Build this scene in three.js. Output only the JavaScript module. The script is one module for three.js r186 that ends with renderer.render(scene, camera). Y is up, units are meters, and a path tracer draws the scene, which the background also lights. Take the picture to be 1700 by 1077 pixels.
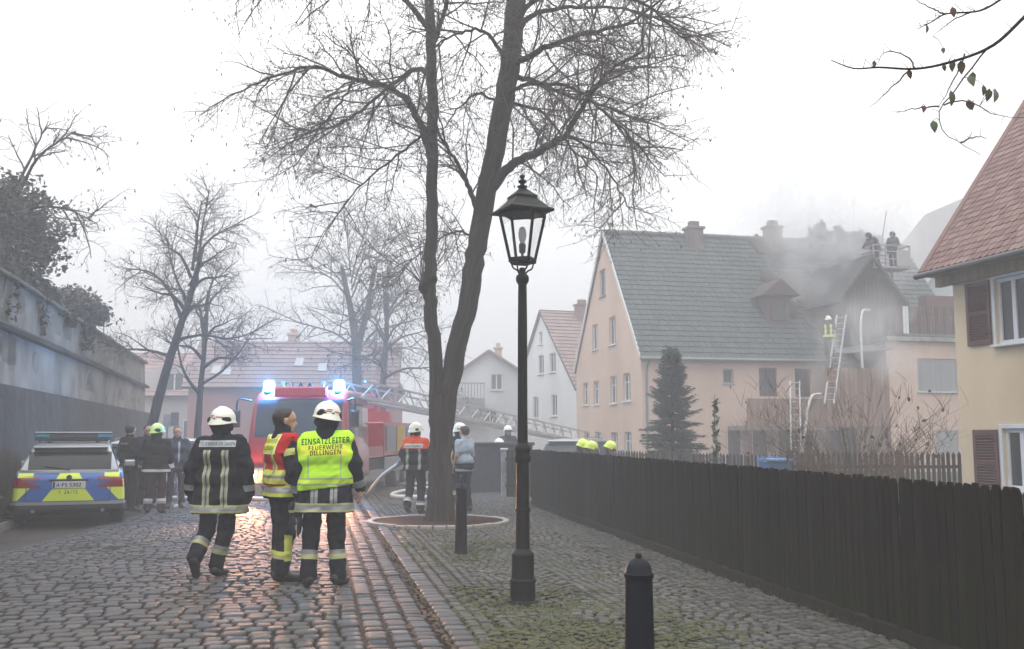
import * as THREE from 'three';
import { mergeGeometries, mergeVertices } from 'three/addons/utils/BufferGeometryUtils.js';

// ---------- camera, sky, light, air ----------
const scene = new THREE.Scene();
const camera = new THREE.PerspectiveCamera(36.15, 1024 / 649, 0.1, 1200);
camera.position.set(0, 1.57, 0);
camera.rotation.x = 0.11016;
const renderer = new THREE.WebGLRenderer({ antialias: true });
renderer.toneMapping = THREE.LinearToneMapping;
renderer.toneMappingExposure = 1.22;
renderer.shadowMap.enabled = true;
{ // dusk overcast: an even, slightly blue cloud layer, brighter overhead
  const W = 128, H = 64, d = new Float32Array(W * H * 4);
  for (let j = 0; j < H; j++) for (let i = 0; i < W; i++) {
    const el = ((j + 0.5) / H - 0.5) * Math.PI, s = Math.max(0, Math.sin(el));
    const g = el < 0 ? 0.6 : 0.55 + 2.2 * s, k = (j * W + i) * 4;
    const cl = 1 + 0.025 * Math.sin(i / W * Math.PI * 2 + 1) * Math.cos(el * 3);
    d[k] = 0.99 * g * cl; d[k + 1] = 0.993 * g * cl; d[k + 2] = 1.0 * g * cl; d[k + 3] = 1;
  }
  const t = new THREE.DataTexture(d, W, H, THREE.RGBAFormat, THREE.FloatType);
  t.mapping = THREE.EquirectangularReflectionMapping; t.magFilter = THREE.LinearFilter; t.needsUpdate = true;
  scene.background = t; scene.environment = t;
}
const sun = new THREE.DirectionalLight(new THREE.Color(1, 0.97, 0.93), 0.5);
sun.position.set(-30, 60, 25); sun.castShadow = true; sun.shadow.radius = 60;
Object.assign(sun.shadow.camera, { left: -50, right: 50, top: 50, bottom: -50, far: 200 });
scene.add(sun);
scene.fog = new THREE.FogExp2(new THREE.Color(0.975, 0.975, 1.0), 0.0074);

// ---------- helpers ----------
const V = (x, y, z) => new THREE.Vector3(x, y, z), PI = Math.PI;
function rnd(seed) { let a = seed >>> 0; return () => { a = (a + 0x6d2b79f5) | 0; let t = Math.imul(a ^ (a >>> 15), 1 | a); t = (t + Math.imul(t ^ (t >>> 7), 61 | t)) ^ t; return ((t ^ (t >>> 14)) >>> 0) / 4294967296; }; }
const hash = (x, y, s) => { let h = (x * 374761393 + y * 668265263 + s * 2147483647) | 0; h = Math.imul(h ^ (h >>> 13), 1274126177); return ((h ^ (h >>> 16)) >>> 0) / 4294967296; };
function pnoise(x, y, p, s) { // periodic value noise
  const ix = Math.floor(x), iy = Math.floor(y), fx = x - ix, fy = y - iy, u = fx * fx * (3 - 2 * fx), v = fy * fy * (3 - 2 * fy), m = (a) => ((a % p) + p) % p;
  const a = hash(m(ix), m(iy), s), b = hash(m(ix + 1), m(iy), s), c = hash(m(ix), m(iy + 1), s), d = hash(m(ix + 1), m(iy + 1), s);
  return a + (b - a) * u + (c - a) * v + (a - b - c + d) * u * v;
}
function fbm(x, y, p, o, s) { let r = 0, a = 0.5, n = 0; for (let i = 0; i < o; i++) { r += a * pnoise(x * p, y * p, p, s + i); n += a; a *= 0.55; p *= 2; } return r / n; }
function hash3(x, y, z, s) { return hash(x + z * 57, y + z * 131, s); }
function noise3(x, y, z, s = 1) {
  const ix = Math.floor(x), iy = Math.floor(y), iz = Math.floor(z), q = (t) => t * t * (3 - 2 * t), u = q(x - ix), v = q(y - iy), w = q(z - iz), L = (a, b, t) => a + (b - a) * t, h = (a, b, c) => hash3(ix + a, iy + b, iz + c, s);
  return L(L(L(h(0, 0, 0), h(1, 0, 0), u), L(h(0, 1, 0), h(1, 1, 0), u), v), L(L(h(0, 0, 1), h(1, 0, 1), u), L(h(0, 1, 1), h(1, 1, 1), u), v), w) * 2 - 1;
}
function tex(size, fn, srgb) { // fn(u, v) -> number or [r, g, b] in 0..1
  const d = new Uint8Array(size * size * 4);
  for (let j = 0; j < size; j++) for (let i = 0; i < size; i++) {
    const c = fn(i / size, j / size), k = (j * size + i) * 4, a = Array.isArray(c) ? c : [c, c, c];
    for (let q = 0; q < 3; q++) d[k + q] = Math.max(0, Math.min(255, a[q] * 255)); d[k + 3] = 255;
  }
  const t = new THREE.DataTexture(d, size, size); t.wrapS = t.wrapT = THREE.RepeatWrapping; t.magFilter = THREE.LinearFilter; t.minFilter = THREE.LinearMipmapLinearFilter;
  if (srgb) t.colorSpace = THREE.SRGBColorSpace; t.needsUpdate = true; return t;
}
const rep = (t, x, y = x) => { const c = t.clone(); c.repeat.set(x, y); c.needsUpdate = true; return c; };
// shared textures (values near 1 multiply the material colour)
const T = {
  mottle: tex(256, (u, v) => 0.72 + 0.28 * fbm(u, v, 4, 5, 3)),
  plaster: tex(512, (u, v) => { const a = fbm(u, v, 3, 6, 11), b = fbm(u, v, 40, 2, 15); return 0.7 + 0.25 * a + 0.06 * b; }),
  stain: tex(512, (u, v) => { const a = fbm(u, v, 4, 7, 21), st = fbm(u + 0.06 * fbm(u, v, 8, 2, 29), v * 0.25, 12, 4, 25); const k = Math.min(1, Math.max(0, (a * 0.85 + st * 0.25 - 0.28) * 2.3)); return [0.27 + 0.73 * k, 0.255 + 0.735 * k, 0.24 + 0.74 * k]; }),
  stain2: tex(512, (u, v) => { const a = fbm(u, v, 3, 7, 121), b = fbm(u, v * 0.3, 10, 4, 125), k = Math.min(1, Math.max(0, (a * 0.7 + b * 0.4 - 0.25) * 1.8)); return [0.72 + 0.28 * k, 0.7 + 0.3 * k, 0.68 + 0.32 * k]; }),
  picket: tex(256, (u, v) => { const w = 0.6 + 0.4 * fbm(u, v * 0.08, 24, 4, 151), a = fbm(u, v, 5, 5, 155), m = Math.max(0, Math.min(1, (0.62 - v) * 1.5 + (a - 0.5) * 2.2)); return [w * (0.62 + 0.05 * m), w * (0.6 + 0.3 * m), w * (0.62 - 0.25 * m)]; }),
  grain: tex(256, (u, v) => 0.5 + 0.5 * fbm(u, v, 32, 3, 31)),
  bark: tex(256, (u, v) => { const r = Math.abs(fbm(u, v * 0.2, 12, 3, 41) - 0.5) * 2, b = fbm(u, v, 16, 4, 45); return 0.35 + 0.45 * Math.min(1, r * 2.2) + 0.2 * b; }),
  wood: tex(256, (u, v) => 0.55 + 0.45 * fbm(u, v * 0.06, 24, 4, 51)),
  cloth: tex(256, (u, v) => 0.75 + 0.25 * fbm(u, v, 24, 3, 61)),
  moss: tex(512, (u, v) => { const a = fbm(u, v, 4, 6, 71), b = fbm(u, v, 32, 3, 75); const k = Math.min(1, Math.max(0, (a - 0.42) * 4.2)); return [0.42 - 0.2 * k + 0.2 * b, 0.36 - 0.06 * k + 0.22 * b, 0.27 - 0.17 * k + 0.14 * b]; }),
  rough: tex(256, (u, v) => 0.35 + 0.5 * fbm(u, v, 5, 5, 81)),
};
function mat(name, c, o = {}) {
  const m = new THREE.MeshPhysicalMaterial({ color: new THREE.Color().setRGB(...c), roughness: 0.85, metalness: 0, ...o }); m.name = name; return m;
}
const used = {};
const numbered = (n) => { const k = used[n] = (used[n] ?? -1) + 1; return k ? n + '_' + String(k).padStart(3, '0') : n; };
function tag(o, label, category, group, kind) { if (label) o.userData.label = label; if (category) o.userData.category = category; if (group) o.userData.group = group; if (kind) o.userData.kind = kind; return o; }
function thing(name, label, category, p = [0, 0, 0], turn = 0, group) { const o = new THREE.Group(); o.name = numbered(name); o.position.set(...p); o.rotation.y = turn; scene.add(o); return tag(o, label, category, group); }
function part(parent, name, geo, m, label, kind) { const o = new THREE.Mesh(Array.isArray(geo) ? merge(geo) : geo, m); o.name = parent === scene ? numbered(name) : name; o.castShadow = o.receiveShadow = true; parent.add(o); if (label) o.userData.label = label; if (kind) o.userData.kind = kind; return o; }
function merge(gs) { gs = gs.map((g) => { const q = g.index ? g.toNonIndexed() : g.clone(); for (const k of Object.keys(q.attributes)) if (!['position', 'normal', 'uv'].includes(k)) q.deleteAttribute(k); if (!q.attributes.uv) q.setAttribute('uv', new THREE.BufferAttribute(new Float32Array(q.attributes.position.count * 2), 2)); return q; }); return mergeGeometries(gs); }
function boxUV(g, k = 1) { // uv in metres by dominant normal
  const q = g.index ? g.toNonIndexed() : g, p = q.attributes.position, n = q.attributes.normal, uv = new Float32Array(p.count * 2);
  for (let i = 0; i < p.count; i++) { const ax = Math.abs(n.getX(i)), ay = Math.abs(n.getY(i)), az = Math.abs(n.getZ(i)); let a, b; if (ay >= ax && ay >= az) { a = p.getX(i); b = p.getZ(i); } else if (ax > az) { a = p.getZ(i); b = p.getY(i); } else { a = p.getX(i); b = p.getY(i); } uv[i * 2] = a * k; uv[i * 2 + 1] = b * k; }
  q.setAttribute('uv', new THREE.BufferAttribute(uv, 2)); return q;
}
// box with chamfered edges, centred at x,y,z
function box(w, h, d, x = 0, y = 0, z = 0, c = 0, ry = 0, rx = 0, rz = 0) {
  let g;
  if (c > 0) {
    const s = new THREE.Shape(), a = w / 2 - c, b = h / 2 - c; s.moveTo(-a, -b); s.lineTo(a, -b); s.lineTo(a, b); s.lineTo(-a, b);
    g = new THREE.ExtrudeGeometry(s, { depth: d - 2 * c, bevelEnabled: true, bevelThickness: c, bevelSize: c, bevelSegments: 1, curveSegments: 1 }); g.translate(0, 0, -d / 2 + c);
  } else g = new THREE.BoxGeometry(w, h, d);
  if (rx) g.rotateX(rx); if (rz) g.rotateZ(rz); if (ry) g.rotateY(ry); g.translate(x, y, z); return boxUV(g);
}
function prism(pts, depth, z0 = 0, bevel = 0) { const s = new THREE.Shape(pts.map((p) => new THREE.Vector2(p[0], p[1]))); const g = new THREE.ExtrudeGeometry(s, { depth: depth - 2 * bevel, bevelEnabled: bevel > 0, bevelThickness: bevel, bevelSize: bevel, bevelSegments: 2, curveSegments: 6 }); g.translate(0, 0, z0 + bevel); return boxUV(g); }
function lathe(pts, seg = 24) { return new THREE.LatheGeometry(pts.map((p) => new THREE.Vector2(p[0], p[1])), seg); }
function cyl(r0, r1, h, x, y, z, seg = 12) { const g = new THREE.CylinderGeometry(r1, r0, h, seg); g.translate(x, y + h / 2, z); return g; }
function bar(a, b, r, r2 = r, seg = 8) { // straight round bar
  const A = V(...a), B = V(...b), d = B.clone().sub(A), g = new THREE.CylinderGeometry(r2, r, d.length(), seg); g.translate(0, d.length() / 2, 0);
  g.applyQuaternion(new THREE.Quaternion().setFromUnitVectors(V(0, 1, 0), d.normalize())); g.translate(A.x, A.y, A.z); return g;
}
function beam(a, b, w, h) { // straight rectangular beam
  const A = V(...a), B = V(...b), d = B.clone().sub(A), L = d.length(), g = new THREE.BoxGeometry(w, h, L); g.translate(0, 0, L / 2); const o = new THREE.Object3D(); o.position.copy(A); o.lookAt(B); o.updateMatrix(); g.applyMatrix4(o.matrix); return g;
}
// tapered tube along points [V3], radius per point; buffers pushed into acc
class Tubes {
  constructor() { this.p = []; this.n = []; this.i = []; this.u = []; }
  add(pts, rad, sides = 5, cap = false) {
    const up = V(0, 1, 0), t = V(0, 0, 0), x = V(0, 0, 0), y = V(0, 0, 0); let prev = null, len = 0, base = this.p.length / 3;
    for (let k = 0; k < pts.length; k++) {
      t.subVectors(pts[Math.min(k + 1, pts.length - 1)], pts[Math.max(k - 1, 0)]).normalize();
      if (!prev) { x.crossVectors(t, Math.abs(t.y) > 0.9 ? V(1, 0, 0) : up).normalize(); } else x.copy(prev).addScaledVector(t, -prev.dot(t)).normalize();
      y.crossVectors(t, x); prev = x.clone(); if (k) len += pts[k].distanceTo(pts[k - 1]);
      for (let s = 0; s <= sides; s++) { const a = s / sides * PI * 2, c = Math.cos(a), q = Math.sin(a), nx = x.x * c + y.x * q, ny = x.y * c + y.y * q, nz = x.z * c + y.z * q; this.p.push(pts[k].x + nx * rad[k], pts[k].y + ny * rad[k], pts[k].z + nz * rad[k]); this.n.push(nx, ny, nz); this.u.push(s / sides * Math.max(1, Math.round(rad[0] * 6.28 * 2)) , len); }
      if (k) for (let s = 0; s < sides; s++) { const a = base + (k - 1) * (sides + 1) + s, b = a + sides + 1; this.i.push(a, a + 1, b, b, a + 1, b + 1); }
    }
    return this;
  }
  geo() { const g = new THREE.BufferGeometry(); g.setAttribute('position', new THREE.BufferAttribute(new Float32Array(this.p), 3)); g.setAttribute('normal', new THREE.BufferAttribute(new Float32Array(this.n), 3)); g.setAttribute('uv', new THREE.BufferAttribute(new Float32Array(this.u), 2)); g.setIndex(new THREE.BufferAttribute(new Uint32Array(this.i), 1)); return g; }
}
const curve = (pts, n) => new THREE.CatmullRomCurve3(pts.map((p) => V(...p)), false, 'centripetal').getPoints(n);
function tube(pts, r, n = 16, sides = 8) { const c = curve(pts, n); return new Tubes().add(c, c.map(() => r), sides).geo(); }
// keep the part of a surface inside all planes [nx,ny,nz,c] (n.p + c >= 0), lifted along its normal
function clip(geo, planes, off = 0.004, filter) {
  const g = geo.index ? geo.toNonIndexed() : geo, P = g.attributes.position, N = g.attributes.normal, out = [], on = [];
  for (let i = 0; i < P.count; i += 3) {
    let poly = [0, 1, 2].map((k) => [P.getX(i + k), P.getY(i + k), P.getZ(i + k), N.getX(i + k), N.getY(i + k), N.getZ(i + k)]);
    if (filter && !filter((poly[0][0] + poly[1][0] + poly[2][0]) / 3, (poly[0][1] + poly[1][1] + poly[2][1]) / 3, (poly[0][2] + poly[1][2] + poly[2][2]) / 3, poly[0])) continue;
    for (const q of planes) {
      const nx = []; const D = poly.map((p) => p[0] * q[0] + p[1] * q[1] + p[2] * q[2] + q[3]);
      for (let k = 0; k < poly.length; k++) { const a = poly[k], b = poly[(k + 1) % poly.length], da = D[k], db = D[(k + 1) % poly.length]; if (da >= 0) nx.push(a); if (da >= 0 !== db >= 0) { const t = da / (da - db); nx.push(a.map((v, m) => v + (b[m] - v) * t)); } }
      poly = nx; if (poly.length < 3) break;
    }
    for (let k = 1; k + 1 < poly.length; k++) for (const v of [poly[0], poly[k], poly[k + 1]]) { const l = Math.hypot(v[3], v[4], v[5]) || 1; out.push(v[0] + v[3] / l * off, v[1] + v[4] / l * off, v[2] + v[5] / l * off); on.push(v[3] / l, v[4] / l, v[5] / l); }
  }
  const r = new THREE.BufferGeometry(); r.setAttribute('position', new THREE.BufferAttribute(new Float32Array(out), 3)); r.setAttribute('normal', new THREE.BufferAttribute(new Float32Array(on), 3)); r.setAttribute('uv', new THREE.BufferAttribute(new Float32Array(out.length / 3 * 2), 2)); return r;
}
function planarUV(g, fn) { const p = g.attributes.position, uv = new Float32Array(p.count * 2); for (let i = 0; i < p.count; i++) { const [a, b] = fn(p.getX(i), p.getY(i), p.getZ(i)); uv[i * 2] = a; uv[i * 2 + 1] = b; } g.setAttribute('uv', new THREE.BufferAttribute(uv, 2)); return g; }
function canvasTex(w, h, draw) { const c = document.createElement('canvas'); c.width = w; c.height = h; draw(c.getContext('2d'), w, h); const t = new THREE.CanvasTexture(c); t.colorSpace = THREE.SRGBColorSpace; return t; }
// mesh of a distance field by surface nets
function sdfMesh(f, lo, hi, cell) {
  const nx = Math.ceil((hi[0] - lo[0]) / cell) + 1, ny = Math.ceil((hi[1] - lo[1]) / cell) + 1, nz = Math.ceil((hi[2] - lo[2]) / cell) + 1, F = new Float32Array(nx * ny * nz), id = new Int32Array(nx * ny * nz).fill(-1), pos = [], idx = [];
  const at = (i, j, k) => i + nx * (j + ny * k);
  // coarse first: skip blocks far from the surface
  const B = 4; for (let k0 = 0; k0 < nz; k0 += B) for (let j0 = 0; j0 < ny; j0 += B) for (let i0 = 0; i0 < nx; i0 += B) {
    const c = f(lo[0] + (i0 + 1.5) * cell, lo[1] + (j0 + 1.5) * cell, lo[2] + (k0 + 1.5) * cell), far = Math.abs(c) > cell * 4.2 + 0.03;
    for (let k = k0; k < Math.min(nz, k0 + B); k++) for (let j = j0; j < Math.min(ny, j0 + B); j++) for (let i = i0; i < Math.min(nx, i0 + B); i++) F[at(i, j, k)] = far ? c : f(lo[0] + i * cell, lo[1] + j * cell, lo[2] + k * cell);
  }
  const C = [[0, 0, 0], [1, 0, 0], [0, 1, 0], [1, 1, 0], [0, 0, 1], [1, 0, 1], [0, 1, 1], [1, 1, 1]], E = [[0, 1], [2, 3], [4, 5], [6, 7], [0, 2], [1, 3], [4, 6], [5, 7], [0, 4], [1, 5], [2, 6], [3, 7]];
  for (let k = 0; k < nz - 1; k++) for (let j = 0; j < ny - 1; j++) for (let i = 0; i < nx - 1; i++) {
    let m = 0; const v = C.map((c, q) => { const w = F[at(i + c[0], j + c[1], k + c[2])]; if (w < 0) m |= 1 << q; return w; });
    if (m === 0 || m === 255) continue;
    let x = 0, y = 0, z = 0, n = 0; for (const [a, b] of E) if ((v[a] < 0) !== (v[b] < 0)) { const t = v[a] / (v[a] - v[b]); x += C[a][0] + (C[b][0] - C[a][0]) * t; y += C[a][1] + (C[b][1] - C[a][1]) * t; z += C[a][2] + (C[b][2] - C[a][2]) * t; n++; }
    id[at(i, j, k)] = pos.length / 3; pos.push(lo[0] + (i + x / n) * cell, lo[1] + (j + y / n) * cell, lo[2] + (k + z / n) * cell);
  }
  const quad = (a, b, c, d, flip) => { if (a < 0 || b < 0 || c < 0 || d < 0) return; flip ? idx.push(a, c, b, a, d, c) : idx.push(a, b, c, a, c, d); };
  for (let k = 1; k < nz - 1; k++) for (let j = 1; j < ny - 1; j++) for (let i = 1; i < nx - 1; i++) {
    const s = F[at(i, j, k)] < 0;
    if (s !== F[at(i + 1, j, k)] < 0) quad(id[at(i, j - 1, k - 1)], id[at(i, j, k - 1)], id[at(i, j, k)], id[at(i, j - 1, k)], !s);
    if (s !== F[at(i, j + 1, k)] < 0) quad(id[at(i - 1, j, k - 1)], id[at(i, j, k - 1)], id[at(i, j, k)], id[at(i - 1, j, k)], s);
    if (s !== F[at(i, j, k + 1)] < 0) quad(id[at(i - 1, j - 1, k)], id[at(i, j - 1, k)], id[at(i, j, k)], id[at(i - 1, j, k)], !s);
  }
  const g = new THREE.BufferGeometry(); g.setAttribute('position', new THREE.BufferAttribute(new Float32Array(pos), 3)); g.setIndex(idx); g.computeVertexNormals(); return g;
}
const capsule = (x, y, z, c) => { // c: {a,b,ra,rb}
  const dx = c.b[0] - c.a[0], dy = c.b[1] - c.a[1], dz = c.b[2] - c.a[2], px = x - c.a[0], py = y - c.a[1], pz = z - c.a[2]; let t = (px * dx + py * dy + pz * dz) / (dx * dx + dy * dy + dz * dz + 1e-9); t = t < 0 ? 0 : t > 1 ? 1 : t;
  return Math.hypot(px - dx * t, py - dy * t, pz - dz * t) - (c.ra + (c.rb - c.ra) * t);
};
const smin = (a, b, k) => { const h = Math.max(k - Math.abs(a - b), 0) / k; return Math.min(a, b) - h * h * k * 0.25; };
const cap = (a, b, ra, rb = ra, id = '') => ({ a, b, ra, rb, id });
function bounds(cs, pad) { const lo = [9e9, 9e9, 9e9], hi = [-9e9, -9e9, -9e9]; for (const c of cs) for (const p of [c.a, c.b]) for (let k = 0; k < 3; k++) { const r = Math.max(c.ra, c.rb) + pad; lo[k] = Math.min(lo[k], p[k] - r); hi[k] = Math.max(hi[k], p[k] + r); } return [lo, hi]; }
function blob(cs, cell, k = 0.04, mod, pad = 0.04) { const [lo, hi] = bounds(cs, pad); return sdfMesh((x, y, z) => { let d = 9; for (const c of cs) d = smin(d, capsule(x, y, z, c), k); return mod ? mod(d, x, y, z) : d; }, lo, hi, cell); }
// ---------- ground, street, sidewalk ----------
const SO = [-0.46, -7.54], SA = [-0.192, -0.981], SR = [0.981, -0.192];
const st = (s, t) => [SO[0] + SA[0] * s + SR[0] * t, SO[1] + SA[1] * s + SR[1] * t];
const inView = (x, z) => z < -2.5 && Math.abs(x) < -z * 0.56 + 1.2;
const tL = (s) => (s < 12 ? -6 + 0.129 * s : -4.45 - Math.max(0, s - 14) * 0.12);
const tF = (s) => 3.36 + (s + 0.66) * 0.0242; // foot of the right-hand fence
function sheet(name, polyST, y, m, kind = 'structure') { // flat polygon given in street coordinates
  const s = new THREE.Shape(polyST.map(([a, b]) => { const q = st(a, b); return new THREE.Vector2(q[0], -q[1]); })), g = new THREE.ShapeGeometry(s); g.rotateX(-PI / 2); g.translate(0, y, 0);
  return tag(part(scene, name, boxUV(g), m), null, null, null, kind);
}
const mGround = mat('garden earth', [0.06, 0.062, 0.04], { map: rep(T.moss, 0.2), roughness: 0.95 });
{ const g = new THREE.PlaneGeometry(900, 900, 1, 1); g.rotateX(-PI / 2); g.translate(0, -0.1, -250); tag(part(scene, 'ground', boxUV(g), mGround), null, null, null, 'structure'); }
const mJoint = mat('dark joint earth', [0.022, 0.017, 0.014], { specularIntensity: 0.2, map: rep(T.mottle, 2), roughness: 0.8, bumpMap: rep(T.grain, 3), bumpScale: 0.006 });
const mAsphalt = mat('worn dark asphalt', [0.034, 0.028, 0.025], { map: rep(T.stain, 0.3), roughness: 0.75, bumpMap: rep(T.grain, 4), bumpScale: 0.006 });
const mMossy = mat('mossy joints', [0.085, 0.09, 0.055], { map: rep(T.moss, 0.55), roughness: 0.95, bumpMap: rep(T.grain, 5), bumpScale: 0.012 });
const leftEdge = []; for (let s = -7; s <= 60; s += 2) leftEdge.push([s, tL(s)]);
const street = sheet('street', [[-7, 0.02], [60, 0.02], ...leftEdge.slice().reverse()], -0.016, mJoint);
sheet('parking_strip', [...leftEdge, [60, -22], [-7, -16]], -0.03, mAsphalt);
const sidewalk = sheet('sidewalk', [[-7, 0.02], [-7, tF(-7) + 0.1], [15, tF(15) + 0.1], [15.5, 9], [60, 14], [60, 0.02]], -0.004, mMossy);
const setts = []; // unit stones, 1 x 1 across, top at 0
for (let v = 0; v < 4; v++) {
  const r = rnd(90 + v), g = [-1, -0.7, 0.7, 1], p = [], ix = [];
  for (let j = 0; j < 4; j++) for (let i = 0; i < 4; i++) {
    const edge = (Math.abs(g[i]) === 1 ? 1 : 0) + (Math.abs(g[j]) === 1 ? 1 : 0), q = edge === 2 ? 0.88 : edge ? 0.98 : 1;
    p.push(g[i] * 0.5 * q * (1 - r() * 0.07), edge ? -0.0075 - (edge - 1) * 0.006 - r() * 0.003 : -r() * 0.004, g[j] * 0.5 * q * (1 - r() * 0.07));
  }
  for (let j = 0; j < 3; j++) for (let i = 0; i < 3; i++) { const a = j * 4 + i; ix.push(a, a + 4, a + 1, a + 1, a + 4, a + 5); }
  const rim = [0, 1, 2, 3, 7, 11, 15, 14, 13, 12, 8, 4]; rim.forEach((k) => p.push(p[k * 3] * 1.02, -0.05, p[k * 3 + 2] * 1.02));
  for (let k = 0; k < 12; k++) { const a = rim[k], b = rim[(k + 1) % 12], c = 16 + k, d = 16 + (k + 1) % 12; ix.push(a, b, c, b, d, c); }
  const G = new THREE.BufferGeometry(); G.setAttribute('position', new THREE.BufferAttribute(new Float32Array(p), 3)); G.setAttribute('uv', new THREE.BufferAttribute(new Float32Array(p.length / 3 * 2).map((_, k) => { const vi = k >> 1; return (k & 1 ? p[vi * 3 + 2] : p[vi * 3]) + v * 0.37; }), 2)); G.setIndex(ix); G.computeVertexNormals(); setts.push(G);
}
const stoneTones = [[0.081, 0.080, 0.081], [0.068, 0.066, 0.066], [0.095, 0.091, 0.089], [0.077, 0.070, 0.065], [0.063, 0.065, 0.070], [0.090, 0.077, 0.071], [0.053, 0.051, 0.050], [0.109, 0.106, 0.104]];
const sideTones = [[0.092, 0.090, 0.084], [0.076, 0.073, 0.068], [0.109, 0.106, 0.098], [0.079, 0.079, 0.064], [0.068, 0.067, 0.063], [0.095, 0.087, 0.076], [0.063, 0.065, 0.046], [0.120, 0.114, 0.104]];
const stoneO = { map: T.mottle, roughness: 0.74, roughnessMap: T.cloth, bumpMap: rep(T.grain, 0.8), bumpScale: 0.007, specularIntensity: 0.5 };
const stoneMats = stoneTones.map((c) => mat('granite sett', c, stoneO)), sideMats = sideTones.map((c) => mat('small granite cobble', c, { ...stoneO, roughness: 0.9 }));
const mStoneI = mat('granite sett field', [1, 1, 1], stoneO), mSideI = mat('small cobble field', [1, 1, 1], { ...stoneO, roughness: 0.9 });
function lay(parent, list, name, massName, tones, mats, mI) { // nearest 300 as stones of their own, the rest as one mass per shape
  list = list.filter((q) => inView(q.x, q.z)); list.sort((a, b) => Math.hypot(a.x, a.z) - Math.hypot(b.x, b.z));
  const visible = (q) => { const d = -q.z; return 721 + 1650 * 1.57 / d < 1085 && Math.abs(q.x) < d * 0.53; };
  const seen = list.filter(visible).slice(0, 300), own = new Set(seen), rest = list.filter((q) => !own.has(q));
  for (const q of seen) { const m = part(parent, name, setts[q.v], mats[q.c]); m.position.set(q.x, q.y, q.z); m.rotation.set(q.rx, q.a, q.rz); m.scale.set(q.w, 1, q.d); }
  const M = new THREE.Matrix4(), Q = new THREE.Quaternion(), C = new THREE.Color();
  for (let v = 0; v < setts.length; v++) {
    const l = rest.filter((q) => q.v === v), im = new THREE.InstancedMesh(setts[v], mI, l.length); im.name = massName; im.userData.kind = 'stuff'; im.castShadow = im.receiveShadow = true;
    l.forEach((q, k) => { M.compose(V(q.x, q.y, q.z), Q.setFromEuler(new THREE.Euler(q.rx, q.a, q.rz)), V(q.w, 1, q.d)); im.setMatrixAt(k, M); const f = 0.9 + 0.2 * hash(k, v, 5); C.setRGB(...tones[q.c].map((x) => x * f)); im.setColorAt(k, C); });
    parent.add(im);
  }
}
{
  const r = rnd(7), list = [], TH = Math.atan2(-SR[1], SR[0]);
  const put = (s, t, w, d, y = 0, jit = 1) => { const [x, z] = st(s, t), u = r(); list.push({ x, z, y: y + (r() - 0.5) * 0.014 * jit + 0.012 * (noise3(x * 0.7, 0, z * 0.7) ), w, d, a: TH + (r() - 0.5) * 0.09, rx: (r() - 0.5) * 0.07, rz: (r() - 0.5) * 0.07, v: Math.floor(r() * 4), c: Math.floor(u * u * 8) }); };
  for (let s = -5; s < 46;) { // street rows, slightly wavy
    const d = 0.155 + r() * 0.03; let t = -0.592 - r() * 0.015; const end = tL(s) + 0.32;
    while (t > end) { const w = 0.13 + r() * 0.085; const wave = 0.05 * Math.sin(t * 1.3 + s * 0.4) + 0.02 * Math.sin(t * 4 + s * 2); put(s + wave, t - w / 2, w - 0.014, d - 0.014); t -= w + 0.004; }
    s += d + 0.006;
  }
  for (let c = 0; c < 3; c++) for (let s = -5 + c * 0.05; s < 46;) { const d = 0.13 + r() * 0.05; put(s, -0.505 + c * 0.193 + 0.004 * Math.sin(s * 1.7 + c), 0.16 + r() * 0.014, d - 0.014, 0.002); s += d + 0.004; }
  for (let s = -5; s < 46;) { const d = 0.16 + r() * 0.07; put(s, 0.135, 0.17 + r() * 0.015, d - 0.012, 0.032, 0.6); s += d + 0.004; } // raised border row
  for (let c = 0; c < 2; c++) for (let s = -5; s < 46;) { const d = 0.17 + r() * 0.06; put(s, tL(s) + 0.22 - c * 0.17, 0.15, d - 0.012, 0.008); s += d + 0.004; }
  lay(street, list, 'sett', 'setts', stoneTones, stoneMats, mStoneI);
  list.length = 0;
  const pitV = V(-1.32, 0, -18.1);
  const put2 = (s, t, w, d) => { const [x, z] = st(s, t); if (Math.hypot(x - pitV.x, z - pitV.z) < 1.28 || Math.hypot(x - 0.1, z + 9.5) < 0.17) return; put(s, t, w, d, 0.03, 1); const q = list[list.length - 1]; const m = 0.7 * noise3(x * 0.8, 2, z * 0.8) + 0.3 * noise3(x * 3, 2, z * 3); q.y -= 0.005; const mossy = t < 2.2 && t > 0.3 ? 0.35 - Math.abs(t - 1.2) * 0.25 + m : m - 0.5; if (mossy > 0.02 && r() < 0.75) q.c = [3, 6, 3, 4][Math.floor(r() * 4)]; if (mossy > 0.12) q.y -= Math.min(0.016, 0.004 + mossy * 0.02); q.a += (r() - 0.5) * 0.3; };
  for (let c = 0; c < 2; c++) for (let s = -5; s < 46;) { const d = 0.095 + r() * 0.035; put2(s, 0.3 + c * 0.115, 0.1, d - 0.012); s += d; }
  const span = 1.12;
  for (let s = -6; s < 46; s += 0.108) for (let k = 0; k < 9; k++) { // cobbles in fans
    const w0 = 0.53 + k * span; if (w0 > 12) break; let u = 0; while (u < span - 0.06) { const w = 0.085 + r() * 0.03, uc = (u + w / 2) / span * 2 - 1, t = w0 + u + w / 2, S = s + 0.3 * (1 - uc * uc); u += w; if (t > (S < 15 ? tF(S) - 0.02 : 8)) continue; if (S > 30 && r() < 0.5) continue; put2(S, t, w - 0.01, 0.098); const q = list[list.length - 1]; if (q) q.a += -uc * 0.45; }
  }
  lay(sidewalk, list, 'cobble', 'cobbles', sideTones, sideMats, mSideI);
}
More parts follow.
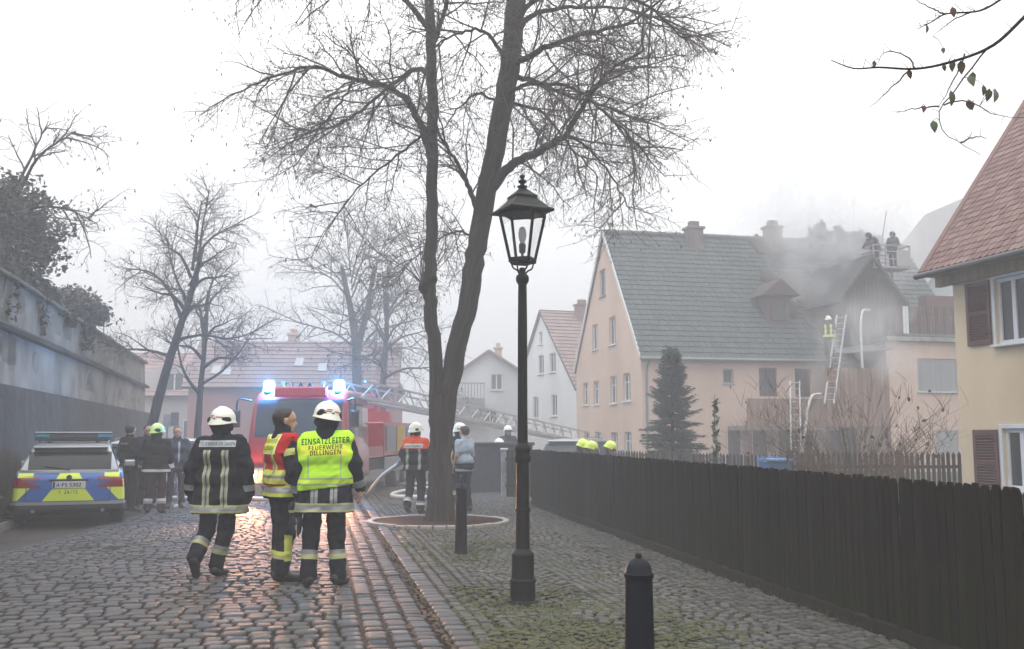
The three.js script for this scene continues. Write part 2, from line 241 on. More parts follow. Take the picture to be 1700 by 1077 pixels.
// moss cushions, grass tufts and fallen leaves
{
  const r = rnd(21), M = new THREE.Matrix4(), Q = new THREE.Quaternion(), C = new THREE.Color();
  const g = new THREE.IcosahedronGeometry(1, 1), list = [];
  for (let k = 0; k < 26000; k++) { const s = -3 + r() * r() * 22, t = 0.2 + r() * 3.1, [x, z] = st(s, t); if (!inView(x, z)) continue; const m = noise3(x * 0.8, 5, z * 0.8) * 0.7 + noise3(x * 2.6, 6, z * 2.6) * 0.5; const want = (t < 2.3 ? 0.04 - Math.abs(t - 1.1) * 0.18 : -0.6) + m * 0.9; if (want < r() * 0.55) continue; if (Math.hypot(x + 1.32, z + 18.1) < 1.2) continue; list.push([x, z]); }
  const im = new THREE.InstancedMesh(g, mat('moss', [1, 1, 1], { roughness: 1 }), list.length); im.name = 'moss';
  list.forEach(([x, z], k) => { const w = 0.01 + r() * 0.024; M.compose(V(x, 0.012 + r() * 0.006, z), Q.setFromEuler(new THREE.Euler(0, r() * 6, 0)), V(w, 0.007 + r() * 0.006, w * (0.6 + r() * 0.6))); im.setMatrixAt(k, M); const f = 0.6 + r() * 0.7, b = r(); C.setRGB((0.04 + 0.02 * b) * f, (0.05 + 0.004 * b) * f, 0.02 * f); im.setColorAt(k, C); });
  scene.add(tag(im, 'olive green moss growing between the sidewalk cobbles', 'moss', null, 'stuff'));
  const bl = new THREE.BufferGeometry(); bl.setAttribute('position', new THREE.BufferAttribute(new Float32Array([-0.003, 0, 0, 0.003, 0, 0, 0.004, 0.04, 0.006, -0.003, 0, 0, 0.004, 0.04, 0.006, 0.012, 0.075, 0.02]), 3)); bl.computeVertexNormals();
  const bl2 = []; for (const [cx, cz, rad, n] of [[0.1, -9.1, 0.5, 110], [-0.66, -13.28, 0.45, 160], [1.2, -7.9, 0.5, 60], [0.35, -8.4, 0.35, 90], [0.75, -10.2, 0.8, 90], [-0.2, -12, 1, 140]]) for (let k = 0; k < n; k++) { const a = r() * 6.28, q = Math.sqrt(r()) * rad; bl2.push([cx + Math.cos(a) * q, cz + Math.sin(a) * q]); }
  for (let s = -1; s < 26; s += 0.03) { const [x, z] = st(s, tF(s) - 0.02 - r() * 0.12); if (r() < 0.6) bl2.push([x, z]); }
  const im2 = new THREE.InstancedMesh(bl, mat('grass', [1, 1, 1], { roughness: 0.9 }), bl2.length); im2.name = 'grass';
  bl2.forEach(([x, z], k) => { const h = 0.5 + r() * 0.8; M.compose(V(x, 0.012, z), Q.setFromEuler(new THREE.Euler((r() - 0.5), r() * 6.28, (r() - 0.5))), V(h, h, h)); im2.setMatrixAt(k, M); const f = 0.6 + r() * 0.7; C.setRGB(0.07 * f, 0.10 * f, 0.03 * f); im2.setColorAt(k, C); });
  scene.add(tag(im2, 'sparse short grass blades between the cobbles and along the fence foot', 'grass', null, 'stuff'));
  const lf = new THREE.BufferGeometry(); lf.setAttribute('position', new THREE.BufferAttribute(new Float32Array([0, 0, -1, 0.5, 0.12, -0.1, 0, 0.02, 0.9, -0.5, 0.16, 0]), 3)); lf.setIndex([0, 2, 1, 0, 3, 2]); lf.computeVertexNormals();
  const l3 = []; for (let k = 0; k < 5200; k++) { const s = -4 + r() * 26; let q = st(s, 0.01 + (r() - 0.5) * 0.06 * (1 + r() * 1.5)); if (r() < 0.22) q = st(s, (r() < 0.8 ? -0.215 : -0.41) + (r() - 0.5) * 0.04); if (r() < 0.1) q = st(s, 0.3 + r() * 2.6); if (r() < 0.12) { const a = r() * 6.28, w = r() * 1.1; q = [-1.32 + Math.cos(a) * w, -18.1 + Math.sin(a) * w]; } if (r() < 0.3) q = st(3 + r() * 12, tL(8) - 0.3 - r() * 2.6); if (inView(...q)) l3.push(q); }
  const im3 = new THREE.InstancedMesh(lf, mat('fallen leaf', [1, 1, 1], { roughness: 0.8 }), l3.length); im3.name = 'fallen_leaves';
  l3.forEach(([x, z], k) => { const h = 0.014 + r() * 0.018; M.compose(V(x, 0.008 + r() * 0.02, z), Q.setFromEuler(new THREE.Euler((r() - 0.5) * 0.7, r() * 6.28, (r() - 0.5) * 0.7)), V(h, h, h)); im3.setMatrixAt(k, M); const f = 0.5 + r() * 0.8; C.setRGB(0.09 * f, 0.05 * f, 0.03 * f); im3.setColorAt(k, C); });
  scene.add(tag(im3, 'brown leaf litter collected in the gutter groove of the cobbled street', 'leaves', null, 'stuff'));
}
// ring of kerb stones with soil around the big tree
{
  const t = thing('tree_pit', 'round soil bed edged with light kerb stones around the big forked tree', 'tree pit', [-1.32, 0, -18.1]);
  const d = new THREE.CylinderGeometry(1.16, 1.16, 0.05, 48, 1); d.translate(0, 0.012, 0); part(t, 'soil', d, mat('brown soil', [0.04, 0.022, 0.015], { map: T.mottle, roughness: 1, specularIntensity: 0.1, bumpMap: rep(T.grain, 3), bumpScale: 0.02 }));
  const mk = mat('light kerb granite', [0.3, 0.27, 0.25], { map: T.mottle, roughness: 0.7 }), n = 34, gk = box(0.21, 0.12, 0.11, 0, 0, 0, 0.012);
  for (let k = 0; k < n; k++) { const a = k / n * PI * 2, o = part(t, 'kerb_stone', gk, mk); o.position.set(Math.cos(a) * 1.22, -0.012 + hash(k, 1, 3) * 0.012, Math.sin(a) * 1.22); o.rotation.y = -a + PI / 2; }
}
// ---------- retaining wall on the left ----------
const plasterO = { map: rep(T.stain, 0.13), bumpMap: rep(T.rough, 0.35), bumpScale: 0.05, roughness: 0.95, specularIntensity: 0.3 };
{
  const t = thing('retaining_wall', 'long weathered plaster retaining wall with stone coping behind the police car', 'wall', [-9.85, 0, -19], -0.2475);
  // local: x right of the wall face, -z along the wall away from the camera
  t.rotation.y = Math.atan2(0.253, 1); // local -z -> (-0.245, 0, -0.97)
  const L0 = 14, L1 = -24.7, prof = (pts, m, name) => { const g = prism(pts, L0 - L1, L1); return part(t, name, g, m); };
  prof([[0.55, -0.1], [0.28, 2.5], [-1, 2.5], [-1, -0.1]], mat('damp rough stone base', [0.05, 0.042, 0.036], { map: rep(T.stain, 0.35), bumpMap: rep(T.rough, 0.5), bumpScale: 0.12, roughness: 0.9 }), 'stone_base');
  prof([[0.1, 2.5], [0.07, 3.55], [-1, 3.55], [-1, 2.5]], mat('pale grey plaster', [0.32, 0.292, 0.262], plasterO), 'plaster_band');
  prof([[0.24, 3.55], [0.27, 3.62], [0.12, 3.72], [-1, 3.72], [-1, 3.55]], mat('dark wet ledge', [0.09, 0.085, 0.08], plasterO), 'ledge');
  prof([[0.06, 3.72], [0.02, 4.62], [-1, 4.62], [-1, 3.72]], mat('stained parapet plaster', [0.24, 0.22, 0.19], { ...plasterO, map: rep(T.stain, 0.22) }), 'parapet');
  const mc = mat('mossy coping tile', [0.12, 0.115, 0.095], { map: rep(T.stain, 0.5) }); const gc = box(1.3, 0.07, 0.485, -0.48, 0, 0, 0.015, 0, 0, -0.06);
  for (let k = 0; k < 78; k++) { const o = part(t, 'coping_stone', gc, mc); o.position.set(hash(k, 2, 1) * 0.03, 4.66 + hash(k, 3, 1) * 0.012, L0 - 0.25 - k * 0.495); }
  // repaired plaster patches, weeds and dry creepers
  const rw = rnd(201); for (let k = 0; k < 34; k++) { const up = k % 2, n = 9, w = 0.3 + rw() * 0.9, h = 0.2 + rw() * 0.35, s = new THREE.Shape(Array.from({ length: n }, (_, i) => { const a = i / n * 6.283, q = 0.7 + rw() * 0.5; return new THREE.Vector2(Math.cos(a) * w * q, Math.sin(a) * h * q); })); const g = boxUV(new THREE.ExtrudeGeometry(s, { depth: 0.012, bevelEnabled: false })), f = 0.7 + rw() * 0.5, o = part(t, 'plaster_patch', g, mat('old plaster repair', up ? [0.18 * f, 0.165 * f, 0.145 * f] : [0.25 * f, 0.23 * f, 0.208 * f], plasterO)); o.rotation.y = PI / 2; o.position.set(up ? 0.036 : 0.079, up ? 4.1 + rw() * 0.25 : 2.85 + rw() * 0.4, 8 - rw() * 31); }
  { const g = new THREE.PlaneGeometry(0.07, 0.1), pts = []; for (let k = 0; k < 16; k++) { const z = 6 - rw() * 30, top = rw() < 0.65, len = 0.3 + rw() * 0.8; for (let m = 0; m < 60; m++) { const f = rw(); pts.push(top ? [0.08 + rw() * 0.16, 4.7 - f * len, z + (rw() - 0.5) * 0.9 * (1 - f * 0.6)] : [0.62 + rw() * 0.15, 0.05 + f * len * 0.5, z + (rw() - 0.5) * 1.2]); } }
    const im = new THREE.InstancedMesh(g, mat('dry creeper leaf', [0.05, 0.046, 0.03], { transmission: 0.3, specularIntensity: 0.3 }), pts.length), M = new THREE.Matrix4(), Q = new THREE.Quaternion(); pts.forEach((p, k) => { M.compose(V(...p), Q.setFromEuler(new THREE.Euler(rw() * 3, rw() * 6, rw() * 3)), V(1, 1, 1).multiplyScalar(0.5 + rw())); im.setMatrixAt(k, M); }); im.name = 'creeper_leaves'; im.userData.kind = 'stuff'; t.add(im); }
  // low kerb at the wall foot
  prof([[0.55, -0.1], [0.82, -0.1], [0.8, 0.1], [0.55, 0.11]], mat('foot kerb', [0.3, 0.28, 0.26], plasterO), 'foot_kerb');
}
// ---------- dark picket fence on the right ----------
const mPicket = [[0.024, 0.02, 0.0125], [0.031, 0.025, 0.016], [0.018, 0.016, 0.01], [0.03, 0.03, 0.014]].map((c) => mat('weathered mossy fence wood', c, { map: T.picket, roughness: 0.95, specularIntensity: 0.15, bumpMap: rep(T.wood, 3, 1), bumpScale: 0.006 }));
{
  const A = V(3.85, 0, -2.4), B = V(0.46, 0, -22.21), d = B.clone().sub(A), len = d.length(), ang = Math.atan2(-d.x, -d.z);
  const t = thing('picket_fence', 'tall dark mossy wooden picket fence along the cobbled sidewalk', 'fence', [A.x, 0, A.z], ang);
  const gp = [0, 1, 2].map((v) => { const r = rnd(v + 5), w = 0.043; return planarUV(prism([[-w, 0], [w, 0], [w, 1.065 - r() * 0.012], [w * 0.45, 1.1 + r() * 0.01], [-w * 0.5, 1.1], [-w, 1.06]], 0.022, -0.011, 0.003), (x, y) => [x * 1.6 + v * 0.31, y / 1.13]); });
  const n = Math.floor(len / 0.1); const r = rnd(31);
  for (let k = 0; k < n; k++) { const p = part(t, 'picket', gp[Math.floor(r() * 3)], mPicket[Math.floor(r() * r() * 4)]); p.position.set(-0.03 + (r() - 0.5) * 0.006, 0.14 + (r() - 0.5) * 0.016, -k * 0.1 - 0.05); p.rotation.y = PI / 2 + (r() - 0.5) * 0.16; p.rotation.x = (r() - 0.5) * 0.03; }
  for (const y of [0.42, 1.0]) part(t, 'rail', box(0.05, 0.09, len, 0.02, y, -len / 2, 0.005), mPicket[0]);
  for (let k = 0; k <= 8; k++) part(t, 'post', box(0.1, 1.16, 0.1, 0.1, 0.58, -k * len / 8 * 0.995 - 0.05, 0.008), mPicket[1]);
  part(t, 'base_wall', box(0.16, 0.24, len, 0.03, 0.0, -len / 2, 0.02), mat('mossy dirty base kerb', [0.026, 0.021, 0.015], { map: rep(T.stain, 1), roughness: 1, bumpMap: rep(T.grain, 2), bumpScale: 0.01, specularIntensity: 0.2 }));
}
// lighter garden fence across the gardens
{
  const mp = [[0.07, 0.056, 0.047], [0.05, 0.04, 0.034], [0.09, 0.078, 0.07]].map((c) => mat('grey brown garden picket', c, { map: rep(T.wood, 3, 1), roughness: 0.95 }));
  const run = (A, B, label, hgt) => {
    A = V(...A); B = V(...B); const d = B.clone().sub(A), len = d.length(), t = thing('garden_fence', label, 'fence', [A.x, 0, A.z], Math.atan2(-d.z, d.x)), r = rnd(3 + Math.floor(len));
    const gp = prism([[-0.035, 0], [0.035, 0], [0.035, hgt - 0.06], [0, hgt], [-0.035, hgt - 0.06]], 0.02, -0.01, 0.002), n = Math.floor(len / 0.115);
    for (let k = 0; k < n; k++) { const p = part(t, 'picket', gp, mp[Math.floor(r() * 3)]); p.position.set(k * 0.115 + 0.05, 0.04 + (r() - 0.5) * 0.03, 0); p.rotation.z = (r() - 0.5) * 0.03; }
    for (const y of [0.35, hgt - 0.28]) part(t, 'rail', box(len, 0.07, 0.04, len / 2, y, -0.035, 0.004), mp[1]);
    for (let k = 0; k <= len; k += 2.4) part(t, 'post', box(0.1, hgt + 0.06, 0.1, k + 0.05, (hgt + 0.06) / 2, -0.1, 0.006), mp[1]);
  };
  run([5.9, 0, -21.3], [9.7, 0, -21.6], 'brown picket fence between the blue bin and the yellow house', 1.16);
  run([2.2, 0, -27.5], [5.8, 0, -21.4], 'low grey picket fence running left in front of the conifer', 1.1);
}
// ---------- buildings ----------
const mGlass = mat('window glass', [0.03, 0.035, 0.04], { roughness: 0.06, specularIntensity: 1 });
const mDark = mat('dark interior', [0.02, 0.02, 0.022], { roughness: 0.9 });
const mWhite = mat('white paint', [0.66, 0.67, 0.68], { roughness: 0.5, map: rep(T.mottle, 0.6) });
const mTimber = mat('brown stained timber', [0.13, 0.05, 0.042], { map: rep(T.wood, 2, 1), roughness: 0.8 });
const mBurnt = mat('charred timber', [0.035, 0.027, 0.025], { map: rep(T.wood, 2, 1), roughness: 0.9 });
const mZinc = mat('weathered zinc', [0.22, 0.23, 0.24], { roughness: 0.5, metalness: 0.6, map: rep(T.mottle, 1) });
function wall(pts, holes, depth, z0 = 0) { // wall in the x,y plane with openings [x0,y0,x1,y1]
  const s = new THREE.Shape(pts.map((p) => new THREE.Vector2(p[0], p[1]))); for (const [a, b, c, d] of holes) s.holes.push(new THREE.Path([new THREE.Vector2(a, b), new THREE.Vector2(a, d), new THREE.Vector2(c, d), new THREE.Vector2(c, b)]));
  const g = new THREE.ExtrudeGeometry(s, { depth, bevelEnabled: false }); g.translate(0, 0, z0); return boxUV(g);
}
// a window in an opening: frame with mullions, glass, sill. Faces +z, recessed by rec
function windowIn(parent, [x0, y0, x1, y1], z, { rec = 0.1, fr = 0.07, mull = 1, trans = 0, m = mWhite, sill = true, glass = mGlass, ry = 0, blind = null } = {}) {
  const w = x1 - x0, h = y1 - y0, f = [box(w, fr, 0.06, 0, h / 2 - fr / 2, 0, 0.004), box(w, fr, 0.06, 0, -h / 2 + fr / 2, 0, 0.004), box(fr, h - 2 * fr, 0.06, -w / 2 + fr / 2, 0, 0, 0.004), box(fr, h - 2 * fr, 0.06, w / 2 - fr / 2, 0, 0, 0.004)];
  for (let k = 1; k <= mull; k++) f.push(box(fr * 1.3, h - 2 * fr, 0.055, -w / 2 + k * w / (mull + 1), 0, 0, 0.004)); for (let k = 1; k <= trans; k++) f.push(box(w - 2 * fr, fr * 0.7, 0.05, 0, -h / 2 + h * 0.68, 0, 0.004));
  const o = part(parent, 'window', f, m); o.rotation.y = ry; const c = V((x0 + x1) / 2, (y0 + y1) / 2, 0);
  if (ry) o.position.set(z + rec, c.y, -c.x); else o.position.set(c.x, c.y, z - rec);
  part(o, 'pane', box(w - fr, h - fr, 0.012, 0, 0, -0.012), glass);
  if (blind) part(o, 'blind', box(w - 0.02, h * blind, 0.03, 0, h / 2 - h * blind / 2, 0.05, 0.005), mat('pale roller blind', [0.3, 0.31, 0.32], { map: rep(T.wood, 1, 6) }));
  if (sill) part(o, 'sill', box(w + 0.14, 0.05, 0.2, 0, -h / 2 - 0.026, 0.1, 0.008), m);
  return o;
}
// one course of roof tiles along x, coloured tile by tile; slope frame: x along, y up the slope, z outwards
function course(len, tw, ex, th, seed, base, vary = 0.2, wave = 0) {
  const r = rnd(seed), P = [], C = [], q = (a, b, c, d, col) => { for (const v of [a, b, c, a, c, d]) { P.push(...v); C.push(...col); } }, off = (seed % 2) * tw / 2;
  for (let x = -off; x < len - 0.01; x += tw) {
    const a = Math.max(0, x + 0.005), b = Math.min(len, x + tw - 0.005); if (b - a < 0.02) continue; const j = (r() - 0.5) * 0.012, z = th + j, f = 1 - vary / 2 + r() * vary, col = base.map((c) => c * f), y0 = (r() - 0.5) * 0.02, m = (a + b) / 2;
    if (wave) { q([a, y0, z], [m, y0, z + wave], [m, ex * 1.1, wave + j * 0.3], [a, ex * 1.1, j * 0.3], col); q([m, y0, z + wave], [b, y0, z], [b, ex * 1.1, j * 0.3], [m, ex * 1.1, wave + j * 0.3], col); q([a, y0, 0], [m, y0, 0], [m, y0, z + wave], [a, y0, z], col); q([m, y0, 0], [b, y0, 0], [b, y0, z], [m, y0, z + wave], col); }
    else { q([a, y0, z], [b, y0, z], [b, ex * 1.1, j * 0.3], [a, ex * 1.1, j * 0.3], col); q([a, y0, 0], [b, y0, 0], [b, y0, z], [a, y0, z], col); }
  }
  const g = new THREE.BufferGeometry(); g.setAttribute('position', new THREE.BufferAttribute(new Float32Array(P), 3)); g.setAttribute('color', new THREE.BufferAttribute(new Float32Array(C), 3)); g.computeVertexNormals(); return g;
}
const mTiles = mat('roof tiles', [1, 1, 1], { vertexColors: true, roughness: 0.8 }), mSlab = mat('roof boarding', [0.07, 0.06, 0.055], {});
// a roof slope with tile courses; eave edge from (x0, y, z) along +x, rising away from the eave by pitch
function slope(parent, x0, y, z, len, run, pitch, base, o = {}) {
  const up = run / Math.cos(pitch), R = part(parent, 'roof', box(len, up, 0.12, len / 2, up / 2, -0.065), mSlab); R.rotation.order = 'YXZ'; R.rotation.y = o.ry || 0; R.rotation.x = -(PI / 2 - pitch); R.position.set(x0, y, z);
  const ex = o.ex || 0.33, n = Math.ceil(up / ex); for (let k = 0; k < n; k++) { const c = part(R, 'tile_course', course(len, o.tw || 0.3, Math.min(ex, up - k * ex), 0.045, k + (o.seed || 1) * 50 + k % 2, base, o.vary ?? 0.3, o.wave || 0), mTiles); c.position.set(0, k * ex, 0.002); }
  return R;
}
const chimneyGeo = (w, h, d, x, y, z) => [box(w, h, d, x, y + h / 2, z, 0.01), box(w + 0.16, 0.12, d + 0.16, x, y + h + 0.06, z, 0.01), box(w * 0.6, 0.3, d * 0.6, x, y + h + 0.27, z, 0.02)];
const pinkO = { map: rep(T.stain2, 0.09), bumpMap: rep(T.grain, 1), bumpScale: 0.006, roughness: 0.95 };
const mPink = mat('pale pink plaster', [0.6, 0.445, 0.365], pinkO);

// main pink house
{
  const H = thing('gabled_house', 'large pink gabled house with grey tiled roof and smoke over its right end', 'house', [5.75, 0, -44.3], 0.218), W = 17, D = 10.3, E = 5.05, RH = 11.65;
  const gw = [[-5.95, 8.5, -5.0, 9.86], [-7.3, 5.9, -6.35, 7.2], [-4.5, 5.9, -3.5, 7.28], [-9.0, 3.1, -8.1, 4.3], [-7.15, 3.07, -6.25, 4.3], [-4.4, 3.05, -3.45, 4.38], [-2.45, 3.1, -1.45, 4.4], [-6.95, 0.4, -5.95, 1.7], [-4.35, 0.2, -3.35, 1.68], [-2.4, 0.4, -1.4, 1.68], [-8.9, 0.4, -7.95, 1.7]];
  const gab = wall([[0, -0.1], [D, -0.1], [D, E], [D / 2, RH], [0, E]], gw.map(([a, b, c, d]) => [-c, b, -a, d]), 0.3); // drawn with x = -z
  const gm = part(H, 'wall', gab, mPink); gm.rotation.y = PI / 2; gm.position.set(0, 0, 0); // x -> -z, z -> x
  const mPinkF = mat('grey paint', [0.3, 0.3, 0.32], {});
  gw.forEach((g, i) => windowIn(H, [-g[2], g[1], -g[0], g[3]], 0, { ry: PI / 2 * -1, rec: 0.12, mull: 1, trans: i > 2 ? 1 : 0, m: i === 0 ? mPinkF : mWhite, sill: true }));
  const fw = [[3.93, 3.86, 4.45, 4.55], [5.7, 3.3, 6.6, 4.62], [7.5, 3.3, 8.3, 4.6], [4.1, 0.1, 4.75, 1.85], [5.3, 0.6, 6.0, 1.8], [6.6, 0.05, 8.3, 1.9], [9.0, 0.05, 10.6, 1.9]];
  part(H, 'wall', wall([[0.3, -0.1], [W, -0.1], [W, E], [0.3, E]], fw, 0.3, -0.3), mPink);
  fw.forEach((f, i) => windowIn(H, f, 0, { rec: 0.14, mull: i === 0 || i === 3 ? 0 : 1, m: i === 0 ? mPinkF : mTimber, sill: i === 0, glass: i > 4 ? mDark : mGlass }));
  part(H, 'wall', [box(W - 0.3, E, 0.3, W / 2 + 0.15, E / 2, -D + 0.15), box(0.3, E, D - 0.6, W - 0.15, E / 2, -D / 2)], mPink);
  const p = Math.atan2(RH - E, D / 2), grey = [0.046, 0.06, 0.06];
  const front = slope(H, -0.12, E - 0.08, 0.28, W + 0.1, D / 2 + 0.28, Math.atan2(RH - E + 0.1, D / 2 + 0.28), grey, { wave: 0.03, vary: 0.32, ex: 0.34, tw: 0.3 });
  slope(H, W, E - 0.08, -D - 0.28, W + 0.1, D / 2 + 0.28, Math.atan2(RH - E + 0.1, D / 2 + 0.28), grey, { ry: PI, seed: 2, wave: 0.03 });
  // ridge tiles
  const rg = cyl(0.13, 0.12, 0.4, 0, 0, 0, 8); rg.rotateZ(PI / 2); const mr = mat('ridge tile', [0.1, 0.105, 0.108], { roughness: 0.8 });
  for (let k = 0; k < 44; k++) { const o = part(H, 'ridge_tile', rg, mr); o.position.set(0.25 + k * 0.385, RH + 0.09 + hash(k, 1, 1) * 0.02, -D / 2); o.rotation.z = 0.04; }
  // pale verge boards, gutter and downpipe
  part(H, 'verge_board', [beam([-0.1, E - 0.1, 0.2], [-0.1, RH + 0.1, -D / 2 - 0.02], 0.05, 0.2), beam([-0.1, E - 0.1, -D - 0.2], [-0.1, RH + 0.1, -D / 2 + 0.02], 0.05, 0.2)], mat('pale verge', [0.55, 0.53, 0.52], {}));
  part(H, 'gutter', bar([-0.15, E - 0.12, 0.42], [W, E - 0.12, 0.42], 0.075, 0.075, 8), mZinc); part(H, 'downpipe', tube([[0.25, E - 0.15, 0.4], [0.25, E - 0.5, 0.12], [0.25, E - 0.8, 0.08], [0.25, 0, 0.08]], 0.055, 20), mZinc);
  const mCh = mat('sooty chimney render', [0.16, 0.13, 0.13], { map: rep(T.stain, 0.5) });
  for (const [x, h] of [[4.7, 1.0], [9.1, 1.25]]) part(H, 'chimney', chimneyGeo(0.78, h + 0.28, 0.7, x, RH - 0.95, -D / 2 + 0.3), mCh);
  part(H, 'antenna', [bar([1.0, RH, -D / 2], [1.0, RH + 0.75, -D / 2], 0.015)], mZinc);
  const mScorch = mat('scorched red brown tiles', [0.05, 0.032, 0.03], { map: rep(T.mottle, 1) });
  // burnt hole and small dormer in the roof
  const sl = (x, z) => E - 0.08 + (0.28 - z) * (RH - E + 0.1) / (D / 2 + 0.28);
  part(H, 'dormer', [box(1.15, 1.5, 2.2, 7.35, sl(0, -1.2) + 0.62, -2.2, 0.02)], mat('sooty dormer boards', [0.11, 0.085, 0.08], { map: rep(T.wood, 1, 2) }));
  windowIn(H, [6.98, sl(0, -1.2) + 0.15, 7.72, sl(0, -1.2) + 1.1], -1.09, { rec: -0.02, mull: 0, sill: false, m: mTimber });
  part(H, 'dormer_roof', [prism([[-0.95, 0], [0, 0.75], [0.95, 0]], 2.7, -1.35, 0.03).translate(7.35, sl(0, -1.2) + 1.35, -2.1)], mat('red brown dormer tiles', [0.075, 0.05, 0.046], { map: rep(T.wood, 1, 4) }));
  const rb = rnd(44); const holes = [[8.9, -3.9, 0.5, 0.45], [9.4, -2.9, 0.8, 0.6], [10.2, -2.2, 0.7, 0.5], [9.9, -1.3, 0.5, 0.4]]; for (let k = 0; k < 22; k++) holes.push([7.4 + rb() * 2.6 + (k % 3) * 0.4, -0.6 - rb() * 4.2, 0.25 + rb() * 0.6, 0.2 + rb() * 0.5]); let lift = 0;
  for (const [x, z, w, h] of holes) { const s = Math.atan2(RH - E, D / 2 + 0.28), g = new THREE.CircleGeometry(1, 9), P = g.attributes.position; for (let i = 1; i < P.count; i++) { const f = 0.7 + rb() * 0.6; P.setXY(i, P.getX(i) * f, P.getY(i) * f); } g.scale(w, h, 1); const e = new THREE.ExtrudeGeometry(new THREE.Shape(Array.from({ length: 9 }, (_, i) => new THREE.Vector2(P.getX(i + 1), P.getY(i + 1)))), { depth: 0.05, bevelEnabled: false }); const o = part(H, 'burnt_patch', e, lift % 0.008 < 0.004 ? mBurnt : mScorch); o.rotation.x = -(PI / 2 - s); o.position.set(x, sl(0, z) + 0.07 + (lift += 0.004), z); }
  const bt = []; for (let k = 0; k < 9; k++) { const z = -1.2 - k * 0.42; bt.push(beam([8.4 + rb() * 0.3, sl(0, z) + 0.1, z], [10.6, sl(0, z) + 0.14 + rb() * 0.1, z + (rb() - 0.5) * 0.3], 0.05, 0.05)); } part(H, 'roof_batten', bt, mat('exposed scorched batten', [0.12, 0.07, 0.06], {}));
  // timber-clad cross gable
  const cg = 10.9, ch = 1.75, ey = 7.55, ay = 9.75; const CG = part(H, 'cross_gable', wall([[cg - ch + 0.2, 4.9], [cg + ch - 0.2, 4.9], [cg + ch - 0.2, ey], [cg, ay - 0.12], [cg - ch + 0.2, ey]], [], 0.16, 0.86), mBurnt);
  for (let k = 0; k < 15; k++) { const x = cg - 1.5 + k * 0.215, top = ay - 0.2 - Math.abs(x - cg) * (ay - ey) / ch; part(CG, 'board', box(0.2, top - 4.95, 0.03, x, (top + 4.95) / 2, 1.036 + hash(k, 4, 4) * 0.008, 0.004), mBurnt); }
  part(H, 'wall', [box(0.2, 2.6, 4, cg - ch + 0.3, 6.2, -1.15), box(0.2, 2.6, 4, cg + ch - 0.3, 6.2, -1.15)], mBurnt);
  for (const s of [-1, 1]) { const L = Math.hypot(ch, ay - ey), o = part(H, 'roof', box(L + 0.15, 0.14, 5.4, 0, 0, 0, 0.01), mat('sooty dark roof', [0.06, 0.06, 0.062], { map: rep(T.wood, 1, 3) })); o.position.set(cg + s * ch / 2, (ay + ey) / 2 + 0.05, -1.35); o.rotation.z = -s * Math.atan2(ay - ey, ch); }
  // balcony with brown boards
  const by = 1.95; part(H, 'balcony', [box(4.6, 0.2, 1.9, 6.4, by - 0.1, 0.96, 0.01)], mat('balcony slab', [0.25, 0.2, 0.18], pinkO));
  const mBal = [mat('brown balcony board', [0.29, 0.175, 0.12], { map: rep(T.wood, 2, 1) }), mat('darker brown balcony board', [0.25, 0.145, 0.1], { map: rep(T.wood, 2, 1) })];
  for (let k = 0; k < 30; k++) part(H, 'balcony_board', box(0.145, 1.25, 0.03, 4.2 + k * 0.152, by + 0.55 + hash(k, 1, 2) * 0.02, 1.93, 0.005), mBal[k % 2]);
  for (const y of [by + 0.15, by + 1.0]) part(H, 'balcony_rail', box(4.65, 0.08, 0.06, 6.4, y, 1.88, 0.006), mTimber);
  part(H, 'awning', [box(2.5, 0.06, 1.0, 10.0, 5.42, 1.55, 0.01, 0, 0.3, 0.1)], mat('pale awning', [0.2, 0.22, 0.22], { map: rep(T.mottle, 0.6) }));
  // tall brown wood screen over a dark opening
  const WS = part(H, 'wood_screen', [box(3.1, 2.6, 0.06, 9.45, 3.2, 2.0, 0.01)], mBal[1]); for (let k = 0; k < 14; k++) part(WS, 'board', box(0.21, 2.6, 0.03, 8.01 + k * 0.2215, 3.2, 2.05, 0.005), mBal[(k * 7) % 2]);
  part(H, 'wood_screen_post', [box(0.14, 2.4, 0.14, 7.95, 0.75, 1.95, 0.01), box(0.14, 2.4, 0.14, 10.95, 0.75, 1.95, 0.01), box(0.14, 1.9, 0.14, 4.3, 0.95, 1.8, 0.01)], mTimber);
  // flat-roofed wing with terrace
  const wg = [[12.5, 3.5, 14.55, 5.0], [13.3, 0.72, 14.45, 1.75]];
  part(H, 'wing_wall', [wall([[10.95, -0.1], [17, -0.1], [17, 5.75], [10.95, 5.75]], wg, 0.3, 1.7), box(0.3, 5.85, 1.7, 11.1, 2.82, 0.84)], mPink);
  windowIn(H, wg[0], 2.0, { mull: 1, sill: true, blind: 1 }); windowIn(H, wg[1], 2.0, { mull: 0, m: mPinkF, blind: 0.98 });
  part(H, 'terrace_slab', [box(6.2, 0.2, 2.5, 13.95, 5.86, 1.0, 0.02)], mat('grey terrace edge', [0.3, 0.29, 0.28], { map: rep(T.stain, 0.4) }));
  for (let k = 0; k < 40; k++) part(H, 'terrace_board', box(0.125, 1.25, 0.025, 11.15 + k * 0.148, 6.75, 2.08, 0.004), k === 5 || k === 6 ? mWhite : mat2(k));
  function mat2(k) { return [mTimber, mBurnt, mTimber][k % 3]; }
  for (const y of [6.3, 7.1]) part(H, 'terrace_rail', box(5.95, 0.08, 0.05, 14.05, y, 2.03, 0.005), mTimber);
  part(H, 'terrace_box', box(1.5, 0.9, 0.6, 14.2, 7.55, 1.2, 0.02), mTimber);
}
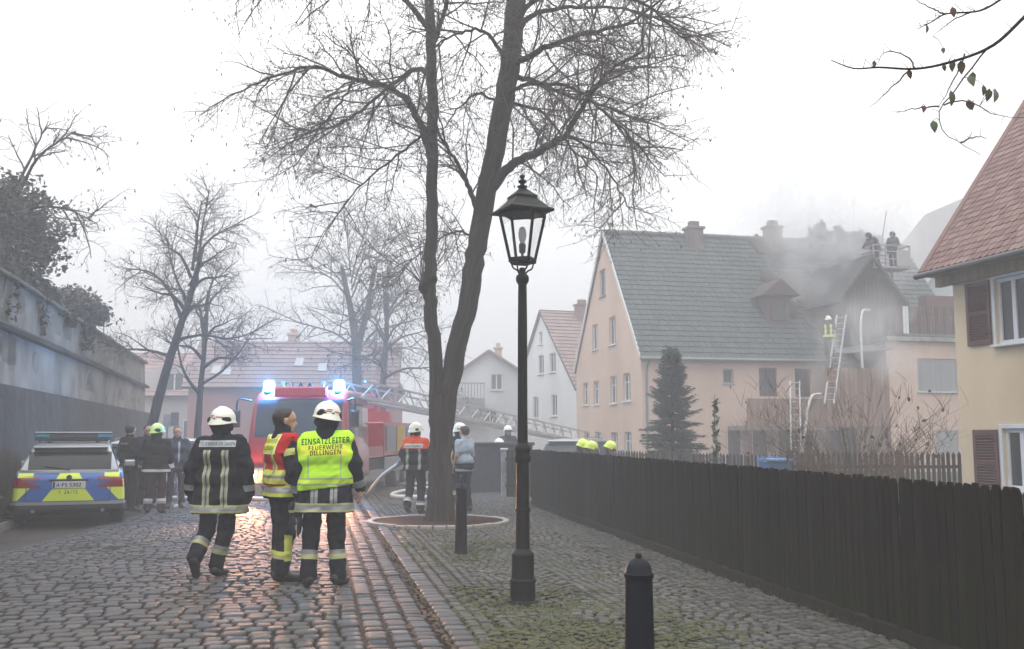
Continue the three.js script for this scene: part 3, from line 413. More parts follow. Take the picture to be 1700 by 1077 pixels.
// pale blue house behind on the right
{
  const H = thing('gabled_house', 'pale blue gabled house behind the terrace, half hidden by the yellow house', 'house', [23.6, 0, -58], 0.1);
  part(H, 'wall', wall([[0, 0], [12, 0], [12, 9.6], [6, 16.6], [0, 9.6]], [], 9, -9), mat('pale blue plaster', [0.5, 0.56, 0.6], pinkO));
  for (const s of [-1, 1]) { const o = part(H, 'roof', box(10.3, 0.2, 10, 0, 0, 0, 0.02), mat('grey roof sheet', [0.3, 0.29, 0.3], { map: rep(T.wood, 1, 6) })); o.position.set(6 + s * 3.3, 12.75, -4.2); o.rotation.z = -s * Math.atan2(7, 6); }
  part(H, 'gutter', bar([-0.7, 9.1, 0.6], [-0.7, 9.1, -9], 0.09), mZinc);
}
// white gabled house left of the pink one
{
  const O = [3.75, 0, -58], H = thing('gabled_house', 'narrow white gabled house with red roof beside the pink house', 'house', O, 0.34);
  const D = 8.6, E1 = 4.2, E2 = 6.2, RH = 9.3, rp = 5.6, ws = [[3.2, 5.4, 4.2, 6.6], [5.2, 5.4, 6.2, 6.6], [3, 2.7, 4, 4], [6.2, 2.6, 7.2, 4], [5.4, 7.3, 6, 8.1]];
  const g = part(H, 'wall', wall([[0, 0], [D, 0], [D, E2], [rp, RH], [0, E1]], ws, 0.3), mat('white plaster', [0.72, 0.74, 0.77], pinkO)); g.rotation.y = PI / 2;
  ws.forEach((w) => windowIn(H, w, 0, { ry: -PI / 2, rec: 0.1, mull: 1, m: mWhite }));
  part(H, 'wall', box(9, E1, 0.3, 4.7, E1 / 2, -0.16), mat('white plaster', [0.72, 0.74, 0.77], pinkO));
  const red = [0.22, 0.15, 0.14]; slope(H, -0.15, E1, 0.2, 10, rp + 0.2, Math.atan2(RH - E1, rp), red, { seed: 3, ex: 0.36, tw: 0.35 }); slope(H, 9.85, E2, -D - 0.2, 10, D - rp + 0.2, Math.atan2(RH - E2, D - rp), red, { ry: PI, seed: 4, ex: 0.36, tw: 0.35 });  // roof red greyed and paled to imitate the haze in between
  part(H, 'chimney', chimneyGeo(0.8, 1.4, 0.6, 2.6, RH - 0.9, -rp + 0.5), mat('brick chimney', [0.2, 0.12, 0.1], {}));
}
// low white house with balcony behind the forked tree
{
  const H = thing('gabled_house', 'low white house with wooden balcony seen behind the street lamp', 'house', [-4.2, 0, -68], 0.06);
  const ws = [[2.75, 4.6, 3.55, 5.7], [2.2, 2, 3.2, 3.2]];
  part(H, 'wall', wall([[0, 0], [4.6, 0], [4.6, 5.9], [2.6, 7.2], [0, 5.3]], ws, 0.3, -0.3), mat('greyish white plaster', [0.68, 0.69, 0.72], pinkO)); part(H, 'wall', box(4.5, 5.2, 7, 2.3, 2.6, -4.1), mat('greyish white plaster', [0.68, 0.69, 0.72], pinkO));
  ws.forEach((w) => windowIn(H, w, 0, { mull: 1, rec: 0.1 }));
  part(H, 'roof', [beam([-0.3, 5.25, 0.3], [2.6, 7.3, 0.3], 0.2, 0.15), beam([2.6, 7.3, 0.3], [4.9, 5.85, 0.3], 0.2, 0.15), prism([[-0.3, 5.3], [2.6, 7.35], [4.9, 5.9], [4.9, 5.75], [2.6, 7.2], [-0.3, 5.15]], 8, -7.8)], mat('grey red roof', [0.2, 0.12, 0.11], {}));
  part(H, 'chimney', chimneyGeo(0.5, 0.9, 0.5, 3.3, 6.6, -1), mPink);
  const B = part(H, 'balcony', [box(2.0, 1.2, 1.4, 1.3, 3.4, 0.75, 0.02)], mat('grey balcony boards', [0.26, 0.27, 0.27], { map: rep(T.wood, 3, 1) })); for (let k = 0; k < 10; k++) part(B, 'railing_bar', bar([0.35 + k * 0.21, 4.0, 1.45], [0.35 + k * 0.21, 5.0, 1.45], 0.025), mZinc); part(B, 'handrail', bar([0.3, 5.0, 1.45], [2.3, 5.0, 1.45], 0.04), mZinc);
}
// broad reddish house behind the fire truck
{
  const H = thing('hipped_house', 'broad reddish house with long roof and skylights behind the fire truck', 'house', [-18.2, 0, -56], 0.05);
  const mR = mat('dusty red plaster', [0.36, 0.18, 0.18], pinkO), ws = [[1.5, 1.2, 2.5, 2.7], [4, 1.2, 5, 2.7], [7, 1.2, 8, 2.7], [9.5, 1.2, 10.5, 2.7]];  // mR: red paled and desaturated, distance haze mixed into the wall colour
  part(H, 'wall', wall([[0, 0], [11.5, 0], [11.5, 4.35], [0, 4.35]], ws, 0.3, -0.3), mR); part(H, 'wall', [box(0.3, 4.35, 8, 0.15, 2.17, -4.32), box(11.1, 4.35, 0.3, 5.85, 2.17, -8.4), box(0.3, 4.35, 8, 11.35, 2.17, -4.32)], mR); ws.forEach((w) => windowIn(H, w, 0, { mull: 1 }));
  const p = Math.atan2(2.75, 3.4), R = slope(H, -0.3, 4.2, 0.4, 12.1, 3.6, p, [0.21, 0.155, 0.16], { seed: 6, ex: 0.4, tw: 0.4, vary: 0.12 });  // tile colour paled and greyed to stand in for haze
  part(H, 'roof', prism([[-0.3, 4.1], [2.6, 7.05], [10.3, 7.05], [11.8, 4.1]], 4.5, -7.7), mSlab);
  for (const [x, y] of [[1.6, 1.6], [2.25, 1.5], [6.2, 2.4], [7.6, 1.9]]) part(R, 'skylight', box(0.5, 0.8, 0.06, x, y, 0.06, 0.01), mat('pale skylight', [0.3, 0.31, 0.33], { roughness: 0.2 }));
  part(H, 'chimney', chimneyGeo(0.6, 1.2, 0.6, 5.2, 6.3, -3.6), mPink);
}
// small pale house at the end of the wall
{
  const H = thing('gabled_house', 'small pale house with haze-paled pink roof beyond the end of the wall', 'house', [-25.5, 0, -63], 0.12);
  const ws = [[3.4, 4.2, 4.6, 5.5], [1.4, 1.2, 2.4, 2.5], [4.6, 1.2, 5.6, 2.5]];
  part(H, 'wall', wall([[0, 0], [8, 0], [8, 3.6], [5.8, 4.6], [5, 5.9], [3, 5.9], [0, 4.2]], ws, 7, -7), mat('pale plaster', [0.5, 0.47, 0.47], pinkO)); ws.forEach((w) => windowIn(H, w, 0, { rec: -0.04, mull: 1 }));
  slope(H, -0.3, 4.0, 0.45, 9, 3.4, 0.72, [0.28, 0.19, 0.185], { seed: 8, ex: 0.4, tw: 0.4 }); slope(H, 8.7, 4.0, -7.3, 9, 3.4, 0.72, [0.28, 0.19, 0.185], { seed: 9, ex: 0.4, tw: 0.4, ry: PI });  // pink tiles carry some distance haze in their pale colour
}
// yellow house on the right, close
{
  const H = thing('yellow_house', 'cream yellow house with red beaver-tail roof and dark red shutters', 'house', [8.87, 0, -19.8], -1.3265);
  const mY = mat('cream yellow plaster', [0.66, 0.53, 0.36], { ...pinkO, map: rep(T.stain2, 0.17) }), E = 4.78, pitch = 54 * PI / 180;
  const ws = [[1.17, 3.25, 2.0, 4.5], [1.18, 0.56, 2.0, 1.68], [4.6, 3.25, 5.5, 4.5], [4.6, 0.56, 5.5, 1.68]];
  part(H, 'wall', wall([[0, -0.1], [9, -0.1], [9, E], [0, E]], ws, 0.35, -0.35), mY);
  part(H, 'wall', [prism([[0.36, -0.1], [6.6, -0.1], [6.6, E], [3.5, E + 3.1 * Math.tan(pitch)], [0.36, E + 0.02]], 0.35, 0).rotateY(PI / 2)], mY); part(H, 'wall', [box(0.35, E, 6.2, 8.82, E / 2, -3.5), box(8.3, E, 0.35, 4.5, E / 2, -6.6)], mY);
  const mShut = mat('dark red shutter', [0.105, 0.022, 0.016], { map: rep(T.wood, 2, 1), roughness: 0.6 });
  ws.forEach((w) => { windowIn(H, w, 0, { rec: 0.08, fr: 0.075, mull: 1, trans: 0 }); part(H, 'window_surround', [box(w[2] - w[0] + 0.16, 0.08, 0.03, (w[0] + w[2]) / 2, w[3] + 0.04, 0.012, 0.004), box(0.08, w[3] - w[1], 0.03, w[0] - 0.04, (w[1] + w[3]) / 2, 0.012, 0.004), box(0.08, w[3] - w[1], 0.03, w[2] + 0.04, (w[1] + w[3]) / 2, 0.012, 0.004)], mWhite); });
  for (const [x0, y0, y1] of [[0.4, 3.28, 4.5], [2.1, 3.28, 4.5], [0.41, 0.4, 1.66], [2.1, 0.4, 1.66], [3.9, 3.28, 4.5], [5.6, 3.28, 4.5]]) {
    const w = 0.66, h = y1 - y0, s = part(H, 'shutter', [box(0.08, h, 0.035, -w / 2 + 0.04, 0, 0, 0.005), box(0.08, h, 0.035, w / 2 - 0.04, 0, 0, 0.005), box(w - 0.16, 0.09, 0.034, 0, h / 2 - 0.045, 0, 0.005), box(w - 0.16, 0.09, 0.034, 0, -h / 2 + 0.045, 0, 0.005), box(w - 0.16, 0.07, 0.034, 0, 0, 0, 0.005)], mShut); s.position.set(x0 + w / 2, (y0 + y1) / 2, 0.035);
    for (let k = 0; k < 20; k++) { const y = -h / 2 + 0.12 + k * (h - 0.24) / 19; part(s, 'slat', box(w - 0.16, 0.05, 0.012, 0, y, 0, 0, 0, 0.6), mShut); }
    part(s, 'hinge', [box(0.16, 0.03, 0.02, w / 2 - 0.04, h / 2 - 0.2, 0.03, 0.003), box(0.16, 0.03, 0.02, w / 2 - 0.04, -h / 2 + 0.2, 0.03, 0.003)], mDark);
  }
  // eaves
  part(H, 'eaves_soffit', [box(9.4, 0.06, 0.5, 4.35, E + 0.0, 0.24, 0.005), box(9.4, 0.2, 0.14, 4.35, E - 0.13, 0.08, 0.01)], mat('yellowish eaves boards', [0.35, 0.25, 0.14], { map: rep(T.wood, 1, 1) }));
  part(H, 'gutter', bar([-0.4, E - 0.02, 0.56], [9.1, E - 0.02, 0.56], 0.06, 0.06, 10), mat('dark gutter', [0.05, 0.045, 0.045], { roughness: 0.5 }));
  const up = 3.95 / Math.cos(pitch), R = part(H, 'roof', box(9.5, up, 0.1, 4.4, up / 2, -0.055), mat('roof lining', [0.06, 0.04, 0.035], {})); R.position.set(0, E + 0.04, 0.45); R.rotation.x = -(PI / 2 - pitch);
  const sh = new THREE.Shape(); sh.moveTo(-0.085, 0.3); sh.lineTo(-0.085, 0.05); sh.quadraticCurveTo(-0.08, 0.0, 0, -0.012); sh.quadraticCurveTo(0.08, 0.0, 0.085, 0.05); sh.lineTo(0.085, 0.3);
  const tg = new THREE.ExtrudeGeometry(sh, { depth: 0.024, bevelEnabled: false, curveSegments: 3 }); tg.rotateX(-0.085); boxUV(tg, 3);
  const tones = [[0.19, 0.1, 0.083], [0.22, 0.12, 0.1], [0.165, 0.082, 0.07], [0.235, 0.14, 0.118], [0.15, 0.08, 0.068]], tm = tones.map((c) => mat('clay beaver-tail tile', c, { map: T.mottle, roughness: 0.75 }));
  const r = rnd(61), all = []; for (let k = 0; k * 0.16 < up - 0.1; k++) for (let x = -0.26 + (k % 2) * 0.088; x < 9.05; x += 0.176) all.push([x, k * 0.16, Math.floor(r() * 5), r()]);
  const dist = (a) => Math.hypot(a[0] * 0.9 - 2, 0) + a[1] * 0.55; const vis = all.filter((a) => a[0] < 3.4 && a[1] < 7).sort((a, b) => dist(a) - dist(b)), own = new Set(vis.slice(0, 300));
  for (const a of own) { const o = part(R, 'roof_tile', tg, tm[a[2]]); o.position.set(a[0], a[1], 0.03 + a[3] * 0.007); o.rotation.z = (a[3] - 0.5) * 0.03; }
  const rest = all.filter((a) => !own.has(a)), im = new THREE.InstancedMesh(tg, mat('clay tile field', [1, 1, 1], { map: T.mottle, roughness: 0.75 }), rest.length), M = new THREE.Matrix4(), C = new THREE.Color(); im.name = 'roof_tiles'; im.userData.kind = 'stuff';
  rest.forEach((a, k) => { M.makeRotationZ((a[3] - 0.5) * 0.03).setPosition(a[0], a[1], 0.03 + a[3] * 0.007); im.setMatrixAt(k, M); C.setRGB(...tones[a[2]]); im.setColorAt(k, C); }); R.add(im);
  part(H, 'verge_tile', [...Array(Math.floor(up / 0.3))].map((_, k) => box(0.16, 0.31, 0.05, -0.33, k * 0.3 + 0.15, 0.045, 0.01)).map((g) => g.rotateX(-(PI / 2 - pitch)).translate(0, E + 0.04, 0.45)), tm[0]);
  const up2 = part(H, 'roof', box(9.5, up, 0.1, 4.4, up / 2, -0.055), tm[2]); up2.rotation.order = 'YXZ'; up2.rotation.y = PI; up2.rotation.x = -(PI / 2 - pitch); up2.position.set(8.8, E + 0.04, -7.4);
}
// ---------- trees and plants ----------
const barkO = { specularIntensity: 0.3, map: rep(T.bark, 0.5, 0.35), bumpMap: rep(T.bark, 0.5, 0.35), bumpScale: 0.03, roughness: 0.95 };
const mBark = mat('grey brown bark', [0.06, 0.051, 0.043], barkO), mBarkDark = mat('dark bark', [0.04, 0.033, 0.03], barkO), mTwig = mat('fine twig', [0.08, 0.062, 0.058], { roughness: 0.9 });
const mBarkPale = mat('pale lichened bark', [0.13, 0.125, 0.125], barkO);  // for far trees: haze is put into the pale bark colour
const mPod = mat('dry seed pod', [0.075, 0.045, 0.04], { roughness: 0.9 });
// limbs: [points, r0, r1]; fine branching grows out of them
function tree(name, label, pos, trunks, limbs, o = {}) {
  const t = thing(name, label, 'tree', pos, 0, o.group), r = rnd(o.seed || 1), fine = new Tubes(), pods = [];
  const grow = (pts, rad) => new Tubes().add(pts, rad, 9).geo();
  const smooth = (pl) => { const n = (pl.length - 1) * 6, c = curve(pl, n); const j = o.wob ?? 0.02; return c.map((p, k) => (k ? p.add(V((r() - 0.5) * j, (r() - 0.5) * j, (r() - 0.5) * j)) : p)); };
  const lin = (pts, a, b, pw = 1) => pts.map((_, k) => a + (b - a) * Math.pow(k / (pts.length - 1), pw));
  trunks.forEach(([pl, a, b]) => { const p = smooth(pl); part(t, 'trunk', new Tubes().add(p, p.map((q, k) => { const f = k / (p.length - 1); return (a + (b - a) * f) * (1 + (o.flare ?? 0.45) * Math.exp(-q.y * 3.2) * (pl[0][1] < 0.3 ? 1 : 0)) * (1 + 0.06 * noise3(q.x * 3, q.y * 2.2, q.z * 3, 4)); }), 18).geo(), o.bark || mBark); });
  const D = o.detail ?? 1, maxL = o.levels ?? 3;
  function sub(pts, L, r0, level) {
    const steps = level === 1 ? 1 : 1, dens = [0, 3.4, 5.2, 7.5][level] * D * (o.dens?.[level] ?? 1), n = Math.max(level === 3 ? 1 : 2, Math.round(L * dens));
    for (let k = 0; k < n; k++) {
      const f = (level === 1 ? (o.bare ?? 0.22) : 0.12) + (1 - (level === 1 ? (o.bare ?? 0.22) : 0.12)) * ((k + r() * 0.9) / n), i = Math.min(pts.length - 2, Math.floor(f * (pts.length - 1))), a = pts[i].clone().lerp(pts[i + 1], f * (pts.length - 1) - i), d = pts[i + 1].clone().sub(pts[i]).normalize();
      const side = V(r() - 0.5, r() - 0.5, r() - 0.5).cross(d).normalize(), ang = 0.5 + r() * 0.75, dir = d.clone().multiplyScalar(Math.cos(ang)).addScaledVector(side, Math.sin(ang)); dir.y += (o.lift ?? 0.1); dir.normalize();
      const l = (level === 1 ? Math.min(L * 0.55, 2.0) : level === 2 ? 0.75 : 0.34) * (0.55 + r() * 0.8) * (1 - f * (level === 1 ? 0.45 : 0.25)) * (o.size ?? 1), seg = level === 1 ? 5 : level === 2 ? 3 : 2, q = [a.clone()]; const bend = V((r() - 0.5) * 0.5, (r() - 0.5) * 0.5 - (o.droop ?? 0.12) * (level === 1 ? 1 : 0.6), (r() - 0.5) * 0.5);
      for (let s = 1; s <= seg; s++) { const w = dir.clone().addScaledVector(bend, s / seg).add(V((r() - 0.5) * 0.35, (r() - 0.5) * 0.35, (r() - 0.5) * 0.35)).normalize(); q.push(q[s - 1].clone().addScaledVector(w, l / seg)); }
      const ra = Math.min(r0 * 0.62, level === 1 ? 0.02 : level === 2 ? 0.0075 : 0.004) * (o.thick ?? 1), rb = level === 3 ? 0.0022 * (o.thick ?? 1) : ra * 0.4;
      fine.add(q, lin(q, ra, rb), level === 1 ? 5 : 3); if (level < maxL) sub(q, l, ra, level + 1); if (level >= maxL - 0 && r() < (o.pods ?? 0.3)) pods.push(q[q.length - 1]);
    }
  }
  limbs.forEach(([pl, a, b, bareF]) => { const p = smooth(pl), rr = lin(p, a, b, 0.8); part(t, 'limb', grow(p, rr), o.bark || mBark); let L = 0; for (let k = 1; k < p.length; k++) L += p[k].distanceTo(p[k - 1]); sub(p, L, b + (a - b) * 0.5, 1); });
  if (fine.i.length) { const tw = part(t, 'twigs', fine.geo(), o.twig || mTwig); tw.userData.kind = 'stuff'; }
  if (pods.length) { const g = new THREE.OctahedronGeometry(1, 0); g.scale(0.011, 0.04, 0.004); const im = new THREE.InstancedMesh(g, mPod, pods.length * 2), M = new THREE.Matrix4(), Q = new THREE.Quaternion(); let n = 0; for (const p of pods) for (let k = 0; k < 2; k++) { const s = (0.6 + r() * 0.7) * (o.podSize ?? 1); M.compose(V(p.x + (r() - 0.5) * 0.05, p.y - 0.03 * s, p.z + (r() - 0.5) * 0.05), Q.setFromEuler(new THREE.Euler((r() - 0.5) * 1.4, r() * 6, (r() - 0.5) * 1.4)), V(s, s, s)); im.setMatrixAt(n++, M); } im.name = 'seed_pods'; im.userData.kind = 'stuff'; t.add(im); }
  return t;
}
// the big forked tree: coordinates in metres from the trunk foot
{
  const L = (x, y, z = 0) => [x, y, z], q = rnd(77);
  const stems = [
    [[L(0, -0.05), L(0, 0.8), L(-0.01, 1.7), L(0.02, 2.3)], 0.205, 0.21],
    [[L(-0.06, 1.7, 0.02), L(-0.11, 2.8, 0.06), L(-0.19, 3.9, 0.1), L(-0.21, 4.5, 0.12), L(-0.18, 5.6, 0.15), L(-0.18, 7.0, 0.1), L(-0.22, 8.4, 0.1), L(-0.26, 9.9, 0.12), L(-0.3, 11.5, 0.1), L(-0.25, 13.2, 0)], 0.135, 0.075],
    [[L(0.05, 1.7, -0.02), L(0.2, 2.8, -0.06), L(0.47, 3.95, -0.1), L(0.61, 4.9, -0.14), L(0.76, 5.8, -0.18), L(0.97, 6.95, -0.2), L(1.2, 8.2, -0.2), L(1.34, 9.3, -0.2), L(1.42, 10.4, -0.2)], 0.185, 0.19],
  ];
  const limbs = [
    [[L(-0.18, 6.5, 0.1), L(-0.36, 7.2, 0.4), L(-0.75, 7.75, 0.7), L(-1.5, 7.9, 1.0), L(-2.3, 8.05, 1.2), L(-3.3, 7.6, 1.5)], 0.085, 0.018],
    [[L(-0.2, 8.2, 0.1), L(-0.5, 8.55, -0.2), L(-1.0, 8.45, -0.6), L(-1.7, 8.0, -1.0), L(-2.5, 7.7, -1.3), L(-3.4, 7.9, -1.7)], 0.06, 0.014],
    [[L(-0.25, 9.2, 0.1), L(-0.9, 9.8, 0.5), L(-1.7, 10.0, 0.9), L(-2.6, 10.1, 1.2), L(-3.6, 9.9, 1.5)], 0.06, 0.014],
    [[L(-0.24, 8.8, 0.1), L(0.1, 9.4, 0.9), L(0.0, 10.2, 1.8), L(-0.4, 10.7, 2.6)], 0.05, 0.014],
    [[L(0.85, 6.1, -0.2), L(1.25, 6.55, 0.1), L(1.75, 6.75, 0.35), L(2.25, 7.0, 0.5), L(2.65, 7.6, 0.6), L(3.1, 8.15, 0.8), L(3.7, 8.5, 0.9)], 0.11, 0.022],
    [[L(1.22, 8.6, -0.2), L(1.9, 8.75, 0.3), L(2.6, 8.9, 0.6), L(3.4, 9.0, 0.9), L(4.3, 9.6, 1.2)], 0.075, 0.016],
    [[L(1.15, 8.4, -0.2), L(1.7, 8.5, -0.7), L(2.4, 8.35, -1.1), L(3.2, 8.25, -1.5), L(4.2, 8.0, -1.9)], 0.065, 0.014],
    [[L(1.35, 9.3, -0.2), L(1.8, 9.8, -0.5), L(2.6, 10.1, -0.9), L(3.6, 10.2, -1.2), L(4.5, 10.0, -1.4)], 0.065, 0.014],
    [[L(1.0, 7.6, -0.2), L(1.3, 7.95, -0.5), L(1.9, 7.95, -1.0), L(2.5, 7.4, -1.5), L(3.1, 6.9, -2.0)], 0.05, 0.012],
    [[L(1.2, 8.7, -0.2), L(0.8, 9.0, 0.5), L(0.3, 8.7, 1.1), L(-0.1, 8.2, 1.7)], 0.045, 0.012],
    [[L(0.68, 5.6, -0.1), L(0.5, 6.1, 0.2), L(0.3, 6.5, 0.4), L(0.05, 6.9, 0.6), L(-0.2, 7.3, 0.9)], 0.06, 0.018],
    [[L(0.62, 5.1, -0.1), L(0.4, 5.4, -0.4), L(0.05, 5.45, -0.8), L(-0.4, 5.2, -1.2), L(-1.1, 4.9, -1.6)], 0.03, 0.01],
    [[L(1.4, 10.2, -0.2), L(1.2, 11.2, 0), L(1.3, 12.6, 0.2), L(1.2, 13.8, 0.2)], 0.11, 0.03],
    [[L(1.4, 10.2, -0.2), L(1.9, 11.0, -0.2), L(2.6, 12.0, -0.2), L(3.3, 12.8, -0.2)], 0.1, 0.025],
    [[L(1.42, 10.0, -0.2), L(1.5, 10.7, -0.6), L(1.9, 11.6, -1.4), L(2.2, 12.6, -2.2)], 0.08, 0.02],
    [[L(-0.28, 10.8, 0.1), L(-1.0, 11.6, 0.3), L(-1.9, 12.3, 0.5), L(-2.9, 12.6, 0.6)], 0.06, 0.016],
    [[L(1.32, 9.5, -0.2), L(1.8, 9.6, 0.6), L(2.7, 9.4, 1.3), L(3.6, 8.9, 1.9), L(4.2, 8.1, 2.3)], 0.06, 0.013],
    [[L(1.1, 8.0, -0.2), L(1.6, 8.0, 0.5), L(2.4, 7.7, 1.1), L(3.0, 7.0, 1.6), L(3.5, 6.3, 2.0)], 0.05, 0.012],
    [[L(2.3, 7.05, 0.5), L(2.7, 6.7, 0.7), L(3.1, 6.1, 0.9), L(3.4, 5.5, 1.0)], 0.03, 0.01],
    [[L(-0.2, 7.4, 0.1), L(-0.6, 7.2, -0.5), L(-1.2, 6.9, -1.0), L(-1.9, 6.4, -1.4), L(-2.4, 5.8, -1.7)], 0.035, 0.01],
    [[L(-1.5, 7.9, 1.0), L(-1.8, 7.4, 1.1), L(-2.2, 6.8, 1.2), L(-2.5, 6.2, 1.3)], 0.025, 0.009],
    [[L(1.0, 7.9, -0.2), L(0.6, 8.2, -0.6), L(0.2, 8.0, -1.0), L(-0.2, 7.5, -1.4)], 0.03, 0.01],
  ];
  const T2 = tree('forked_tree', 'big bare tree with two tall stems forking just above the ground', [-1.3, 0, -18.25], stems, limbs, { seed: 5, pods: 0.22, wob: 0.05, droop: 0.24, lift: 0.05, bare: 0.16, dens: [0, 1.4, 1.35, 1.2] });
  // burl with water shoots on the left stem
  part(T2, 'burl', blob([cap([-0.27, 4.2, 0.15], [-0.21, 4.4, 0.12], 0.11, 0.14), cap([-0.34, 4.28, 0.18], [-0.3, 4.3, 0.18], 0.08)], 0.03, 0.1, (d, x, y, z) => d + 0.02 * noise3(x * 9, y * 9, z * 9)), mBarkDark);
  const sh = new Tubes(), r = rnd(9); for (let k = 0; k < 26; k++) { const a = -2.4 + r() * 2.2, el = 0.35 + r() * 0.9, l = 0.7 + r() * 1.7, d = V(Math.cos(a) * Math.cos(el) * (r() < 0.8 ? -1 : 0.6), Math.sin(el), Math.sin(a) * Math.cos(el) * 0.8 + 0.3), p = [V(-0.32, 4.3, 0.2)]; for (let s = 1; s < 5; s++) p.push(p[s - 1].clone().addScaledVector(d.clone().add(V((r() - 0.5) * 0.3, s * 0.03, (r() - 0.5) * 0.3)).normalize(), l / 4)); sh.add(p, p.map((_, i) => 0.009 - i * 0.0016), 4); for (let m = 0; m < 5; m++) { const b = p[1 + Math.floor(r() * 3)], e = b.clone().add(V((r() - 0.5) * 0.4, r() * 0.3, (r() - 0.5) * 0.4)); sh.add([b, b.clone().lerp(e, 0.5).add(V(0, 0.02, 0)), e], [0.004, 0.003, 0.002], 3); } }
  part(T2, 'water_shoots', sh.geo(), mTwig, null, 'stuff');
}
// smaller street trees; generic crown
function crown(r, x0, y0, n, spread, hgt, lean = [0, 0]) { const l = []; for (let k = 0; k < n; k++) { const a = k / n * 6.283 * 2.4 + r(), f = k / n, rr = spread * (0.65 + r() * 0.5) * (1 - f * 0.55), y = y0 + f * hgt * 0.55, x = x0 + lean[0] * f * 0.55, z = lean[1] * f * 0.55, up = (0.25 + f * 0.75) * hgt * 0.5; l.push([[[x, y, z], [x + Math.cos(a) * rr * 0.35, y + up * 0.35 + 0.15, z + Math.sin(a) * rr * 0.35], [x + Math.cos(a) * rr * 0.7, y + up * 0.6, z + Math.sin(a) * rr * 0.7], [x + Math.cos(a) * rr, y + up * 0.75, z + Math.sin(a) * rr]], 0.075 * (1 - f * 0.4), 0.014]); } return l; }
tree('street_tree', 'slender bare tree leaning right at the end of the retaining wall', [-11.3, 0, -31], [[[[0, -0.05, 0], [0.05, 1.2, 0], [0.35, 2.9, 0], [0.8, 4.6, 0], [1.25, 6.2, 0], [1.5, 7.4, 0]], 0.2, 0.06]], [
  ...crown(rnd(3), 1.0, 5.2, 9, 2.3, 4.2, [0.6, 0]), [[[0.6, 4.0, 0], [0.1, 4.15, 0.3], [-0.7, 4.2, 0.6], [-1.5, 4.45, 0.8]], 0.06, 0.012], [[[0.75, 4.5, 0], [1.5, 4.7, -0.3], [2.3, 4.6, -0.5], [3.2, 4.9, -0.7]], 0.06, 0.012], [[[0.95, 5.1, 0], [0.6, 6.0, 0.2], [0.0, 6.6, 0.3], [-0.7, 6.7, 0.4]], 0.07, 0.012], [[[1.1, 5.6, 0], [0.5, 6.8, -0.3], [0.2, 7.9, -0.4]], 0.06, 0.012], [[[1.4, 7.0, 0], [1.5, 8.2, 0], [1.7, 9.3, 0.1]], 0.05, 0.012]],
  { seed: 11, bark: mBarkDark, thick: 1.1, detail: 1.15, pods: 0.12, podSize: 1.3, group: null });
tree('street_tree', 'young upright bare tree just right of the leaning one', [-11.0, 0, -35], [[[[0, -0.05, 0], [0, 1.6, 0], [0.05, 3.2, 0], [0.15, 4.8, 0], [0.2, 6.6, 0]], 0.15, 0.05]], [
  ...crown(rnd(8), 0.1, 3.9, 8, 1.7, 4.2), [[[0, 3.0, 0], [-0.5, 3.7, 0.1], [-0.75, 4.7, 0.2], [-0.9, 5.6, 0.2]], 0.07, 0.015], [[[0.03, 3.3, 0], [0.8, 3.8, 0], [1.5, 4.6, 0.1], [1.8, 5.2, 0.1]], 0.06, 0.012]], { seed: 13, bark: mBarkDark, thick: 1.15, detail: 1.05, pods: 0.1, podSize: 1.4 });
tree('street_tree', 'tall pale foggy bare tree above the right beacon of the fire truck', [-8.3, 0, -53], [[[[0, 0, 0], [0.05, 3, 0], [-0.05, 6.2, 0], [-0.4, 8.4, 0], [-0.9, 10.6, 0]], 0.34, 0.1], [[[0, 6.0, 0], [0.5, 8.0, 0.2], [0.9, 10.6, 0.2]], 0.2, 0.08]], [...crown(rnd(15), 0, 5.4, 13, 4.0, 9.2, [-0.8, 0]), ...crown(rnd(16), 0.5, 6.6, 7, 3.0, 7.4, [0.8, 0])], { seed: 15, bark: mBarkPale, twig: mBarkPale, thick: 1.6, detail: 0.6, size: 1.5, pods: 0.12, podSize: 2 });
tree('street_tree', 'dark bare tree with drooping crown directly left of the forked tree', [-5.9, 0, -45], [[[[0, 0, 0], [0.02, 2.4, 0], [0.1, 4.6, 0], [0.2, 6.2, 0], [0.2, 8.0, 0]], 0.2, 0.07]], [...crown(rnd(18), 0.1, 4.1, 13, 3.1, 5.6)], { seed: 18, bark: mBarkPale, twig: mBarkPale, thick: 1.4, detail: 0.62, size: 1.3, pods: 0.45, podSize: 2.2 });
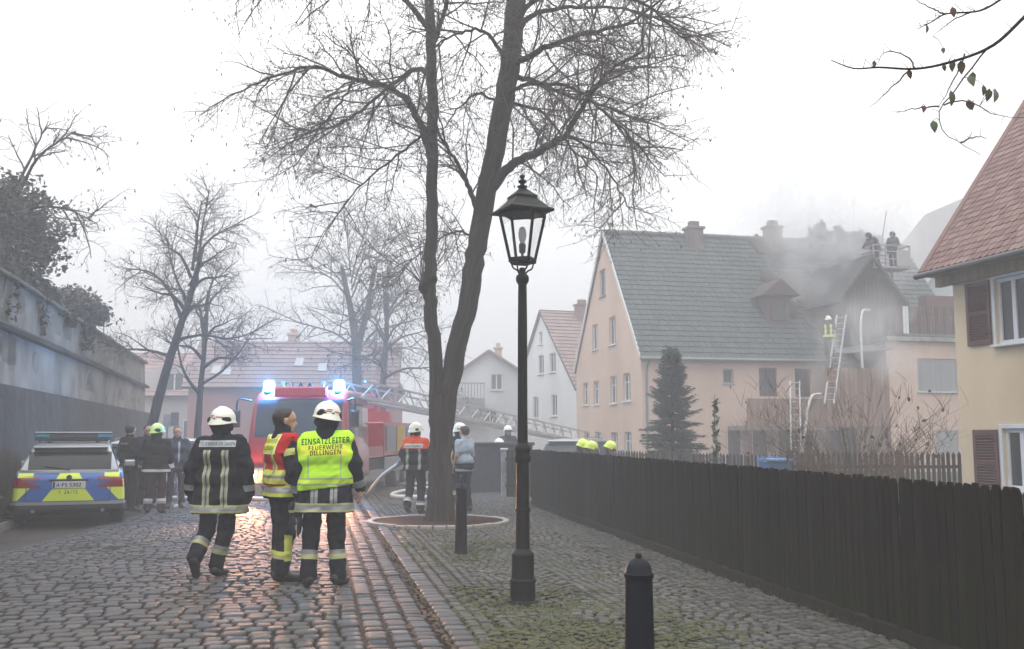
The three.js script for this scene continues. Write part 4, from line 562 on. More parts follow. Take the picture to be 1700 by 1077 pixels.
// leafy evergreen clumps
function leafClump(parent, name, cs, n, size, m, seed) { // leaves scattered through rounded lobes [x,y,z,rx,ry,rz]
  const r = rnd(seed), g = new THREE.BufferGeometry(); g.setAttribute('position', new THREE.BufferAttribute(new Float32Array([0, 0, -1, 0.55, 0.15, 0, 0, 0.05, 1, -0.55, 0.15, 0]), 3)); g.setIndex([0, 2, 1, 0, 3, 2]); g.computeVertexNormals();
  const im = new THREE.InstancedMesh(g, m, n), M = new THREE.Matrix4(), Q = new THREE.Quaternion(), C = new THREE.Color(); let tot = 0; cs.forEach((c) => (tot += c[3] * c[4] * c[5]));
  for (let k = 0; k < n; k++) { let w = r() * tot, c = cs[0]; for (c of cs) { w -= c[3] * c[4] * c[5]; if (w < 0) break; } const u = r() * 2 - 1, a = r() * 6.283, q = Math.sqrt(1 - u * u); let rad = Math.pow(r(), 0.45); let dx = q * Math.cos(a), dy = u, dz = q * Math.sin(a); rad *= 0.8 + 0.45 * noise3(c[0] + dx * 3, c[1] + dy * 3, c[2] + dz * 3, seed); const s = size * (0.6 + r() * 0.8); M.compose(V(c[0] + dx * rad * c[3], c[1] + dy * rad * c[4], c[2] + dz * rad * c[5]), Q.setFromEuler(new THREE.Euler(r() * 6, r() * 6, r() * 6)), V(s, s, s)); im.setMatrixAt(k, M); const f = 0.55 + 0.9 * r(); C.setRGB(f, f, f); im.setColorAt(k, C); }
  im.name = name; im.userData.kind = 'stuff'; parent.add(im); return im;
}
const mIvy = mat('dull evergreen leaf', [0.045, 0.05, 0.035], { roughness: 0.7, transmission: 0.3 }), mIvyB = mat('brownish leaf', [0.055, 0.05, 0.045], { roughness: 0.8, transmission: 0.3 });
{
  const a = tree('overgrown_tree', 'dark ivy-covered tree on top of the wall at the left edge', [-12.85, 3.6, -24.5], [[[[0, 0, 0], [0.1, 1.5, 0], [0.2, 3, 0], [0.4, 4.4, 0.2]], 0.22, 0.08]], [[[[0.2, 2.8, 0], [0.9, 3.5, 0.3], [1.8, 3.5, 0.5], [2.7, 3.1, 0.6]], 0.06, 0.012], [[[0.3, 3.6, 0], [1.0, 4.8, 0.3], [1.7, 5.3, 0.4], [2.0, 5.5, 0.4]], 0.05, 0.01], [[[0.2, 3.2, 0], [-0.4, 4.4, 0.5], [-0.8, 5.6, 0.8]], 0.05, 0.01], [[[0.3, 4, 0], [0.7, 5.2, -0.2], [0.9, 6.0, -0.4]], 0.05, 0.01]], { seed: 23, bark: mBarkDark, thick: 1.3, detail: 0.8, pods: 0.3, podSize: 1.4 });
  leafClump(a, 'foliage', [[0.2, 3.6, 0, 1.5, 1.0, 1.3], [0.7, 2.7, 0, 1.3, 1.1, 1.3], [0.3, 1.5, 0, 1.5, 1.1, 1.4], [-0.8, 4.0, 0, 1.2, 0.9, 1.2], [0.9, 1.0, 0.2, 1.2, 0.7, 1.2]], 13000, 0.07, mIvy, 24);
  const b = thing('shrub', 'rounded dark shrub on the wall top nearest its far end', 'shrub', [-14.4, 4.5, -30]); leafClump(b, 'foliage', [[-0.3, 0.6, 0, 1.2, 0.7, 1.2], [0.9, 0.95, -0.3, 0.95, 0.8, 1.1], [0.4, 1.2, -0.5, 0.8, 0.55, 0.9], [1.5, 0.7, -0.3, 0.65, 0.5, 0.7]], 6500, 0.075, mIvy, 26); part(b, 'stem', [bar([0, -0.6, 0], [0.1, 0.6, 0], 0.06), bar([0.8, -0.5, -0.3], [0.9, 0.8, -0.3], 0.06)], mBarkDark);
  const c = thing('shrub', 'low brownish hedge-like shrub on the wall beneath the ivy-covered tree', 'shrub', [-12.4, 4.4, -26.5]); leafClump(c, 'foliage', [[-0.4, 0.5, 1, 1.3, 0.9, 1.6], [0.1, 0.55, -1.2, 1.2, 0.8, 1.5]], 5200, 0.07, mIvyB, 27); part(c, 'stem', [bar([-0.3, -0.6, 1], [-0.3, 0.5, 1], 0.05), bar([0, -0.6, -1], [0.1, 0.5, -1.2], 0.05)], mBarkDark);
}
// conifer in the garden
{
  const t = thing('conifer', 'dark green young conifer in front of the pink house', 'tree', [4.82, 0, -30]), r = rnd(51), tb = new Tubes(), ndl = [];
  part(t, 'trunk', cyl(0.08, 0.012, 4.15, 0, 0, 0, 10), mBarkDark);
  for (let y = 0.25; y < 4.05; y += 0.12) { const n = 9, L = (1.22 * Math.pow(1 - y / 4.3, 0.8) + 0.05); for (let k = 0; k < n; k++) { const a = k / n * 6.283 + y * 3 + r() * 0.5, l = L * (0.55 + r() * 0.65), yj = (r() - 0.5) * 0.2, p = []; for (let s = 0; s <= 4; s++) { const f = s / 4; p.push(V(Math.cos(a) * l * f, y + yj + 0.12 * f - 0.28 * f * f * (y < 2 ? 1 : 0.4) + f * f * f * 0.18, Math.sin(a) * l * f)); } tb.add(p, p.map((_, i) => 0.014 - i * 0.0028), 4); for (let m = 0; m < 46 * l + 8; m++) { const f = 0.15 + r() * 0.85, b = p[Math.min(3, Math.floor(f * 4))].clone().lerp(p[Math.min(4, Math.floor(f * 4) + 1)], f * 4 % 1); const sd = r() < 0.5 ? 1 : -1; ndl.push([b, a + sd * (0.2 + r() * 0.9), (r() - 0.75) * 0.9, 0.1 + (1 - f) * 0.16]); } } }
  part(t, 'branches', tb.geo(), mBarkDark, null, 'stuff');
  const g = new THREE.ConeGeometry(0.17, 1, 4, 1); g.rotateX(PI / 2); g.translate(0, 0, 0.5); const im = new THREE.InstancedMesh(g, mat('conifer sprig', [0.035, 0.052, 0.04], { roughness: 0.9 }), ndl.length), M = new THREE.Matrix4(), Q = new THREE.Quaternion(); ndl.forEach(([p, a, e, s], k) => { M.compose(p, Q.setFromEuler(new THREE.Euler(-e, PI / 2 - a, 0, 'YXZ')), V(s, s * 0.6, s * 1.25)); im.setMatrixAt(k, M); }); im.name = 'needles'; im.userData.kind = 'stuff'; t.add(im);
}
// single big-leaf branch in the near corner and garden plants
const leafGeo = (() => { const g = new THREE.PlaneGeometry(1, 1, 4, 4), p = g.attributes.position; for (let i = 0; i < p.count; i++) { const u = p.getX(i) * 2, v = p.getY(i) + 0.5, w = Math.sin(Math.pow(v, 0.75) * PI) * 0.27 + 0.01; p.setXYZ(i, u * w, -v, 0.1 * Math.abs(u) * w + 0.1 * Math.sin(v * 3)); } g.computeVertexNormals(); return g; })();
const mLeaf = [mat('dull olive leaf', [0.06, 0.062, 0.025], { roughness: 0.6, transmission: 0.35, transmission: 0.3 }), mat('brown dry leaf', [0.085, 0.045, 0.025], { roughness: 0.8, transmission: 0.3 }), mat('green leaf', [0.055, 0.085, 0.03], { roughness: 0.6, transmission: 0.3 })];
{
  const t = thing('overhanging_branch', 'thin dark branch with a few leaves hanging into the upper right corner', 'branch', [2.6, 3.7, -5]), f = new Tubes(), r = rnd(71);
  const main = [[[0.7, 0.75, 0], [0.35, 0.3, 0], [0.09, 0.05, 0], [-0.1, -0.12, 0.02], [-0.31, -0.21, 0.04], [-0.52, -0.26, 0.06], [-0.72, -0.26, 0.08], [-0.85, -0.265, 0.08], [-0.97, -0.23, 0.1]], [[0.75, 0.7, 0.0], [0.2, 0.26, 0.0], [0.0, 0.16, 0.0], [-0.14, 0.08, 0.0], [-0.34, 0.05, 0.02], [-0.42, 0.0, 0.04], [-0.5, -0.04, 0.04]]];
  const subs = [[[-0.12, -0.12, 0.02], [-0.22, -0.25, 0.0], [-0.3, -0.36, -0.02], [-0.38, -0.46, -0.02], [-0.36, -0.57, -0.02], [-0.27, -0.64, 0], [-0.18, -0.7, 0]], [[-0.25, -0.17, 0.03], [-0.32, -0.33, 0], [-0.38, -0.44, -0.02]], [[-0.36, -0.43, 0], [-0.26, -0.42, 0.03], [-0.14, -0.5, 0.06], [0.02, -0.53, 0.08]], [[-0.38, -0.44, 0], [-0.5, -0.44, -0.03], [-0.6, -0.46, -0.05]], [[-0.55, -0.26, 0.05], [-0.65, -0.36, 0.05], [-0.77, -0.47, 0.05]], [[-0.52, -0.26, 0.05], [-0.56, -0.19, 0.05], [-0.68, -0.17, 0.06], [-0.72, -0.25, 0.06]], [[-0.34, 0.05, 0.02], [-0.42, 0.1, 0.0], [-0.52, 0.16, 0.0]], [[-0.1, 0.1, 0.0], [-0.3, 0.02, 0.0], [-0.4, -0.06, 0.0]], [[-0.28, -0.63, 0], [-0.2, -0.6, 0], [-0.14, -0.61, 0]]];
  const way = []; main.forEach((p, k) => { const c = curve(p, 40); way.push(...c); part(t, 'limb', new Tubes().add(c, c.map((_, i) => (k ? 0.0075 : 0.011) * (1 - i / 46) + 0.001), 7).geo(), mBarkDark); });
  subs.forEach((p) => { const c = curve(p, 14).map((q) => q.add(V((r() - 0.5) * 0.008, (r() - 0.5) * 0.008, 0))); way.push(...c); f.add(c, c.map((_, i) => 0.0052 * (1 - i / 18)), 5); for (let k = 0; k < 4; k++) { const b = c[3 + Math.floor(r() * 10)], e = b.clone().add(V((r() - 0.6) * 0.12, (r() - 0.4) * 0.1, (r() - 0.5) * 0.1)); f.add([b, b.clone().lerp(e, 0.5).add(V(0, 0.008, 0)), e], [0.0016, 0.0012, 0.0006], 3); } });
  main.forEach((p) => { const c = curve(p, 40); for (let k = 0; k < 16; k++) { const b = c[12 + Math.floor(r() * 27)], e = b.clone().add(V((r() - 0.6) * 0.16, (r() - 0.35) * 0.14, (r() - 0.5) * 0.14)); f.add([b, b.clone().lerp(e, 0.5).add(V(0, 0.01, 0)), e], [0.002, 0.0013, 0.0006], 3); } });
  const spots = [[-0.31, -0.2, 0.06, 0], [-0.27, -0.2, 0.075, 1], [-0.36, -0.22, 0.04, 0], [-0.33, -0.36, 0.085, 0], [-0.23, -0.28, 0.075, 2], [-0.16, -0.33, 0.06, 0], [-0.1, -0.35, 0.085, 2], [-0.13, -0.35, 0.07, 0], [-0.24, -0.41, 0.06, 1], [-0.22, -0.42, 0.05, 0], [-0.47, -0.44, 0.045, 1], [-0.43, -0.52, 0.07, 2], [-0.54, -0.25, 0.05, 1], [-0.44, 0.0, 0.06, 1], [-0.3, 0.09, 0.06, 1], [-0.36, -0.13, 0.04, 1], [-0.72, -0.2, 0.045, 1], [-0.21, -0.26, 0.06, 0]];
  for (const [x, y] of spots) { const e = V(x, y, 0.02); let b = way[0]; for (const w of way) if (w.distanceTo(e) < b.distanceTo(e)) b = w; f.add([b, b.clone().lerp(e, 0.5).add(V(0.004, 0.012, 0)), e], [0.0022, 0.0016, 0.0013], 4); }
  part(t, 'twigs', f.geo(), mTwig, null, 'stuff');
  for (const [x, y, s, k] of spots) { const o = part(t, 'leaf', leafGeo, mLeaf[k]); o.position.set(x, y, 0.02); o.scale.setScalar(s); o.rotation.set((r() - 0.5) * 0.6, (r() - 0.5) * 1.8, (r() - 0.5) * 0.5); }
}
function stalk(label, pos, h, n, s, mats, spread = 0.06, seed = 1) { const t = thing('garden_plant', label, 'plant', pos), r = rnd(seed), c = curve([[0, 0, 0], [0.02, h * 0.3, 0.02], [-0.02, h * 0.7, 0], [0.0, h, 0]], 16); part(t, 'stem', new Tubes().add(c, c.map((_, i) => 0.016 - i * 0.0006), 6).geo(), mTwig); for (let k = 0; k < n; k++) { const f = 0.3 + 0.7 * k / n, o = part(t, 'leaf', leafGeo, mats[Math.floor(r() * mats.length)]), a = r() * 6.28, w = spread * (0.5 + r()); o.position.set(Math.cos(a) * w, h * f, Math.sin(a) * w); o.scale.setScalar(s * (0.6 + r() * 0.7)); o.rotation.set(0.5 + r() * 0.7, Math.PI / 2 - a, (r() - 0.5) * 0.8, 'YXZ'); } return t; }
stalk('tall leafy green stalk standing right of the conifer', [4.48, 0, -22], 2.45, 46, 0.22, [mLeaf[0], mLeaf[2], mLeaf[2]], 0.09, 4);
{
  const t = thing('shrub', 'bare brown shrub of arching stems in front of the wood screen', 'shrub', [6.15, 0, -18.2]), r = rnd(83), f = new Tubes(), lv = [];
  for (let k = 0; k < 150; k++) { const a = r() * 6.28, l = 1.2 + r() * 1.8, d = V(Math.cos(a) * 0.3 * (0.3 + r()), 1, Math.sin(a) * 0.35), p = [V(Math.cos(a) * 0.2, 0, Math.sin(a) * 0.2)]; const ben = 0.06 + r() * 0.13; for (let s = 1; s <= 7; s++) { d.x += Math.cos(a) * ben; d.y -= ben * 0.5; p.push(p[s - 1].clone().addScaledVector(d.clone().normalize(), l / 7)); } f.add(p, p.map((_, i) => 0.008 - i * 0.0009), 4); for (let m = 0; m < 8; m++) { const b = p[2 + Math.floor(r() * 6)], e = b.clone().add(V((r() - 0.5) * 0.5, 0.1 + r() * 0.3, (r() - 0.5) * 0.5)); f.add([b, b.clone().lerp(e, 0.5).add(V(0, 0.03, 0)), e], [0.005, 0.004, 0.002], 3); if (r() < 0.2) lv.push(e); } if (r() < 0.35) lv.push(p[7], p[6]); }
  part(t, 'stems', f.geo(), mat('brown stem', [0.13, 0.088, 0.062], {}), null, 'stuff'); lv.slice(0, 70).forEach((p) => { const o = part(t, 'leaf', leafGeo, mLeaf[1]); o.position.copy(p); o.scale.setScalar(0.06 + r() * 0.06); o.rotation.set(r(), r() * 6, r()); });
}
// ---------- street furniture ----------
const mIron = mat('dark green black cast iron', [0.009, 0.0095, 0.0095], { roughness: 0.5, map: rep(T.mottle, 2), bumpMap: rep(T.grain, 3), bumpScale: 0.002, specularIntensity: 0.28 });
const mBoll = mat('blue black bollard paint', [0.007, 0.0085, 0.014], { roughness: 0.5, specularIntensity: 0.28, map: rep(T.mottle, 2), bumpMap: rep(T.grain, 3), bumpScale: 0.0015 });
const flat = (g) => { const q = g.index ? g.toNonIndexed() : g; q.computeVertexNormals(); return q; };
{
  const t = thing('street_lamp', 'old style cast iron street lamp with glass lantern and clear bulb', 'street lamp', [0.1, 0, -9.45]);
  part(t, 'base', lathe([[0.0, 0], [0.125, 0], [0.125, 0.03], [0.118, 0.04], [0.118, 0.2], [0.126, 0.215], [0.126, 0.235], [0.105, 0.25], [0.103, 0.44], [0.108, 0.455], [0.1, 0.475], [0.075, 0.5], [0.068, 0.515]], 28), mIron);
  part(t, 'pole', lathe([[0.066, 0.5], [0.064, 0.85], [0.074, 0.86], [0.074, 0.88], [0.062, 0.895], [0.06, 1.26], [0.056, 1.3]], 24), mIron);
  part(t, 'collar', lathe([[0.056, 1.3], [0.078, 1.32], [0.082, 1.36], [0.07, 1.375], [0.07, 1.41], [0.08, 1.425], [0.076, 1.455], [0.05, 1.49]], 24), mIron);
  part(t, 'pole', lathe([[0.05, 1.48], [0.047, 1.7], [0.045, 2.6], [0.041, 2.98], [0.041, 3.02]], 24), mIron);
  part(t, 'collar', lathe([[0.041, 3.0], [0.06, 3.03], [0.064, 3.06], [0.056, 3.09], [0.035, 3.1], [0.03, 3.13], [0.03, 3.16], [0, 3.17]], 20), mIron);
  const la = 0.35, q = (h, s) => [0, 1, 2, 3].map((k) => { const a = la + PI / 4 + k * PI / 2; return [Math.cos(a) * s, h, Math.sin(a) * s]; });
  const B = q(3.235, 0.132), Tt = q(3.695, 0.245); const fr = [];
  for (let k = 0; k < 4; k++) { fr.push(beam(B[k], Tt[k], 0.022, 0.022), beam(B[k], B[(k + 1) % 4], 0.03, 0.045), beam(Tt[k], Tt[(k + 1) % 4], 0.024, 0.03)); }
  const L = part(t, 'lantern_frame', fr, mIron);
  const mLG = mat('clear lantern glass', [0.96, 0.97, 0.97], { transmission: 1, thickness: 0, roughness: 0.03, ior: 1.45 });
  for (let k = 0; k < 4; k++) { const a = B[k], b = B[(k + 1) % 4], c = Tt[(k + 1) % 4], d = Tt[k], s = 0.985, g = new THREE.BufferGeometry(); g.setAttribute('position', new THREE.BufferAttribute(new Float32Array([a, b, c, a, c, d].flatMap((v) => [v[0] * s, v[1], v[2] * s])), 3)); g.computeVertexNormals(); part(L, 'pane', g, mLG); }
  part(t, 'lantern_floor', flat(new THREE.CylinderGeometry(0.135, 0.11, 0.03, 4).rotateY(-la).translate(0, 3.212, 0)), mIron);
  for (let k = 0; k < 4; k++) { const a = la + PI / 4 + k * PI / 2, c = Math.cos(a), s = Math.sin(a); part(t, 'bracket', tube([[c * 0.03, 3.08, s * 0.03], [c * 0.05, 3.13, s * 0.05], [c * 0.1, 3.16, s * 0.1], [c * 0.118, 3.21, s * 0.118]], 0.0085, 12, 6), mIron); }
  part(t, 'lantern_roof', flat(new THREE.LatheGeometry([[0.0, 3.69], [0.235, 3.69], [0.325, 3.7], [0.33, 3.715], [0.315, 3.73], [0.27, 3.745], [0.16, 3.83], [0.15, 3.85], [0.16, 3.853], [0.158, 3.865], [0.1, 3.9], [0.05, 3.935], [0.035, 3.95]].map((p) => new THREE.Vector2(...p)), 4).rotateY(-la)), mIron);
  part(t, 'finial', lathe([[0.033, 3.945], [0.05, 3.955], [0.05, 3.967], [0.022, 3.975], [0.02, 3.99], [0.04, 4.005], [0.04, 4.02], [0.018, 4.035], [0.016, 4.045], [0.026, 4.055], [0.026, 4.07], [0.01, 4.08], [0, 4.1]], 16), mIron);
  part(t, 'socket', lathe([[0.012, 3.22], [0.012, 3.3], [0.03, 3.315], [0.034, 3.38], [0.03, 3.4], [0.0, 3.405]], 16), mat('dark socket', [0.05, 0.048, 0.05], { roughness: 0.5 }));
  part(t, 'bulb', lathe([[0.018, 3.4], [0.03, 3.43], [0.04, 3.475], [0.038, 3.52], [0.026, 3.555], [0.0, 3.57]], 18), mat('frosted unlit bulb', [0.5, 0.5, 0.52], { roughness: 0.35, transmission: 0.4 }));
  part(t, 'base_plate', [cyl(0.14, 0.14, 0.045, 0, 0, 0, 24)], mat('worn base plate', [0.02, 0.019, 0.018], { map: T.mottle }));
}
{
  const prof = [[0, 0], [0.088, 0], [0.088, 0.03], [0.08, 0.045], [0.078, 0.12], [0.067, 0.86], [0.068, 0.875], [0.073, 0.88], [0.073, 0.893], [0.066, 0.9], [0.06, 0.93], [0.044, 0.955], [0.02, 0.968], [0.016, 0.972], [0.019, 0.98], [0.016, 0.99], [0, 0.993]];
  const a = thing('bollard', 'near blue-black cast iron bollard with domed top, cut by the bottom of the frame', 'bollard', [0.62, 0, -4.97], 0, 'cast iron bollards along the sidewalk'); part(a, 'post', lathe(prof.slice(0, 9), 28), mBoll); part(a, 'cap', lathe(prof.slice(8), 28), mBoll);
  const b = a.clone(); b.name = numbered('bollard'); b.position.set(-0.67, 0, -13.3); b.scale.set(1.04, 0.97, 1.04); b.userData = { ...a.userData, label: 'farther dark bollard standing in front of the tree ring' }; scene.add(b);
}
function signPost(pos, label, cat, w, h, y, m, back) { const t = thing('traffic_sign', label, cat, pos, 0.1); part(t, 'post', cyl(0.03, 0.03, y + h / 2, 0, 0, 0, 8), mZinc); part(t, 'panel', box(w, h, 0.03, 0, y, 0.04, 0.008), m); part(t, 'clamp', [box(0.1, 0.03, 0.06, 0, y - h * 0.25, 0, 0.004), box(0.1, 0.03, 0.06, 0, y + h * 0.25, 0, 0.004)], mZinc); return t; }
signPost([-13.2, 0, -38.3], 'pale grey back of a small square sign on a thin post', 'sign', 0.3, 0.5, 2.1, mat('pale sign back', [0.35, 0.36, 0.38], { roughness: 0.5 }));
signPost([-12.75, 0, -37.8], 'darker square sign on a thin post beside the pale one', 'sign', 0.3, 0.52, 2.15, mat('dark sign back', [0.16, 0.14, 0.17], { roughness: 0.5 }));
{
  const t = thing('barrier_frame', 'white tubular barrier frame standing among the people beside the police car', 'barrier', [-7.25, 0, -21.9], 0.15); const m = mat('white barrier tube', [0.62, 0.63, 0.64], { roughness: 0.5 });
  part(t, 'upright', bar([0, 0, 0], [0, 1.25, 0], 0.03), m); part(t, 'upright', bar([1.3, 0, 0], [1.3, 0.55, 0], 0.03), m); for (const y of [0.35, 0.5]) part(t, 'crossbar', bar([0, y, 0], [1.35, y + 0.02, 0], 0.03), m); part(t, 'foot', box(0.1, 0.06, 0.6, 0, 0.03, 0, 0.01), m); part(t, 'foot', box(0.1, 0.06, 0.6, 1.3, 0.03, 0, 0.01), m);
}
{
  const t = thing('waste_bin', 'blue lidded waste bin behind the picket fence', 'bin', [5.3, 0, -20.2], 0.1); const mb = mat('blue plastic', [0.045, 0.13, 0.32], { roughness: 0.5 });
  part(t, 'body', flat(new THREE.CylinderGeometry(0.36, 0.27, 0.92, 4).rotateY(PI / 4).translate(0, 0.46, 0)), mb); part(t, 'lid', box(0.58, 0.07, 0.6, 0, 0.96, 0, 0.025), mat('light blue lid', [0.09, 0.21, 0.42], { roughness: 0.45 })); part(t, 'handle', bar([-0.2, 1.0, -0.3], [0.2, 1.0, -0.3], 0.02), mb); t.scale.y = 1.1;
}
// ---------- vehicles ----------
const mTyre = mat('tyre rubber', [0.018, 0.018, 0.019], { roughness: 0.85 }), mRim = mat('alloy rim', [0.4, 0.41, 0.42], { roughness: 0.35, metalness: 0.8 }), mBlackP = mat('black plastic', [0.022, 0.022, 0.025], { roughness: 0.55 }), mCarGlass = mat('car glass', [0.018, 0.024, 0.025], { roughness: 0.09, specularIntensity: 0.55 });
function wheel(parent, x, y, z, r, w, ry = 0) {
  const g = new THREE.LatheGeometry([[r * 0.62, -w / 2], [r * 0.9, -w / 2], [r, -w * 0.36], [r, w * 0.36], [r * 0.9, w / 2], [r * 0.62, w / 2]].map((p) => new THREE.Vector2(...p)), 28).rotateZ(PI / 2), o = part(parent, 'wheel', g, mTyre); o.position.set(x, y, z);
  const rim = [new THREE.LatheGeometry([[r * 0.64, -w * 0.48], [r * 0.58, -w * 0.4], [r * 0.15, -w * 0.28], [0, -w * 0.28], [0, w * 0.28], [r * 0.15, w * 0.28], [r * 0.58, w * 0.4], [r * 0.64, w * 0.48]].map((p) => new THREE.Vector2(...p)), 20).rotateZ(PI / 2)]; for (let k = 0; k < 10; k++) { rim.push(box(w * 0.88, r * 0.55, 0.03, 0, r * 0.33, 0, 0.004).rotateX(k * PI / 5)); } part(o, 'rim', rim, mRim); return o;
}
// hull swept along z through cross sections [z, halfWidth, yBottom, yTop, cornerTop, cornerBottom, tuckIn]
function hull(secs, n = 7) {
  const ring = ([z, w, yb, yt, ct, cb, tuck = 0]) => { const p = []; const arc = (cx, cy, r, a0, a1) => { for (let k = 0; k <= n; k++) { const a = a0 + (a1 - a0) * k / n; p.push([cx + Math.cos(a) * r, cy + Math.sin(a) * r, z]); } }; arc(w - tuck - ct, yt - ct, ct, 0, PI / 2); arc(-w + tuck + ct, yt - ct, ct, PI / 2, PI); arc(-w + cb, yb + cb, cb, PI, PI * 1.5); arc(w - cb, yb + cb, cb, PI * 1.5, PI * 2); return p; };
  const R = secs.map(ring), m = R[0].length, P = [], I = []; R.forEach((r) => r.forEach((p) => P.push(...p)));
  for (let s = 0; s + 1 < R.length; s++) for (let k = 0; k < m; k++) { const a = s * m + k, b = s * m + (k + 1) % m; I.push(a, a + m, b, b, a + m, b + m); }
  for (const [s, f] of [[0, 1], [R.length - 1, 0]]) { const c = P.length / 3, q = R[s]; P.push(0, (q[0][1] + q[Math.floor(m * 0.7)][1]) / 2, q[0][2]); for (let k = 0; k < m; k++) { const a = s * m + k, b = s * m + (k + 1) % m; f ? I.push(c, a, b) : I.push(c, b, a); } }
  const g = new THREE.BufferGeometry(); g.setAttribute('position', new THREE.BufferAttribute(new Float32Array(P), 3)); g.setIndex(I); g.computeVertexNormals(); return g;
}
// estate car, rear at z = 0 facing +z, front at z = -4.6
function estateCar(name, label, pos, turn, paint, police) {
  const t = thing(name, label, police ? 'police car' : 'car', pos, turn);
  const lower = hull([[0.0, 0.76, 0.33, 0.78, 0.07, 0.06], [-0.02, 0.84, 0.28, 0.84, 0.07, 0.08], [-0.1, 0.885, 0.24, 0.92, 0.07, 0.09, 0.03], [-0.35, 0.905, 0.22, 0.965, 0.06, 0.07, 0.05], [-0.9, 0.91, 0.22, 0.965, 0.06, 0.06, 0.05], [-2.2, 0.91, 0.2, 0.95, 0.06, 0.06, 0.05], [-3.3, 0.905, 0.2, 0.93, 0.08, 0.06, 0.05], [-4.0, 0.88, 0.22, 0.84, 0.1, 0.08, 0.06], [-4.45, 0.78, 0.26, 0.72, 0.12, 0.1, 0.08], [-4.6, 0.6, 0.32, 0.6, 0.1, 0.08, 0.05]]);
  const cabin = hull([[-0.12, 0.79, 0.88, 0.97, 0.03, 0.03], [-0.22, 0.775, 0.9, 1.14, 0.06, 0.03, 0.04], [-0.4, 0.765, 0.9, 1.345, 0.09, 0.03, 0.1], [-0.6, 0.765, 0.9, 1.405, 0.1, 0.03, 0.12], [-1.4, 0.77, 0.9, 1.44, 0.11, 0.03, 0.13], [-2.1, 0.77, 0.9, 1.43, 0.11, 0.03, 0.13], [-2.5, 0.765, 0.9, 1.36, 0.1, 0.03, 0.11], [-2.95, 0.75, 0.9, 1.12, 0.06, 0.03, 0.05], [-3.25, 0.73, 0.88, 0.95, 0.03, 0.03]]);
  const body = part(t, 'body', lower, paint); part(t, 'roof', cabin, paint);
  part(t, 'rear_window', clip(cabin, [[-1, 0, 0, 0.66], [1, 0, 0, 0.66], [0, 1, 0, -0.965], [0, -1, 0, 1.265]], 0.006, (x, y, z) => z > -0.56), mCarGlass);
  for (const s of [-1, 1]) { part(t, 'side_window', clip(cabin, [[0, 1, 0, -0.97], [0, -1, 0, 1.33], [0, 0, 1, 1.45], [0, -0.45, -1, -0.02]], 0.006, (x, y, z, p) => Math.sign(x) === s && Math.abs(p[3]) > 0.6), mCarGlass); part(t, 'side_window', clip(cabin, [[0, 1, 0, -0.97], [0, -1, 0, 1.33], [0, 0, -1, -1.53], [0, -0.9, 1, 3.75]], 0.006, (x, y, z, p) => Math.sign(x) === s && Math.abs(p[3]) > 0.6), mCarGlass); part(t, 'door_mirror', [box(0.2, 0.13, 0.08, s * 0.98, 1.0, -2.75, 0.03), bar([s * 0.88, 0.96, -2.75], [s * 0.98, 0.98, -2.75], 0.02)], paint); }
  part(t, 'windscreen', clip(cabin, [[-1, 0, 0, 0.66], [1, 0, 0, 0.66], [0, 1, 0, -0.96], [0, -1, 0, 1.36]], 0.006, (x, y, z) => z < -2.45), mCarGlass);
  const mRed = mat('red tail light', [0.22, 0.008, 0.012], { roughness: 0.18 });
  for (const s of [-1, 1]) part(t, 'tail_light', clip(lower, [[0, 1, 0, -0.665], [0, -1, 0, 0.845], [s, 0, 0, -0.46], [0.0, -0.6 * 0, 1, 0.34], [s * -0.25, -1, 0, 1.03]], 0.012, (x, y, z) => Math.sign(x) === s && z > -0.36), mRed);
  part(t, 'bumper', clip(lower, [[0, -1, 0, 0.38], [0, 1, 0, -0.2]], 0.018, (x, y, z) => z > -0.5), mBlackP);
  part(t, 'bumper_strip', clip(lower, [[0, -1, 0, 0.425], [0, 1, 0, -0.375]], 0.022, (x, y, z) => z > -0.4), mat('silver bumper', [0.3, 0.31, 0.33], { roughness: 0.4, metalness: 0.3 }));
  const plate = part(t, 'number_plate', box(0.53, 0.115, 0.012, 0, 0.71, 0.022, 0.003), mat('plate', [0.6, 0.6, 0.6], { roughness: 0.5 })); { const g = new THREE.PlaneGeometry(0.51, 0.1); g.translate(0, 0.71, 0.0305); part(plate, 'lettering', g, mat('plate print', [0.75, 0.75, 0.75], { map: police ? canvasTex(512, 100, (c) => { c.fillStyle = '#dcdcd8'; c.fillRect(0, 0, 512, 100); c.fillStyle = '#1c3fa0'; c.fillRect(0, 0, 40, 100); c.fillStyle = '#141414'; c.font = 'bold 88px sans-serif'; c.fillText('A·PS 5302', 56, 82, 440); }) : null })); }
  for (const s of [-1, 1]) part(t, 'panel_gap', clip(lower, [[s, 0, 0, -0.655], [-s, 0, 0, 0.667], [0, 1, 0, -0.43], [0, -1, 0, 0.7]], 0.0135, (x, y, z) => z > -0.3), mBlackP); part(t, 'panel_gap', clip(lower, [[0, 1, 0, -0.426], [0, -1, 0, 0.438], [-1, 0, 0, 0.66], [1, 0, 0, 0.66]], 0.0135, (x, y, z) => z > -0.3), mBlackP); part(t, 'plate_recess', box(0.62, 0.04, 0.03, 0, 0.79, 0.006, 0.008), mBlackP);
  part(t, 'exhaust', [bar([-0.55, 0.27, 0.01], [-0.55, 0.27, -0.3], 0.035), bar([0.55, 0.27, 0.01], [0.55, 0.27, -0.3], 0.035)], mZinc);
  part(t, 'rear_spoiler', [box(1.2, 0.03, 0.2, 0, 1.36, -0.34, 0.012, 0, 0.15)], paint); part(t, 'wiper', bar([0.0, 0.97, -0.09], [-0.42, 1.03, -0.13], 0.01), mBlackP);
